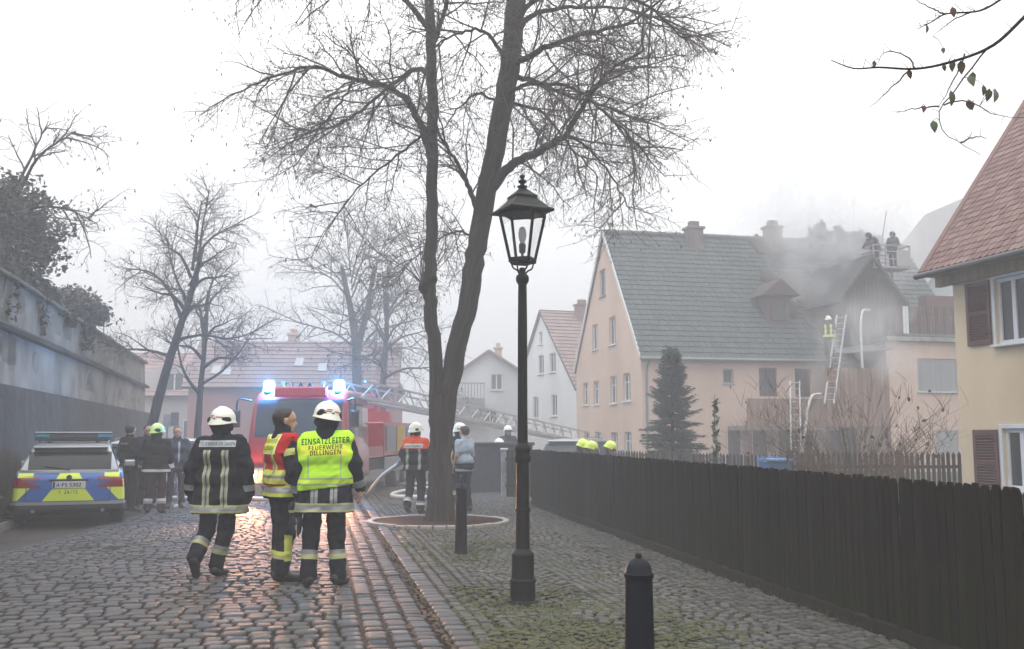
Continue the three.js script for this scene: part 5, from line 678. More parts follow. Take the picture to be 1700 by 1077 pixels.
  for (const s of [-1, 1]) { wheel(t, s * 0.79, 0.32, -0.85, 0.32, 0.22); wheel(t, s * 0.79, 0.32, -3.7, 0.32, 0.22); part(t, 'wheel_arch', clip(lower, [[0, -1, 0, 0.68]], 0.005, (x, y, z) => Math.sign(x) === s && Math.abs(x) > 0.8 && (Math.hypot(z + 0.85, y - 0.32) < 0.38 || Math.hypot(z + 3.7, y - 0.32) < 0.38)), mBlackP); part(t, 'roof_rail', tube([[s * 0.57, 1.4, -0.6], [s * 0.6, 1.46, -0.9], [s * 0.6, 1.475, -1.6], [s * 0.57, 1.43, -2.2]], 0.014, 14, 6), mZinc); }
  if (police) {
    const blue = mat('police blue foil', [0.02, 0.10, 0.36], { roughness: 0.4 }), yel = mat('fluorescent yellow foil', [0.62, 0.75, 0.06], { roughness: 0.45 });
    part(t, 'blue_stripe', clip(lower, [[0, 1, 0, -0.43], [0, -1, 0, 0.905]], 0.004, (x, y, z) => z > -0.3), blue);
    part(t, 'yellow_patch', clip(lower, [[0, 1, 0, -0.435], [0, -1, 0, 0.66], [-1, -0.75, 0, 0.74], [1, -0.75, 0, 0.74]], 0.009, (x, y, z) => z > -0.25), yel);
    part(t, 'yellow_patch', clip(lower, [[0, 1, 0, -0.765], [0, -1, 0, 0.9], [-1, -0.6, 0, 0.69], [1, -0.6, 0, 0.69]], 0.009, (x, y, z) => z > -0.25), yel);
    for (const s of [-1, 1]) { part(t, 'yellow_patch', clip(lower, [[0, 1, 0, -0.45], [0, -1, 0, 0.675], [s, 0.9, 0, -1.2], [0, 0, 1, 0.6]], 0.009, (x, y, z) => Math.sign(x) === s), yel); part(t, 'yellow_patch', clip(lower, [[0, 1, 0, -0.83], [0, -1, 0, 0.9], [s, 0, 0, -0.56], [-s, 0, 0, 0.8]], 0.013, (x, y, z) => Math.sign(x) === s && z > -0.3), yel); part(t, 'side_blue', clip(lower, [[0, 1, 0, -0.5], [0, -1, 0, 0.86], [0, 0, 1, 3.9], [0, 0, -1, -0.62]], 0.004, (x, y, z, p) => Math.sign(x) === s && Math.abs(p[3]) > 0.5), blue); part(t, 'side_yellow', clip(lower, [[0, 1, 0, -0.55], [0, -1, 0, 0.7], [0, 0, 1, 3.9], [0, 0, -1, -0.7]], 0.008, (x, y, z, p) => Math.sign(x) === s && Math.abs(p[3]) > 0.5), yel); }
    { const g = new THREE.PlaneGeometry(0.34, 0.1); g.translate(0, 0.585, 0.016); part(t, 'lettering', g, mat('roof number print', [0.62, 0.75, 0.06], { map: canvasTex(256, 76, (c) => { c.fillStyle = '#ffffff'; c.fillRect(0, 0, 256, 76); c.fillStyle = '#333'; c.font = 'bold 56px monospace'; c.fillText('1 24/15', 6, 58, 244); }), roughness: 0.45 })); }
    part(t, 'emblem', new THREE.CylinderGeometry(0.045, 0.045, 0.012, 20).rotateX(PI / 2).translate(0, 0.835, 0.016), mBlackP);
    const lb = part(t, 'light_bar', [box(1.26, 0.05, 0.28, 0, 1.475, -1.05, 0.015), bar([-0.4, 1.42, -1.05], [-0.4, 1.47, -1.05], 0.03), bar([0.4, 1.42, -1.05], [0.4, 1.47, -1.05], 0.03)], mBlackP);
    part(lb, 'centre_panel', box(0.8, 0.1, 0.26, 0, 1.545, -1.05, 0.02), mat('dark matrix panel', [0.06, 0.06, 0.08], { roughness: 0.3 })); part(lb, 'trim', [box(1.28, 0.02, 0.29, 0, 1.607, -1.05, 0.006)], mat('pale trim', [0.5, 0.55, 0.6], {}));
    for (const s of [-1, 1]) part(lb, 'beacon', box(0.26, 0.1, 0.27, s * 0.52, 1.545, -1.05, 0.03), mat('blue lens', [0.05, 0.22, 0.34], { roughness: 0.15 }));
  }
  return t;
}
const mSilver = mat('silver paint', [0.36, 0.375, 0.4], { roughness: 0.32, metalness: 0.3, clearcoat: 0.6, map: rep(T.mottle, 1) });
estateCar('police_car', 'silver police estate car with blue and yellow markings, parked by the wall', [-7.62, 0, -17.3], 0.37, mSilver, true);
estateCar('parked_car', 'plain silver car parked ahead of the police car behind the standing people', [-9.1, 0, -24.2], 0.22, mat('pale silver paint', [0.5, 0.52, 0.53], { roughness: 0.35, clearcoat: 0.5 }), false);
estateCar('parked_car', 'white car seen behind the left firefighter walking away', [-10.6, 0, -33.5], 0.16, mat('white car paint', [0.62, 0.63, 0.64], { roughness: 0.35, clearcoat: 0.5 }), false);
estateCar('parked_car', 'grey car roof just showing over the far end of the dark fence', [1.55, 0, -32.5], -0.5, mat('grey car paint', [0.2, 0.2, 0.23], { roughness: 0.4, clearcoat: 0.4 }), false);
// fire truck with turntable ladder, front facing +z
{
  const t = thing('fire_truck', 'red ladder fire truck with flashing blue beacons facing down the street', 'fire truck', [-5.25, 0, -24.4], -0.1);
  const red = mat('fire engine red', [0.28, 0.012, 0.02], { roughness: 0.3, clearcoat: 0.7 }), mW = mat('white trim', [0.32, 0.3, 0.3], { roughness: 0.4 }), mGrey = mat('grey shutter', [0.3, 0.31, 0.33], { roughness: 0.4, metalness: 0.5 });
  const cab = hull([[0.0, 1.16, 0.55, 1.35, 0.1, 0.1], [-0.04, 1.23, 0.5, 1.5, 0.12, 0.12], [-0.2, 1.25, 0.5, 2.3, 0.15, 0.1, 0.05], [-0.4, 1.25, 0.5, 2.62, 0.16, 0.1, 0.08], [-0.6, 1.25, 0.5, 2.68, 0.14, 0.1, 0.08], [-2.3, 1.25, 0.5, 2.68, 0.12, 0.1, 0.08]], 5); part(t, 'cab', cab, red);
  part(t, 'windscreen', clip(cab, [[-1, 0, 0, 1.08], [1, 0, 0, 1.08], [0, 1, 0, -1.5], [0, -1, 0, 2.42]], 0.012, (x, y, z) => z > -0.36), mat('blueish windscreen', [0.03, 0.045, 0.07], { roughness: 0.1, specularIntensity: 0.5 }));
  for (const s of [-1, 1]) part(t, 'door_window', clip(cab, [[0, 1, 0, -1.55], [0, -1, 0, 2.35], [0, 0, -1, -0.4], [0, 0, 1, 1.7]], 0.01, (x, y, z, p) => Math.sign(x) === s && Math.abs(p[3]) > 0.6), mCarGlass);
  part(t, 'roof_panel', [box(1.35, 0.26, 0.12, 0, 2.62, -0.24, 0.04)], mat('pinkish red sign panel', [0.45, 0.05, 0.08], { roughness: 0.35 }));
  part(t, 'grille', [box(1.5, 0.38, 0.03, 0, 1.12, 0.03, 0.01), ...[0, 1, 2].map((k) => box(1.42, 0.05, 0.02, 0, 1.0 + k * 0.12, 0.05, 0.006))], mBlackP);
  part(t, 'bumper', [box(2.5, 0.42, 0.3, 0, 0.55, 0.05, 0.06)], mW); part(t, 'bumper_step', box(1.3, 0.16, 0.05, 0, 0.44, 0.2, 0.01), mBlackP);
  const mHL = mat('lit headlight', [1, 0.8, 0.55], { emissive: new THREE.Color(1, 0.62, 0.26), emissiveIntensity: 55 });
  for (const s of [-1, 1]) {
    part(t, 'headlight', box(0.3, 0.2, 0.04, s * 1.02, 0.62, 0.2, 0.015), mat('headlight housing', [0.3, 0.3, 0.3], { roughness: 0.2 })); part(t, 'headlight_lamp', new THREE.CylinderGeometry(0.062, 0.062, 0.02, 18).rotateX(PI / 2).translate(s * 1.02, 0.62, 0.235), mHL);
    part(t, 'wiper', bar([s * 0.15, 1.48, 0.02], [s * 0.7, 1.62, -0.02], 0.014), mBlackP);
    part(t, 'mirror', [box(0.2, 0.42, 0.1, s * 1.48, 1.95, 0.15, 0.04), tube([[s * 1.22, 2.4, -0.15], [s * 1.45, 2.42, 0.1], [s * 1.48, 2.1, 0.15]], 0.025, 12, 6)], mBlackP);
    part(t, 'door', clip(cab, [[0, 1, 0, -0.8], [0, -1, 0, 1.5], [0, 0, -1, -0.4], [0, 0, 1, 1.75]], 0.008, (x, y, z, p) => Math.sign(x) === s && Math.abs(p[3]) > 0.6), red);
    const b = part(t, 'beacon', lathe([[0, 2.66], [0.15, 2.66], [0.15, 2.72], [0.14, 2.76], [0.14, 2.87], [0.1, 2.94], [0, 2.95]], 20), mat('lit blue beacon', [0.05, 0.25, 1], { emissive: new THREE.Color(0.14, 0.66, 1), emissiveIntensity: 14 })); b.position.set(s * 0.9, -0.02, -0.5);
    part(b, 'beacon_core', lathe([[0, 2.72], [0.07, 2.73], [0.07, 2.82], [0, 2.84]], 14).translate(0, 0, 0.06), mat('beacon flash', [1, 1, 1], { emissive: new THREE.Color(0.75, 0.95, 1), emissiveIntensity: 30 }));
    part(t, 'beacon_base', [cyl(0.15, 0.14, 0.06, s * 0.9, 2.6, -0.5, 20)], mBlackP);
    part(t, 'horn', [bar([s * 0.5, 2.75, -0.5], [s * 0.5, 2.85, -0.5], 0.02), bar([s * 0.5, 2.85, -0.62], [s * 0.5, 2.85, -0.4], 0.03, 0.05)], mZinc);
  }
  part(t, 'ladder_rest', [-0.24, -0.12, 0, 0.12, 0.24].map((x, k) => bar([x, 2.72, -0.4], [x + (k % 2 ? 0.06 : -0.06), 2.86, -0.4], 0.025)), mBlackP);
  part(t, 'chassis', [box(2.2, 0.3, 7.2, 0, 0.75, -5.6, 0.02)], mBlackP);
  part(t, 'body', [box(2.44, 0.95, 4.6, 0, 1.45, -6.4, 0.03), box(2.4, 0.3, 1.8, 0, 1.1, -3.3, 0.02)], red);
  for (let k = 0; k < 3; k++) for (const s of [-1, 1]) part(t, 'locker_shutter', [box(0.02, 0.75, 1.2, s * 1.235, 1.45, -4.95 - k * 1.4, 0.005), ...[...Array(8)].map((_, i) => box(0.03, 0.015, 1.2, s * 1.24, 1.14 + i * 0.09, -4.95 - k * 1.4))], k === 1 ? mat('yellow locker panel', [0.5, 0.36, 0.06], { roughness: 0.5 }) : mGrey);
  part(t, 'side_skirt', [box(0.04, 0.42, 4.4, 1.22, 0.72, -6.4, 0.01), box(0.04, 0.42, 4.4, -1.22, 0.72, -6.4, 0.01)], mGrey);
  for (const s of [-1, 1]) { wheel(t, s * 1.06, 0.5, -1.35, 0.5, 0.3); wheel(t, s * 1.06, 0.5, -6.0, 0.5, 0.32); wheel(t, s * 1.06, 0.5, -7.2, 0.5, 0.32); }
  part(t, 'turntable', [cyl(0.85, 0.8, 0.35, 0, 1.92, -6.6, 28), box(0.9, 0.7, 0.7, 0, 2.45, -6.7, 0.05)], mat('turntable red', [0.3, 0.02, 0.03], { roughness: 0.4 }));
  // the extended ladder, lying low and pointing back past the truck
  const mL = mat('ladder silver', [0.42, 0.4, 0.4], { roughness: 0.45, metalness: 0.3 }), Lp = new THREE.Group(); const A = V(-4.1, 2.62, -25.6), B = V(2.75, 1.36, -41), d = B.clone().sub(A), len = d.length();
  const lad = thing('turntable_ladder', 'long silver turntable ladder sloping from the truck behind the big tree', 'ladder', [A.x, A.y, A.z]); lad.lookAt(B); lad.updateMatrix();
  for (const s of [-1, 1]) { part(lad, 'rail', box(0.07, 0.09, len, s * 0.3, -0.1, len / 2, 0.008), mL); part(lad, 'handrail', box(0.05, 0.05, len, s * 0.36, 0.3, len / 2, 0.006), mL); }
  for (let k = 0; k * 0.9 + 0.9 < len; k++) for (const s of [-1, 1]) part(lad, 'truss_bar', [beam([s * 0.3, -0.08, k * 0.9], [s * 0.36, 0.3, k * 0.9 + 0.45], 0.03, 0.03), beam([s * 0.36, 0.3, k * 0.9 + 0.45], [s * 0.3, -0.08, k * 0.9 + 0.9], 0.03, 0.03)], mL);
  for (let k = 0; k * 0.3 < len; k++) part(lad, 'rung', bar([-0.3, -0.1, k * 0.3 + 0.1], [0.3, -0.1, k * 0.3 + 0.1], 0.017, 0.017, 6), mL);
  t.updateMatrixWorld(true);
  for (const s of [-1, 1]) {
    const p = V(s * 0.9, 2.83, -0.34).applyMatrix4(t.matrixWorld), l = new THREE.PointLight(new THREE.Color(0.05, 0.4, 1), 40); l.position.copy(p); l.castShadow = true; scene.add(l);
    const h = V(s * 1.02, 0.62, 0.27).applyMatrix4(t.matrixWorld), q = V(s * 1.05 + 4.4, -0.35, 14).applyMatrix4(t.matrixWorld), sp = new THREE.SpotLight(new THREE.Color(1, 0.45, 0.2), 270, 0, 0.2, 1); sp.position.copy(h); sp.target.position.copy(q); sp.castShadow = true; sp.shadow.radius = 3; scene.add(sp, sp.target);
    const gl = new THREE.PointLight(new THREE.Color(1, 0.5, 0.2), 2.2); gl.position.copy(V(s * 1.02, 0.62, 0.32).applyMatrix4(t.matrixWorld)); gl.castShadow = true; scene.add(gl);
  }
}
// ladders, hoses, basket at the burning house
const HM = new THREE.Matrix4().makeRotationY(0.218).setPosition(5.75, 0, -44.3), HL = (x, y, z) => V(x, y, z).applyMatrix4(HM).toArray();
const mAlu = mat('aluminium ladder', [0.36, 0.36, 0.37], { roughness: 0.5, metalness: 0.3 });
function ladder(label, a, b, w) { const A = V(...HL(...a)), B = V(...HL(...b)), t = thing('extension_ladder', label, 'ladder', A.toArray()); const d = B.clone().sub(A), len = d.length(); t.lookAt(B); for (const s of [-1, 1]) part(t, 'rail', box(0.06, 0.09, len, s * w / 2, 0, len / 2, 0.008), mAlu); for (let k = 0; k * 0.3 + 0.2 < len; k++) part(t, 'rung', bar([-w / 2, 0, k * 0.3 + 0.2], [w / 2, 0, k * 0.3 + 0.2], 0.018, 0.018, 6), mAlu); return t; }
ladder('aluminium ladder leaning on the brown balcony of the pink house', [5.6, 0, 3.4], [6.35, 3.9, 2.1], 0.4);
ladder('aluminium ladder leading up to the smoking roof beside the dark cross gable', [7.75, 2.9, 2.5], [9.25, 7.0, 1.25], 0.42);
const mHose = mat('white canvas hose', [0.6, 0.59, 0.57], { roughness: 0.8, map: rep(T.cloth, 2) });
function hose(label, pts, r, n = 40, loc) { const p = loc ? pts.map((q) => HL(...q)) : pts; const t = thing('fire_hose', label, 'hose', p[0]); part(t, 'hose_tube', tube(p.map((q) => [q[0] - p[0][0], q[1] - p[0][1], q[2] - p[0][2]]), r, n, 9), mHose); const e = V(...p[p.length - 1]).sub(V(...p[0])), f = V(...p[p.length - 2]).sub(V(...p[0])).sub(e).normalize(); part(t, 'coupling', [bar(e.toArray(), e.clone().addScaledVector(f, -0.14).toArray(), r * 1.25)], mZinc); return t; }
hose('white hose hooked over the balcony, its arch above the blue bin', [[6.3, 0.3, 2.5], [6.55, 1.5, 2.45], [6.75, 2.6, 2.4], [7.05, 3.25, 2.3], [7.55, 3.35, 2.15]], 0.055, 30, true);
hose('white hose arching above the tall wood screen', [[9.55, 4.5, 2.3], [9.6, 5.6, 2.2], [9.75, 6.6, 2.0], [10.0, 7.15, 1.8], [10.4, 7.2, 1.6]], 0.055, 30, true);
hose('white hose lying in a sharp bend behind the firefighter with orange shoulders', [[-1.5, 0.05, -24.4], [-2.2, 0.05, -24.6], [-2.85, 0.05, -24.8], [-3.05, 0.05, -25.6], [-2.9, 0.06, -27.2], [-2.4, 0.06, -28.6], [-1.6, 0.06, -29.6]], 0.052, 60);
hose('farthest white hose lying along the ground beside the rear of the fire truck', [[-4.0, 0.05, -30.5], [-3.6, 0.05, -31.2], [-3.0, 0.05, -31.0], [-2.4, 0.06, -31.6], [-1.6, 0.05, -31.5]], 0.05, 50);
hose('white hose crossing the ground behind the standing man and barrier', [[-8.6, 0.05, -24.5], [-7.6, 0.05, -24.2], [-6.6, 0.06, -24.6], [-6.1, 0.05, -24.0], [-5.4, 0.05, -23.9]], 0.05, 50);
hose('white hose rising in a straight line to the firefighter beside the tree', [[-3.6, 0.06, -25], [-3.35, 0.3, -24.1], [-2.9, 0.65, -22.5], [-2.32, 0.97, -20.6]], 0.045, 30);
{
  const t = thing('rescue_basket', 'grey rescue basket on the tip of a raised ladder above the dark gable', 'rescue basket', [17.6, 9.25, -46.2], 0.2); const m = mat('basket metal', [0.25, 0.24, 0.26], { roughness: 0.5, metalness: 0.3 });
  part(t, 'floor', box(1.9, 0.1, 1.0, 0, 0.05, 0, 0.02), m); for (const y of [0.45, 0.8, 1.1]) part(t, 'rail', [box(1.9, 0.05, 0.05, 0, y, 0.5, 0.006), box(1.9, 0.05, 0.05, 0, y, -0.5, 0.006), box(0.05, 0.05, 1, -0.95, y, 0, 0.006), box(0.05, 0.05, 1, 0.95, y, 0, 0.006)], m);
  for (const x of [-0.93, -0.3, 0.35, 0.93]) part(t, 'upright', box(0.06, 1.1, 0.06, x, 0.55, 0.49, 0.006), m); part(t, 'side_panel', [box(0.7, 0.75, 0.04, 0.58, 0.5, 0.53, 0.01)], mat('grey basket panel', [0.3, 0.29, 0.3], {}));
  part(t, 'antenna', bar([-0.5, 0.9, 0.4], [-0.05, 2.75, 0.3], 0.02), m);
  for (const s of [-1, 1]) part(t, 'boom_rail', beam([s * 0.32 + 0.1, -0.05, -0.2], [s * 0.32 + 1.4, -5.2, -1.6], 0.08, 0.1), m); for (let k = 0; k < 16; k++) { const f = k / 16; part(t, 'boom_rung', bar([-0.22 + f * 1.3, -0.05 - f * 5.15, -0.2 - f * 1.4], [0.42 + f * 1.3, -0.05 - f * 5.15, -0.2 - f * 1.4], 0.025, 0.025, 6), m); }
}
// smoke rolling out of the roof
{
  const n = 64, tx = new THREE.DataTexture(new Uint8Array(n * n * 4).map((_, k) => { const i = (k >> 2) % n, j = Math.floor((k >> 2) / n), d = Math.hypot(i - 31.5, j - 31.5) / 31.5; return 255 * Math.max(0, Math.pow(Math.max(0, 1 - d * d), 1.5) * (0.7 + 0.6 * fbm(i / n, j / n, 4, 3, 91)) ) * 0.9; }), n, n); tx.magFilter = THREE.LinearFilter; tx.needsUpdate = true;
  const m = mat('pale grey smoke', [0.85, 0.85, 0.87], { alphaMap: tx, transparent: true, opacity: 0.15, roughness: 1, transmission: 0.5, specularIntensity: 0, depthWrite: false }), r = rnd(101), L = [];
  for (let k = 0; k < 190; k++) { const f = r(), x = 10.4 + (r() - 0.5) * (3 + f * 9) + f * 1.6, y = 7.6 + f * 6 + (r() - 0.5) * 2, z = -2.5 + (r() - 0.5) * (4 + f * 5); L.push([x, y, z, 0.9 + f * 1.5 * r() + 0.5]); }
  for (let k = 0; k < 60; k++) L.push([7.6 + r() * 3.6, 4.2 + r() * 3.2, 1 + r() * 2.4, 0.7 + r() * 0.8]);
  const im = new THREE.InstancedMesh(new THREE.CircleGeometry(1, 20), m, L.length), M = new THREE.Matrix4(), Q = new THREE.Quaternion(); im.name = 'smoke'; L.forEach(([x, y, z, s], k) => { M.compose(V(...HL(x, y, z)), Q.setFromEuler(new THREE.Euler((r() - 0.5) * 2, r() * 6.28, r() * 6.28)), V(s, s, s)); im.setMatrixAt(k, M); });
  scene.add(tag(im, 'pale smoke drifting over the burnt right end of the pink house roof', 'smoke', null, 'stuff'));
}
// dark gate wall and pale gate post behind the forked tree
{
  const t = thing('garden_wall', 'dark mossy garden wall closing the lane behind the forked tree', 'wall', [-0.75, 0, -27.2], 0.05); const mw = mat('dark rubble wall', [0.055, 0.052, 0.05], { map: rep(T.stain, 0.6), bumpMap: rep(T.rough, 1), bumpScale: 0.05 });
  part(t, 'wall_body', box(2.6, 1.32, 0.4, 0, 0.62, 0, 0.03), mw); part(t, 'coping', box(2.7, 0.08, 0.5, 0, 1.32, 0, 0.02), mw);
  const g = thing('gate_post', 'pale weathered gate post left of the street lamp', 'post', [-0.2, 0, -25.3]); part(g, 'shaft', box(0.15, 1.15, 0.15, 0, 0.57, 0, 0.015), mat('pale concrete post', [0.3, 0.3, 0.3], { map: rep(T.stain, 1) })); part(g, 'cap', box(0.2, 0.08, 0.2, 0, 1.19, 0, 0.03), mat('pale concrete cap', [0.33, 0.33, 0.33], {}));
  const gt = thing('garden_gate', 'dark slatted gate between the pale post and the fence end', 'gate', [0.1, 0, -25.1], -0.2); for (let k = 0; k < 8; k++) part(gt, 'slat', box(0.08, 1.15, 0.03, -0.2 + k * 0.1, 0.6, 0, 0.004), mPicket[k % 4]); for (const y of [0.3, 0.95]) part(gt, 'rail', box(0.85, 0.08, 0.04, 0.15, y, -0.035, 0.004), mPicket[0]);
}
// ---------- people ----------
const mSkin = mat('skin', [0.46, 0.27, 0.2], { roughness: 0.6 }), mHair = mat('dark hair', [0.018, 0.013, 0.012], { roughness: 0.7 });
const clothO = { map: rep(T.cloth, 3), bumpMap: rep(T.cloth, 6), bumpScale: 0.003, roughness: 0.92, specularIntensity: 0.35 };
const M_ = {
  navy: mat('dark navy turnout cloth', [0.011, 0.012, 0.02], clothO), navyB: mat('navy trousers', [0.013, 0.016, 0.032], clothO), black: mat('black cloth', [0.012, 0.012, 0.013], clothO), maroon: mat('dark maroon cloth', [0.03, 0.013, 0.02], clothO), silver: mat('reflective silver tape', [0.25, 0.255, 0.25], { roughness: 0.45, metalness: 0.2 }), yellow: mat('fluorescent yellow tape', [0.55, 0.58, 0.09], { roughness: 0.6 }), paleY: mat('pale yellow tape', [0.38, 0.38, 0.18], { roughness: 0.6 }), vestY: mat('fluorescent yellow vest', [0.5, 0.82, 0.04], { ...clothO, bumpScale: 0.004 }), vestR: mat('red vest', [0.5, 0.016, 0.018], clothO), orange: mat('orange yoke', [0.72, 0.09, 0.03], clothO), boot: mat('black boot leather', [0.016, 0.014, 0.014], { roughness: 0.5 }), bootB: mat('brown boot leather', [0.05, 0.026, 0.018], { roughness: 0.6 }), glove: mat('dark glove', [0.014, 0.014, 0.016], { roughness: 0.8 }), helmet: mat('off white helmet shell', [0.72, 0.72, 0.62], { roughness: 0.32, clearcoat: 0.4 }), helmetG: mat('fluorescent green helmet shell', [0.55, 0.8, 0.3], { roughness: 0.35 }), helmetL: mat('lemon helmet shell', [0.6, 0.75, 0.1], { roughness: 0.35 }), red: mat('helmet red tape', [0.42, 0.03, 0.03], {}), tee: mat('pale blue grey shirt', [0.42, 0.5, 0.6], clothO), grey: mat('grey blue jacket', [0.05, 0.06, 0.08], clothO), brownT: mat('dark brown trousers', [0.04, 0.03, 0.028], clothO), greyT: mat('dull grey cloth', [0.05, 0.05, 0.056], clothO), white: mat('white tape', [0.55, 0.56, 0.56], {}),  // greyT is one even dull grey, lighter than the navy
};
const add3 = (a, b, k = 1) => [a[0] + b[0] * k, a[1] + b[1] * k, a[2] + b[2] * k], nrm = (a) => { const l = Math.hypot(...a) || 1; return a.map((v) => v / l); }, sub3 = (a, b) => add3(a, b, -1), cross3 = (a, b) => [a[1] * b[2] - a[2] * b[1], a[2] * b[0] - a[0] * b[2], a[0] * b[1] - a[1] * b[0]];
function handCaps(w, d, n, s, curl, x = 0) { // wrist, direction, palm normal, towards thumb
  const c = [], rot = (a) => nrm(add3(d.map((v) => v * Math.cos(a)), n, Math.sin(a)));
  const len = [0.92, 1.04, 1, 0.8];
  for (let f = 0; f < 4; f++) {
    const o = 0.03 - f * 0.02, k = add3(add3(w, d, 0.09 - Math.abs(f - 1.2) * 0.004), s, o); c.push(cap(add3(add3(w, d, 0.005), s, o * 0.6), k, 0.016 + x, 0.0125 + x));
    let p = k, a = 0.12; for (const [l, r] of [[0.046, 0.0095], [0.029, 0.0085], [0.022, 0.0075]]) { a += curl; const q = add3(p, rot(a), l * len[f]); c.push(cap(p, q, r + x, r - 0.0008 + x)); p = q; }
  }
  const t0 = add3(add3(w, d, 0.022), s, 0.024), t1 = add3(add3(add3(t0, d, 0.034), s, 0.026), n, 0.012), t2 = add3(add3(add3(t1, d, 0.03), s, 0.006), n, 0.012); c.push(cap(t0, t1, 0.0145 + x, 0.0115 + x), cap(t1, t2, 0.011 + x, 0.009 + x)); return c;
}
function person(o) {
  const t = thing('person', o.label, 'person', o.pos, o.h, o.group); t.scale.setScalar(o.size || 1);
  const near = o.near, cell = near ? 0.0135 : 0.023, r = rnd(o.seed || 1), bulk = o.bulk ?? 1;
  const J = { hip: [0, 0.94, 0], chest: [0, 1.3, 0.0], neck: [0, 1.5, -0.01], Ls: [0.185, 1.44, 0], Rs: [-0.185, 1.44, 0], Le: [0.27, 1.17, -0.02], Re: [-0.27, 1.17, -0.02], Lw: [0.29, 0.91, 0.05], Rw: [-0.29, 0.91, 0.05], Lh: [0.1, 0.9, 0], Rh: [-0.1, 0.9, 0], Lk: [0.12, 0.5, 0.02], Rk: [-0.12, 0.5, 0.02], La: [0.13, 0.09, -0.02], Ra: [-0.13, 0.09, -0.02], Lt: [0.16, 0.04, 0.13], Rt: [-0.16, 0.04, 0.13], head: [0, 1.655, 0.015], ...o.J };
  // head frame
  const [yaw, pitch, roll] = o.look || [0, 0, 0], HM2 = new THREE.Matrix4().makeRotationFromEuler(new THREE.Euler(pitch, yaw, roll, 'YXZ')).setPosition(...J.head), Hp = (x, y, z) => V(x, y, z).applyMatrix4(HM2).toArray();
  const headC = [cap(Hp(0, 0.025, -0.035), Hp(0, 0.028, 0.022), 0.086, 0.083), cap(Hp(0, -0.045, 0.03), Hp(0, -0.055, 0.045), 0.06, 0.052), cap(Hp(-0.014, -0.1, 0.062), Hp(0.014, -0.1, 0.062), 0.024), cap(Hp(0, -0.012, 0.098), Hp(0, -0.04, 0.112), 0.011, 0.016), cap(Hp(-0.03, 0.022, 0.088), Hp(0.03, 0.022, 0.088), 0.017), cap(Hp(-0.012, -0.07, 0.088), Hp(0.012, -0.07, 0.088), 0.014), cap(Hp(0.086, 0.0, -0.005), Hp(0.088, -0.03, -0.008), 0.017, 0.012), cap(Hp(-0.086, 0.0, -0.005), Hp(-0.088, -0.03, -0.008), 0.017, 0.012), cap(Hp(0, -0.06, -0.03), J.neck, 0.056, 0.062)];
  const limb = [cap(J.hip, J.chest, 0.07, 0.075), cap(J.chest, J.neck, 0.075, 0.055), cap(J.Ls, J.Rs, 0.055), cap(J.Ls, J.Le, 0.045, 0.038), cap(J.Le, J.Lw, 0.038, 0.027), cap(J.Rs, J.Re, 0.045, 0.038), cap(J.Re, J.Rw, 0.038, 0.027), cap(J.Lh, J.Lk, 0.08, 0.055), cap(J.Lk, J.La, 0.053, 0.036), cap(J.Rh, J.Rk, 0.08, 0.055), cap(J.Rk, J.Ra, 0.053, 0.036), cap(J.La, J.Lt, 0.036, 0.026), cap(J.Ra, J.Rt, 0.036, 0.026)];
  const hands = {}; for (const s of ['L', 'R']) { const d = nrm(sub3(J[s + 'w'], J[s + 'e'])), side = s === 'L' ? 1 : -1; let n = nrm(sub3([-side, 0, 0.15], d.map((v) => v * (-side * d[0] + 0.15 * d[2])))); const th = nrm(cross3(n, d)).map((v) => v * (s === 'L' ? 1 : 1)); const fw = th[2] >= 0 ? th : th.map((v) => -v); hands[s] = [J[s + 'w'], nrm(add3(d, [0, -0.5, 0])), n, fw, o.curl?.[s] ?? 0.28]; }
  const hc = near ? 0.0052 : 0.0095, skinG = [blob([...limb, ...headC.slice(-1)], near ? 0.018 : 0.028, 0.05), blob(headC, near ? 0.0065 : 0.011, 0.022)]; for (const s of ['L', 'R']) if (!o.gloves?.includes(s)) skinG.push(blob(handCaps(...hands[s]), hc, 0.008, null, 0.01));
  part(t, 'body', skinG, o.skin || mSkin);
  for (const s of [-1, 1]) { const e = new THREE.SphereGeometry(0.011, 8, 6); e.translate(...Hp(s * 0.031, 0.004, 0.089)); part(t, 'eye', e, mHair); }
  part(t, 'mouth', bar(Hp(-0.022, -0.07, 0.102), Hp(0.022, -0.07, 0.102), 0.004), mat('lips', [0.3, 0.12, 0.1], {}));
  for (const s of ['L', 'R']) if (o.gloves?.includes(s)) part(t, 'glove', [blob(handCaps(...hands[s], 0.005), near ? 0.006 : 0.011, 0.012, null, 0.012), blob([cap(add3(J[s + 'w'], hands[s][1], -0.05), add3(J[s + 'w'], hands[s][1], 0.03), 0.05, 0.036)], near ? 0.008 : 0.014)], M_.glove);
  if (o.hair) { const inv = HM2.clone().invert(), v = V(0, 0, 0); part(t, 'hair', blob([cap(Hp(0, 0.032, -0.04), Hp(0, 0.038, 0.02), 0.093, 0.087), cap(Hp(0, -0.03, -0.06), Hp(0, 0, -0.05), 0.06, 0.08)], near ? 0.008 : 0.014, 0.03, (d, x, y, z) => { v.set(x, y, z).applyMatrix4(inv); return Math.max(d + 0.006 * noise3(v.x * 60, v.y * 60, v.z * 60) + 0.003 * noise3(v.x * 140, v.y * 140, v.z * 140), (v.z - 0.03 - Math.max(0, v.y - 0.02) * 0.9) * 0.75, -v.y - 0.06 + Math.max(0, v.z + 0.03) * 1.6); }), o.hair); }
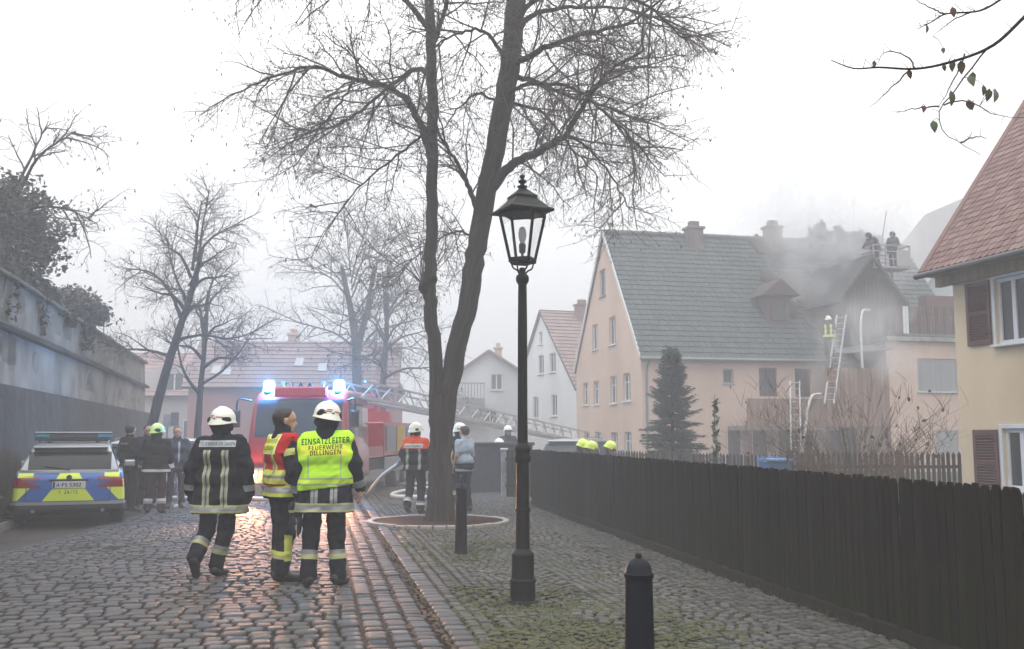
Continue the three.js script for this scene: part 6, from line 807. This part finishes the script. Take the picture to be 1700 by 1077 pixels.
  // trousers
  const W = o.slim ? 0.8 : 1, legC = [cap([J.hip[0] - 0.09, J.hip[1] - 0.02, J.hip[2]], [J.hip[0] + 0.09, J.hip[1] - 0.02, J.hip[2]], 0.135, 0.135, 'hip')]; for (const s of ['L', 'R']) legC.push(cap(J[s + 'h'], J[s + 'k'], 0.105 * W, 0.085 * W, s + 'thigh'), cap(J[s + 'k'], add3(J[s + 'a'], [0, 0.03, 0]), 0.083 * W, 0.083 * W, s + 'shin'));
  const idOf = (cs) => (x, y, z) => { let b = '', m = 9; for (const c of cs) { const d = capsule(x, y, z, c); if (d < m) { m = d; b = c.id; } } return b; };
  const fold = (a) => (d, x, y, z) => (Math.abs(d) > 0.05 ? d : d + a * (0.011 * noise3(x * 7 + y * 4, y * 13, z * 8, o.seed || 1) + 0.0065 * noise3(x * 18, y * 30 + x * 9, z * 18, 7)));
  const legG = blob(legC, cell, 0.035, fold(1.1)); part(t, 'trousers', legG, o.trousers || M_.navyB); const legId = idOf(legC);
  const band = (C, id, name, G, t0, t1, m, off = 0.005) => { const c = C.find((q) => q.id === name), u = nrm(sub3(c.b, c.a)), L = Math.hypot(...sub3(c.b, c.a)), k = u[0] * c.a[0] + u[1] * c.a[1] + u[2] * c.a[2]; return clip(G, [[...u, -k - t0 * L], [...u.map((v) => -v), k + t1 * L]], off, (x, y, z) => id(x, y, z) === name); };
  if (o.legBand) for (const s of ['L', 'R']) { const [a, b, m1, m2] = o.legBand; part(t, 'reflective_band', band(legC, legId, s + 'shin', legG, a, (a + b) / 2), m1); part(t, 'reflective_band', band(legC, legId, s + 'shin', legG, (a + b) / 2, b), m2); }
  if (o.legSide) part(t, 'side_stripe', clip(legG, [[0, 1, 0, -0.22], [0, -1, 0, 0.5], [0, 0, 1, 0.03], [0, 0, -1, 0.05]], 0.006, (x, y, z, p) => legId(x, y, z) === 'Rshin' && p[3] < -0.3), o.legSide);
  // boots
  for (const s of ['L', 'R']) { const a = J[s + 'a'], k = J[s + 'k'], q = J[s + 't'], d = nrm(sub3(q, a)), heel = add3(add3(a, d, -0.035), [0, -0.035, 0]); const up = nrm(sub3(k, a)); part(t, 'boot', blob([cap(add3(a, up, 0.2), a, 0.064, 0.058), cap(heel, add3(q, d, 0.045), 0.052, 0.047), cap(add3(heel, [0, 0.02, 0]), add3(a, d, 0.06), 0.05, 0.05)], near ? 0.011 : 0.02, 0.03, (dd, x, y, z) => Math.max(dd, a[1] < 0.12 ? -y + 0.002 : -9)), o.boots || M_.boot); }
  // jacket
  if (o.jacket) {
    const hem = o.hem ?? 0.74, b = bulk, mid = (f) => [J.hip[0] + (J.chest[0] - J.hip[0]) * f, J.hip[1] + (J.chest[1] - J.hip[1]) * f, J.hip[2] + (J.chest[2] - J.hip[2]) * f], row = (c, w, rr, id) => cap(add3(c, [-w, 0, 0]), add3(c, [w, 0, 0]), rr, rr, id);
    const C = [row(J.chest, 0.115 * b, 0.145 * b, 'torso'), row(mid(0.35), 0.105 * b, 0.142 * b, 'torso'), row(add3(J.hip, [0, -0.07, 0]), 0.115 * b, 0.146 * b, 'torso'), cap(add3(J.Ls, [-0.02, -0.015, 0]), add3(J.Rs, [0.02, -0.015, 0]), 0.088 * b, 0.088 * b, 'torso'), cap(add3(J.neck, [0, -0.06, 0]), add3(J.neck, [0, o.collar ?? 0.05, 0.005]), 0.1 * b, 0.084, 'collar')];
    if (hem < 0.82) C.push(row([J.hip[0], hem + 0.02, J.hip[2]], 0.125 * b, 0.15 * b, 'torso'));
    const sl = o.shortSleeve; for (const s of ['L', 'R']) { C.push(cap(J[s + 's'], sl ? add3(J[s + 's'], sub3(J[s + 'e'], J[s + 's']), 0.7) : J[s + 'e'], 0.078 * b, 0.068 * b, s + 'upper')); if (!sl) C.push(cap(J[s + 'e'], J[s + 'w'], 0.068 * b, 0.056 * b, s + 'fore')); }
    const JG = blob(C, cell, 0.045, (d, x, y, z) => Math.max(fold(1.2)(d, x, y, z), hem - y), 0.04), id = idOf(C), torso = (x, y, z) => id(x, y, z) === 'torso' || id(x, y, z) === 'collar';
    part(t, 'jacket', JG, o.jacket);
    const api = { JG, id, torso, C, band: (n, a, c, m, off) => part(t, 'reflective_band', band(C, id, n, JG, a, c, m, off), m), strip: (x0, x1, y0, y1, sgn, m, off = 0.006, name = 'reflective_stripe') => part(t, name, clip(JG, [[1, 0, 0, -x0], [-1, 0, 0, x1], [0, 1, 0, -y0], [0, -1, 0, y1]], off, (x, y, z, p) => torso(x, y, z) && (sgn ? Math.sign(z - J.chest[2]) === sgn : true)), m), t, J, Hp, HM2 };
    o.dress?.(api);
    if (o.vest) { // sleeveless over-vest around the torso
      const v = o.vest, VC = [...C.filter((c) => c.id === 'torso').map((c) => ({ ...c, ra: c.ra + 0.022, rb: c.rb + 0.022 }))]; const G = blob(VC, near ? 0.0125 : 0.022, 0.05, (d, x, y, z) => Math.max(fold(1.4)(d, x, y, z), v.y0 + (v.tilt || 0) * x - y, y - (v.y1 ?? 1.56), Math.abs(x) - (v.w ?? 0.25), (v.w2 ? Math.abs(x) - (y < 1.3 ? v.w2 : v.w ?? 0.25) : -9), 0.085 - Math.hypot(x - J.neck[0], (y - J.neck[1] - 0.03) * 1.1, 0)), 0.05); v.dress(G, t, api);
    }
  }
  if (o.helmet) {
    const N = near ? 40 : 20, Rr = near ? 22 : 12, P = [], I = []; for (let j = 0; j <= Rr; j++) for (let i = 0; i <= N; i++) { const v = j / Rr, a = i / N * PI * 2, ca = Math.cos(a), sa = Math.sin(a), back = -ca; let R, y; if (v < 0.78) { const q = v / 0.78 * PI / 2; R = Math.pow(Math.sin(q), 0.86); y = Math.cos(q) * 0.142; } else { const q = (v - 0.78) / 0.22; R = 1 + q * (0.06 + 0.1 * Math.max(0, -back) + 0.07 * Math.max(0, back)); y = -q * (0.03 + 0.035 * Math.max(0, back)); } const x = sa * R * 0.133, z = ca * R * 0.155 - 0.008; if (v < 0.7) y += 0.012 * Math.exp(-Math.pow(x / 0.022, 2)) * Math.min(1, v * 6 + 0.5) * Math.min(1, (0.7 - v) * 5); P.push(...Hp(x, y + 0.035, z)); }
    for (let j = 0; j < Rr; j++) for (let i = 0; i < N; i++) { const a = j * (N + 1) + i, b = a + N + 1; I.push(a, b, a + 1, a + 1, b, b + 1); } const g = new THREE.BufferGeometry(); g.setAttribute('position', new THREE.BufferAttribute(new Float32Array(P), 3)); g.setIndex(I); g.computeVertexNormals(); const hg = mergeVertices(g); hg.computeVertexNormals(); const hel = part(t, 'helmet', hg, o.helmet);
    const inv = HM2.clone().invert(), pl = (n, c) => { const w = V(...n).transformDirection(HM2), p0 = V(...J.head); return [w.x, w.y, w.z, c - w.dot(p0)]; }, isBack = (x, y, z) => V(x, y, z).applyMatrix4(inv).z < 0.0;
    if (near || o.helmetTape) { part(hel, 'helmet_tape', clip(hg, [pl([0, 1, 0], -0.052), pl([0, -1, 0], 0.062), pl([-1, 0, 0], 0.085), pl([1, 0, 0], -0.015)], 0.003, isBack), M_.red); part(hel, 'helmet_tape', clip(hg, [pl([0, 1, 0], -0.052), pl([0, -1, 0], 0.062), pl([-1, 0, 0], -0.015), pl([1, 0, 0], 0.085)], 0.003, isBack), M_.red); part(hel, 'helmet_tape', clip(hg, [pl([0, 1, 0], -0.07), pl([0, -1, 0], 0.079), pl([-1, 0, 0], 0.06), pl([1, 0, 0], -0.01)], 0.003, isBack), M_.red); for (const q of [-0.085, 0.0, 0.075]) part(hel, 'helmet_vent', clip(hg, [pl([0, 1, 0], -0.032), pl([0, -1, 0], 0.047), pl([1, 0, 0], -q + 0.011), pl([-1, 0, 0], q + 0.011)], 0.003, isBack), M_.black); }
    part(hel, 'visor', clip(hg, [pl([0, 1, 0], -0.0), pl([0, -1, 0], 0.045)], 0.004, (x, y, z) => V(x, y, z).applyMatrix4(inv).z > 0.08), mCarGlass);
    if (o.neckCloth) part(hel, 'neck_cloth', blob([cap(Hp(-0.05, 0.02, -0.06), Hp(0.05, 0.02, -0.06), 0.085), cap(Hp(-0.045, -0.08, -0.05), Hp(0.045, -0.08, -0.05), 0.05), cap(Hp(-0.1, -0.05, -0.0), Hp(0.1, -0.05, -0.0), 0.03)], near ? 0.012 : 0.02, 0.05, (d, x, y, z) => { const w = V(x, y, z).applyMatrix4(inv); return Math.max(fold(1)(d, x, y, z), w.z - 0.03); }), M_.black);
  }
  return t;
}
const tapeText = (s, bg, fg, w = 512, h = 80, px = 62) => canvasTex(w, h, (c) => { c.fillStyle = bg; c.fillRect(0, 0, w, h); c.fillStyle = fg; c.font = `bold ${px}px sans-serif`; c.textAlign = 'center'; c.fillText(s, w / 2, h / 2 + px * 0.36, w - 16); });
const printM = (t, r = 0.6) => mat('printed tape', [0.8, 0.8, 0.8], { map: t, roughness: r });
// print lies on a back: viewer's left is +x
const backPrint = (api, x, y0, y1, texture, name = 'name_strip', off = 0.009) => { const g = clip(api.JG, [[1, 0, 0, x], [-1, 0, 0, x], [0, 1, 0, -y0], [0, -1, 0, y1]], off, (a, b, c, p) => c < api.J.chest[2] + 0.03 && p[5] < 0.2); part(api.t, name, planarUV(g, (a, b) => [(x - a) / (2 * x), (b - y0) / (y1 - y0)]), printM(texture)); };
const shade = (a, b) => (api) => { for (const s of ['L', 'R']) { api.band(s + 'fore', 0.62, 0.92, a); api.band(s + 'fore', 0.7, 0.84, b, 0.009); } };
// the three in front
person({ label: 'firefighter walking away in dark coat with two vertical stripes, leftmost of the three in front', pos: [-3.26, 0, -11.25], h: PI - 0.08, near: true, seed: 3, size: 1.025, gloves: 'LR', bulk: 1.13, hem: 0.68, collar: 0.09, look: [-0.25, 0.05, 0], helmet: M_.helmet, neckCloth: true, jacket: M_.navy, trousers: M_.navy, legBand: [0.42, 0.66, M_.silver, M_.paleY],
  J: { hip: [0.0, 0.94, 0], Ls: [0.2, 1.43, 0], Rs: [-0.2, 1.44, 0], Le: [0.31, 1.16, -0.05], Re: [-0.3, 1.16, -0.03], Lw: [0.34, 0.92, 0.0], Rw: [-0.31, 0.91, 0.03], Lk: [0.16, 0.5, 0.08], La: [0.2, 0.2, -0.16], Lt: [0.215, 0.07, -0.075], Rk: [-0.06, 0.5, 0.04], Ra: [0.035, 0.09, 0.05], Rt: [0.02, 0.04, 0.2] }, curl: { L: 0.4, R: 0.42 },
  dress: (a) => { for (const s of [-1, 1]) { a.strip(s * 0.1 - 0.037, s * 0.1 + 0.037, 0.75, 1.36, -1, M_.silver, 0.006); a.strip(s * 0.1 - 0.037, s * 0.1 - 0.022, 0.75, 1.36, -1, M_.paleY, 0.009); a.strip(s * 0.1 + 0.022, s * 0.1 + 0.037, 0.75, 1.36, -1, M_.paleY, 0.009); a.strip(s * 0.1 - 0.004, s * 0.1 + 0.004, 0.75, 1.36, -1, M_.navy, 0.011, 'seam'); } a.strip(-0.4, 0.4, 0.695, 0.775, 0, M_.silver, 0.007); a.strip(-0.4, 0.4, 0.695, 0.715, 0, M_.paleY, 0.01); a.strip(-0.4, 0.4, 0.755, 0.775, 0, M_.paleY, 0.01); for (const s of ['L', 'R']) a.band(s + 'fore', 0.66, 0.92, M_.silver); backPrint(a, 0.2, 1.395, 1.465, tapeText('FEUERWEHR DILLINGEN', '#b9bdc2', '#3a4048')); } });
person({ label: 'bareheaded man in red vest with yellow edging, middle of the three in front', pos: [-2.5, 0, -10.95], h: 2.15, near: true, seed: 5, size: 1.045, gloves: 'LR', bulk: 1.03, hem: 0.84, collar: 0.06, look: [-0.25, 0.0, 0.04], hair: mHair, jacket: M_.navy, trousers: M_.navy, legBand: [0.5, 0.7, M_.yellow, M_.paleY], legSide: M_.yellow,
  J: { Re: [-0.27, 1.17, 0.0], Rw: [-0.24, 0.93, 0.12], Le: [0.26, 1.18, 0.02], Lw: [0.25, 0.95, 0.15], Lk: [0.1, 0.5, 0.03], La: [0.09, 0.09, 0.02], Lt: [0.12, 0.04, 0.19], Rk: [-0.1, 0.5, 0.02], Ra: [-0.1, 0.09, -0.03], Rt: [-0.13, 0.04, 0.14] }, curl: { R: 0.5, L: 0.5 },
  dress: (a) => { for (const s of ['L', 'R']) { a.band(s + 'upper', 0.36, 0.62, M_.yellow); a.band(s + 'upper', 0.43, 0.55, M_.paleY, 0.009); a.band(s + 'fore', 0.68, 0.95, M_.paleY); } a.strip(-0.4, 0.4, 0.87, 1.0, 0, M_.yellow, 0.006); a.strip(-0.4, 0.4, 0.91, 0.96, 0, M_.silver, 0.01); },
  vest: { y0: 0.98, y1: 1.52, w: 0.27, w2: 0.235, dress: (G, t) => {
    part(t, 'vest', G, M_.vestR); const c2 = (pl, m, off, f) => part(t, 'vest_band', clip(G, pl, off, f), m); const up = (x, y, z, p) => true;
    c2([[0, 1, 0, -1.0], [0, -1, 0, 1.06]], M_.yellow, 0.004, up); c2([[0, 1, 0, -1.08], [0, -1, 0, 1.14]], M_.yellow, 0.004, up); c2([[0, 1, 0, -1.055], [0, -1, 0, 1.085]], M_.silver, 0.005, up);
    for (const s of [-1, 1]) c2([[1, 0, 0, -s * 0.15 + 0.03], [-1, 0, 0, s * 0.15 + 0.03], [0, 1, 0, -1.1]], M_.yellow, 0.005, (x, y, z) => z < 0 ? y < 1.36 : true);
    for (const s of [-1, 1]) c2([[1, 0, 0, -s * 0.15 + 0.012], [-1, 0, 0, s * 0.15 + 0.012], [0, 1, 0, -1.1]], M_.silver, 0.008, (x, y, z) => z < 0 ? y < 1.36 : true);
    const g = clip(G, [[1, 0, 0, 0.2], [-1, 0, 0, 0.2], [0, 1, 0, -1.3], [0, -1, 0, 1.5]], 0.008, (x, y, z, p) => z < 0 && p[5] < 0.1); part(t, 'back_label', planarUV(g, (x, y) => [(0.2 - x) / 0.4, (y - 1.3) / 0.2]), printM(canvasTex(512, 256, (c) => { c.fillStyle = '#d9e23a'; c.fillRect(0, 0, 512, 256); c.strokeStyle = '#eef0c0'; c.lineWidth = 22; c.strokeRect(10, 10, 492, 236); c.fillStyle = '#2c3a1c'; c.font = 'bold 78px sans-serif'; c.textAlign = 'center'; c.fillText('FEUERWEHR', 256, 112, 440); c.fillText('DILLINGEN', 256, 204, 440); })));
  } } });
const chief = person({ label: 'firefighter in bright yellow lettered vest and white helmet, rightmost of the three in front', pos: [-1.97, 0, -10.6], h: PI + 0.12, near: true, seed: 8, size: 1.05, gloves: 'L', bulk: 1.08, hem: 0.72, collar: 0.1, look: [0.45, 0.06, 0.12], helmet: M_.helmet, neckCloth: true, jacket: M_.navy, trousers: M_.navy, legBand: [0.38, 0.62, M_.silver, M_.paleY],
  J: { Ls: [0.19, 1.42, 0], Rs: [-0.19, 1.455, 0], Le: [0.27, 1.15, -0.04], Lw: [0.27, 0.91, 0.02], Re: [-0.29, 1.19, -0.04], Rw: [-0.345, 0.97, 0.05], Lk: [0.13, 0.5, 0.02], La: [0.145, 0.09, -0.03], Lt: [0.17, 0.04, 0.12], Rk: [-0.12, 0.5, 0.03], Ra: [-0.145, 0.09, 0.0], Rt: [-0.19, 0.04, 0.14] }, curl: { R: 0.3, L: 0.5 },
  dress: (a) => { a.strip(-0.4, 0.4, 0.735, 0.82, 0, M_.silver, 0.007); a.strip(-0.4, 0.4, 0.735, 0.752, 0, M_.paleY, 0.01); a.strip(-0.4, 0.4, 0.803, 0.82, 0, M_.paleY, 0.01); for (const s of [-1, 1]) { a.strip(s * 0.095 - 0.035, s * 0.095 + 0.035, 0.82, 1.3, -1, M_.silver, 0.006); a.strip(s * 0.095 - 0.003, s * 0.095 + 0.003, 0.82, 1.3, -1, M_.navy, 0.009, 'seam'); } for (const s of ['L', 'R']) a.band(s + 'fore', 0.62, 0.94, M_.silver); },
  vest: { y0: 0.965, y1: 1.54, tilt: -0.12, w: 0.28, dress: (G, t) => {
    part(t, 'vest', clip(G, [[0, 0, 1, -0.0]], 0), M_.vestY); const tx = canvasTex(1024, 1024, (c) => {
      c.fillStyle = '#b9ef2e'; c.fillRect(0, 0, 1024, 1024); c.fillStyle = '#e4ea3c'; c.fillRect(60, 258, 904, 178); c.save(); c.translate(512, 66); c.rotate(-0.05); c.textAlign = 'center'; c.fillStyle = '#10200f'; c.font = 'bold 138px sans-serif'; c.fillText('EINSATZLEITER', 0, 180, 900); c.font = 'bold 108px sans-serif'; c.fillText('FEUERWEHR', 0, 272, 690); c.fillText('DILLINGEN', 0, 358, 600); c.restore();
      c.fillStyle = '#9aa39a'; c.fillRect(205, 420, 20, 380); c.fillRect(800, 420, 20, 380); c.fillRect(0, 800, 1024, 22); c.fillRect(0, 895, 1024, 22); c.fillStyle = '#d8f24a'; c.fillRect(0, 835, 1024, 50); });
    part(t, 'vest_back', planarUV(clip(G, [[0, 0, -1, 0.0]], 0), (x, y) => [(0.275 - x) / 0.55, (y - 0.93) / 0.62]), mat('printed yellow vest', [0.9, 0.9, 0.9], { map: tx, ...{ bumpMap: clothO.bumpMap, bumpScale: 0.004, roughness: 0.9 } }));
  } } });
{ // pair of gloves held in the chief's left hand
  const g = thing('work_gloves', 'pair of black work gloves with pale cuffs dangling from a firefighter\'s hand', 'gloves', [-2.27, 0.62, -10.6], 0.3); for (const s of [-1, 1]) { part(g, 'glove', blob(handCaps([s * 0.03, 0.1, s * 0.02], nrm([s * 0.12, -1, 0.05]), [0.9 * -s, 0, 0.3], [0.2, 0, 0.95], 0.12, 0.006), 0.007, 0.014, null, 0.012), M_.glove); part(g, 'cuff', [blob([cap([s * 0.028, 0.2, s * 0.02], [s * 0.03, 0.1, s * 0.02], 0.05, 0.036)], 0.009)], M_.glove); part(g, 'cuff_band', cyl(0.044, 0.048, 0.025, s * 0.028, 0.135, s * 0.02, 12), M_.paleY); }
}
const duty = (a) => { a.band('Lfore', 0.66, 0.92, M_.silver); a.band('Rfore', 0.66, 0.92, M_.silver); };
person({ label: 'firefighter with orange shoulders and white helmet standing left of the forked tree', pos: [-1.93, 0, -20.1], h: PI - 0.25, seed: 11, size: 0.99, gloves: 'LR', bulk: 1.05, hem: 0.86, collar: 0.08, look: [-0.4, 0, 0], helmet: M_.helmet, neckCloth: true, jacket: M_.navy, trousers: M_.navyB, boots: M_.bootB, legBand: [0.62, 0.84, M_.silver, M_.white],
  J: { Le: [0.3, 1.2, 0.02], Lw: [0.28, 0.98, 0.2], Lk: [0.15, 0.5, 0.1], La: [0.14, 0.15, -0.08], Lt: [0.15, 0.05, 0.03], Re: [-0.27, 1.18, 0.05], Rw: [-0.2, 1.0, 0.25], Ra: [-0.1, 0.09, 0.02], Rt: [-0.12, 0.04, 0.17] },
  dress: (a) => { a.strip(-0.5, 0.5, 1.3, 1.6, 0, M_.orange, 0.006, 'orange_yoke'); for (const s of ['L', 'R']) part(a.t, 'orange_yoke', clip(a.JG, [[0, 1, 0, -1.33]], 0.006, (x, y, z) => a.id(x, y, z) === s + 'upper'), M_.orange); for (const s of [-1, 1]) { a.strip(s * 0.13 - 0.03, s * 0.13 + 0.03, 0.89, 1.3, -1, M_.silver, 0.007); a.strip(s * 0.13 - 0.008, s * 0.13 + 0.008, 0.89, 1.3, -1, mat('green tape', [0.2, 0.5, 0.25], {}), 0.01); } backPrint(a, 0.19, 1.315, 1.395, tapeText('FREIW. FEUERWEHR', '#d8dad6', '#30343a'), 'name_strip', 0.013); } });
person({ label: 'man in pale blue grey T-shirt half hidden behind the forked tree', pos: [-0.98, 0, -20.6], h: -2.3, seed: 12, size: 0.98, slim: true, bulk: 0.86, hem: 0.84, collar: 0.02, hair: mat('greying brown hair', [0.06, 0.045, 0.04], {}), jacket: M_.tee, trousers: M_.navyB, shortSleeve: true, J: { Le: [0.24, 1.17, -0.02], Lw: [0.24, 0.95, 0.1], Re: [-0.24, 1.17, -0.02], Rw: [-0.22, 0.96, 0.12] } });
person({ label: 'firefighter in white helmet standing behind the man in the T-shirt', pos: [-1.18, 0, -22.6], h: PI - 0.5, seed: 13, gloves: 'LR', bulk: 1.06, hem: 0.8, collar: 0.08, look: [-0.5, 0, 0], helmet: M_.helmet, neckCloth: true, jacket: M_.navy, trousers: M_.navy, legBand: [0.5, 0.75, M_.silver, M_.paleY], dress: (a) => { duty(a); for (const s of [-1, 1]) a.strip(s * 0.13 - 0.03, s * 0.13 + 0.03, 0.85, 1.42, 0, M_.paleY); a.strip(-0.4, 0.4, 0.83, 0.88, 0, M_.silver, 0.008); } });
person({ label: 'firefighter in white helmet standing behind the dark garden wall, facing the camera', pos: [-0.12, 0, -29], h: 0.2, seed: 14, gloves: 'LR', bulk: 1.06, collar: 0.08, helmet: M_.helmet, jacket: M_.greyT, trousers: M_.navy, dress: (a) => { duty(a); a.strip(-0.4, 0.4, 1.2, 1.26, 0, M_.silver, 0.008); }, J: { Lw: [0.18, 1.05, 0.2], Rw: [-0.16, 1.05, 0.2], Le: [0.28, 1.18, 0.02], Re: [-0.28, 1.18, 0.02] } });
const bent = { hip: [0, 0.72, -0.12], chest: [0, 1.0, 0.06], neck: [0, 1.16, 0.15], head: [0, 1.28, 0.24], Ls: [0.185, 1.1, 0.12], Rs: [-0.185, 1.1, 0.12], Le: [0.25, 0.86, 0.24], Re: [-0.25, 0.86, 0.24], Lw: [0.14, 0.72, 0.4], Rw: [-0.14, 0.72, 0.4], Lh: [0.1, 0.68, -0.12], Rh: [-0.1, 0.68, -0.12], Lk: [0.14, 0.42, 0.12], Rk: [-0.14, 0.42, 0.1], La: [0.14, 0.09, -0.05], Ra: [-0.14, 0.09, -0.06], Lt: [0.17, 0.04, 0.1], Rt: [-0.17, 0.04, 0.09] };
person({ label: 'crouching firefighter in pale helmet low behind the dark garden wall', pos: [-0.55, 0, -28.4], h: 0.9, seed: 15, gloves: 'LR', bulk: 1.05, hem: 0.6, helmet: M_.helmet, jacket: M_.greyT, trousers: M_.navy, J: bent, look: [0, 0.3, 0], dress: duty });
const bentUp = (dy) => Object.fromEntries(Object.entries(bent).map(([k, v]) => [k, /[kath]$/.test(k) && k !== 'hip' ? v : v]));
person({ label: 'bending firefighter in lemon yellow helmet behind the far end of the dark fence', pos: [1.5, 0, -24.3], h: 1.1, seed: 16, gloves: 'LR', bulk: 1.05, hem: 0.6, helmet: M_.helmetL, jacket: M_.greyT, trousers: M_.navy, J: bent, size: 1.0, look: [0, 0.4, 0], dress: duty });
person({ label: 'firefighter in yellow helmet stooping just right of another one by the fence', pos: [1.66, 0, -23.9], h: 1.5, seed: 17, gloves: 'LR', bulk: 1.05, hem: 0.6, helmet: M_.helmetL, jacket: M_.greyT, trousers: M_.navy, J: bent, size: 0.97, look: [0, 0.35, 0.1], dress: duty });
person({ label: 'firefighter of whom only the yellow helmet shows above the fence, left of the conifer', pos: [2.18, 0, -24.6], h: 1.3, seed: 18, gloves: 'LR', bulk: 1.05, hem: 0.6, helmet: M_.helmetL, jacket: M_.greyT, trousers: M_.navy, J: bent, size: 0.965, look: [0, 0.5, 0], dress: duty });
// group beside the police car
const police = (a) => backPrint(a, 0.13, 1.36, 1.41, tapeText('POLIZEI', '#11131c', '#aab0b8', 256, 64, 52));
person({ label: 'dark-haired police officer in black uniform with back to us, nearest the police car', pos: [-7.86, 0, -20.6], h: PI - 0.5, seed: 19, bulk: 0.98, hem: 0.84, collar: 0.03, look: [0.2, 0, 0], hair: mHair, jacket: M_.black, trousers: M_.black, dress: police, J: { Lw: [0.2, 1.0, 0.22], Rw: [-0.18, 1.02, 0.22] } });
person({ label: 'second dark-clothed officer facing us, just behind the one nearest the police car', pos: [-7.82, 0, -21.5], h: 0.6, seed: 20, bulk: 1.0, hem: 0.84, collar: 0.03, hair: mHair, jacket: M_.black, trousers: M_.black, J: { Lw: [0.16, 1.05, 0.22], Rw: [-0.16, 1.05, 0.2] } });
person({ label: 'firefighter with fluorescent green helmet in the group beside the police car', pos: [-7.2, 0, -20.3], h: PI + 0.2, seed: 21, size: 0.98, gloves: 'LR', bulk: 1.05, hem: 0.82, collar: 0.08, look: [-0.6, 0, 0], helmet: M_.helmetG, neckCloth: true, jacket: M_.black, trousers: M_.maroon, legBand: [0.55, 0.82, M_.white, M_.silver], dress: (a) => { duty(a); a.band('Rfore', 0.6, 0.95, M_.white, 0.008); a.strip(-0.4, 0.4, 0.84, 0.89, 0, M_.white, 0.008); } });
person({ label: 'man in grey jacket and dark trousers without helmet facing us, rightmost beside the police car', pos: [-7.22, 0, -21.6], h: 0.35, seed: 22, size: 0.98, bulk: 0.98, hem: 0.82, collar: 0.03, hair: mHair, slim: true, jacket: M_.grey, trousers: M_.brownT, boots: M_.bootB, dress: (a) => a.strip(0.02, 0.06, 1.0, 1.45, 1, M_.tee) });
// on the roof and in the basket
person({ label: 'firefighter in white helmet with yellow stripes climbing at the edge of the burnt roof', pos: HL(8.55, 5.1, 1.3), h: PI - 0.7 + 0.218, seed: 23, gloves: 'LR', bulk: 1.08, hem: 0.82, collar: 0.08, look: [-0.6, 0.1, 0], helmet: M_.helmet, helmetTape: true, jacket: M_.navy, trousers: M_.navy, dress: (a) => { duty(a); for (const s of [-1, 1]) a.strip(s * 0.12 - 0.045, s * 0.12 + 0.045, 0.92, 1.42, 0, M_.yellow); a.strip(-0.4, 0.4, 0.85, 0.95, 0, M_.yellow, 0.008); a.band('Lupper', 0.4, 0.7, M_.yellow); a.band('Rupper', 0.4, 0.7, M_.yellow); }, J: { Le: [0.25, 1.25, 0.2], Lw: [0.2, 1.2, 0.42], Re: [-0.25, 1.25, 0.2], Rw: [-0.2, 1.15, 0.42] } });
person({ label: 'dark figure leaning out to the left with a lance from the rescue basket', pos: [17.15, 9.35, -46.2], h: -1.2, seed: 24, gloves: 'LR', bulk: 1.15, hem: 0.75, helmet: M_.greyT, neckCloth: true, jacket: M_.greyT, trousers: M_.greyT, J: { chest: [0, 1.25, 0.16], neck: [0, 1.4, 0.3], head: [0, 1.5, 0.4], Ls: [0.185, 1.36, 0.26], Rs: [-0.185, 1.36, 0.26], Le: [0.2, 1.15, 0.45], Re: [-0.2, 1.12, 0.45], Lw: [0.1, 1.05, 0.68], Rw: [-0.1, 1.0, 0.62] }, look: [0, 0.4, 0] });
person({ label: 'dark figure standing upright at the right end of the rescue basket', pos: [18.0, 9.35, -46.3], h: -0.9, seed: 25, gloves: 'LR', bulk: 1.25, hem: 0.75, size: 0.97, helmet: M_.greyT, neckCloth: true, jacket: M_.greyT, trousers: M_.greyT, J: { Lw: [0.15, 1.1, 0.3], Rw: [-0.15, 1.1, 0.3] } });
renderer.render(scene, camera);
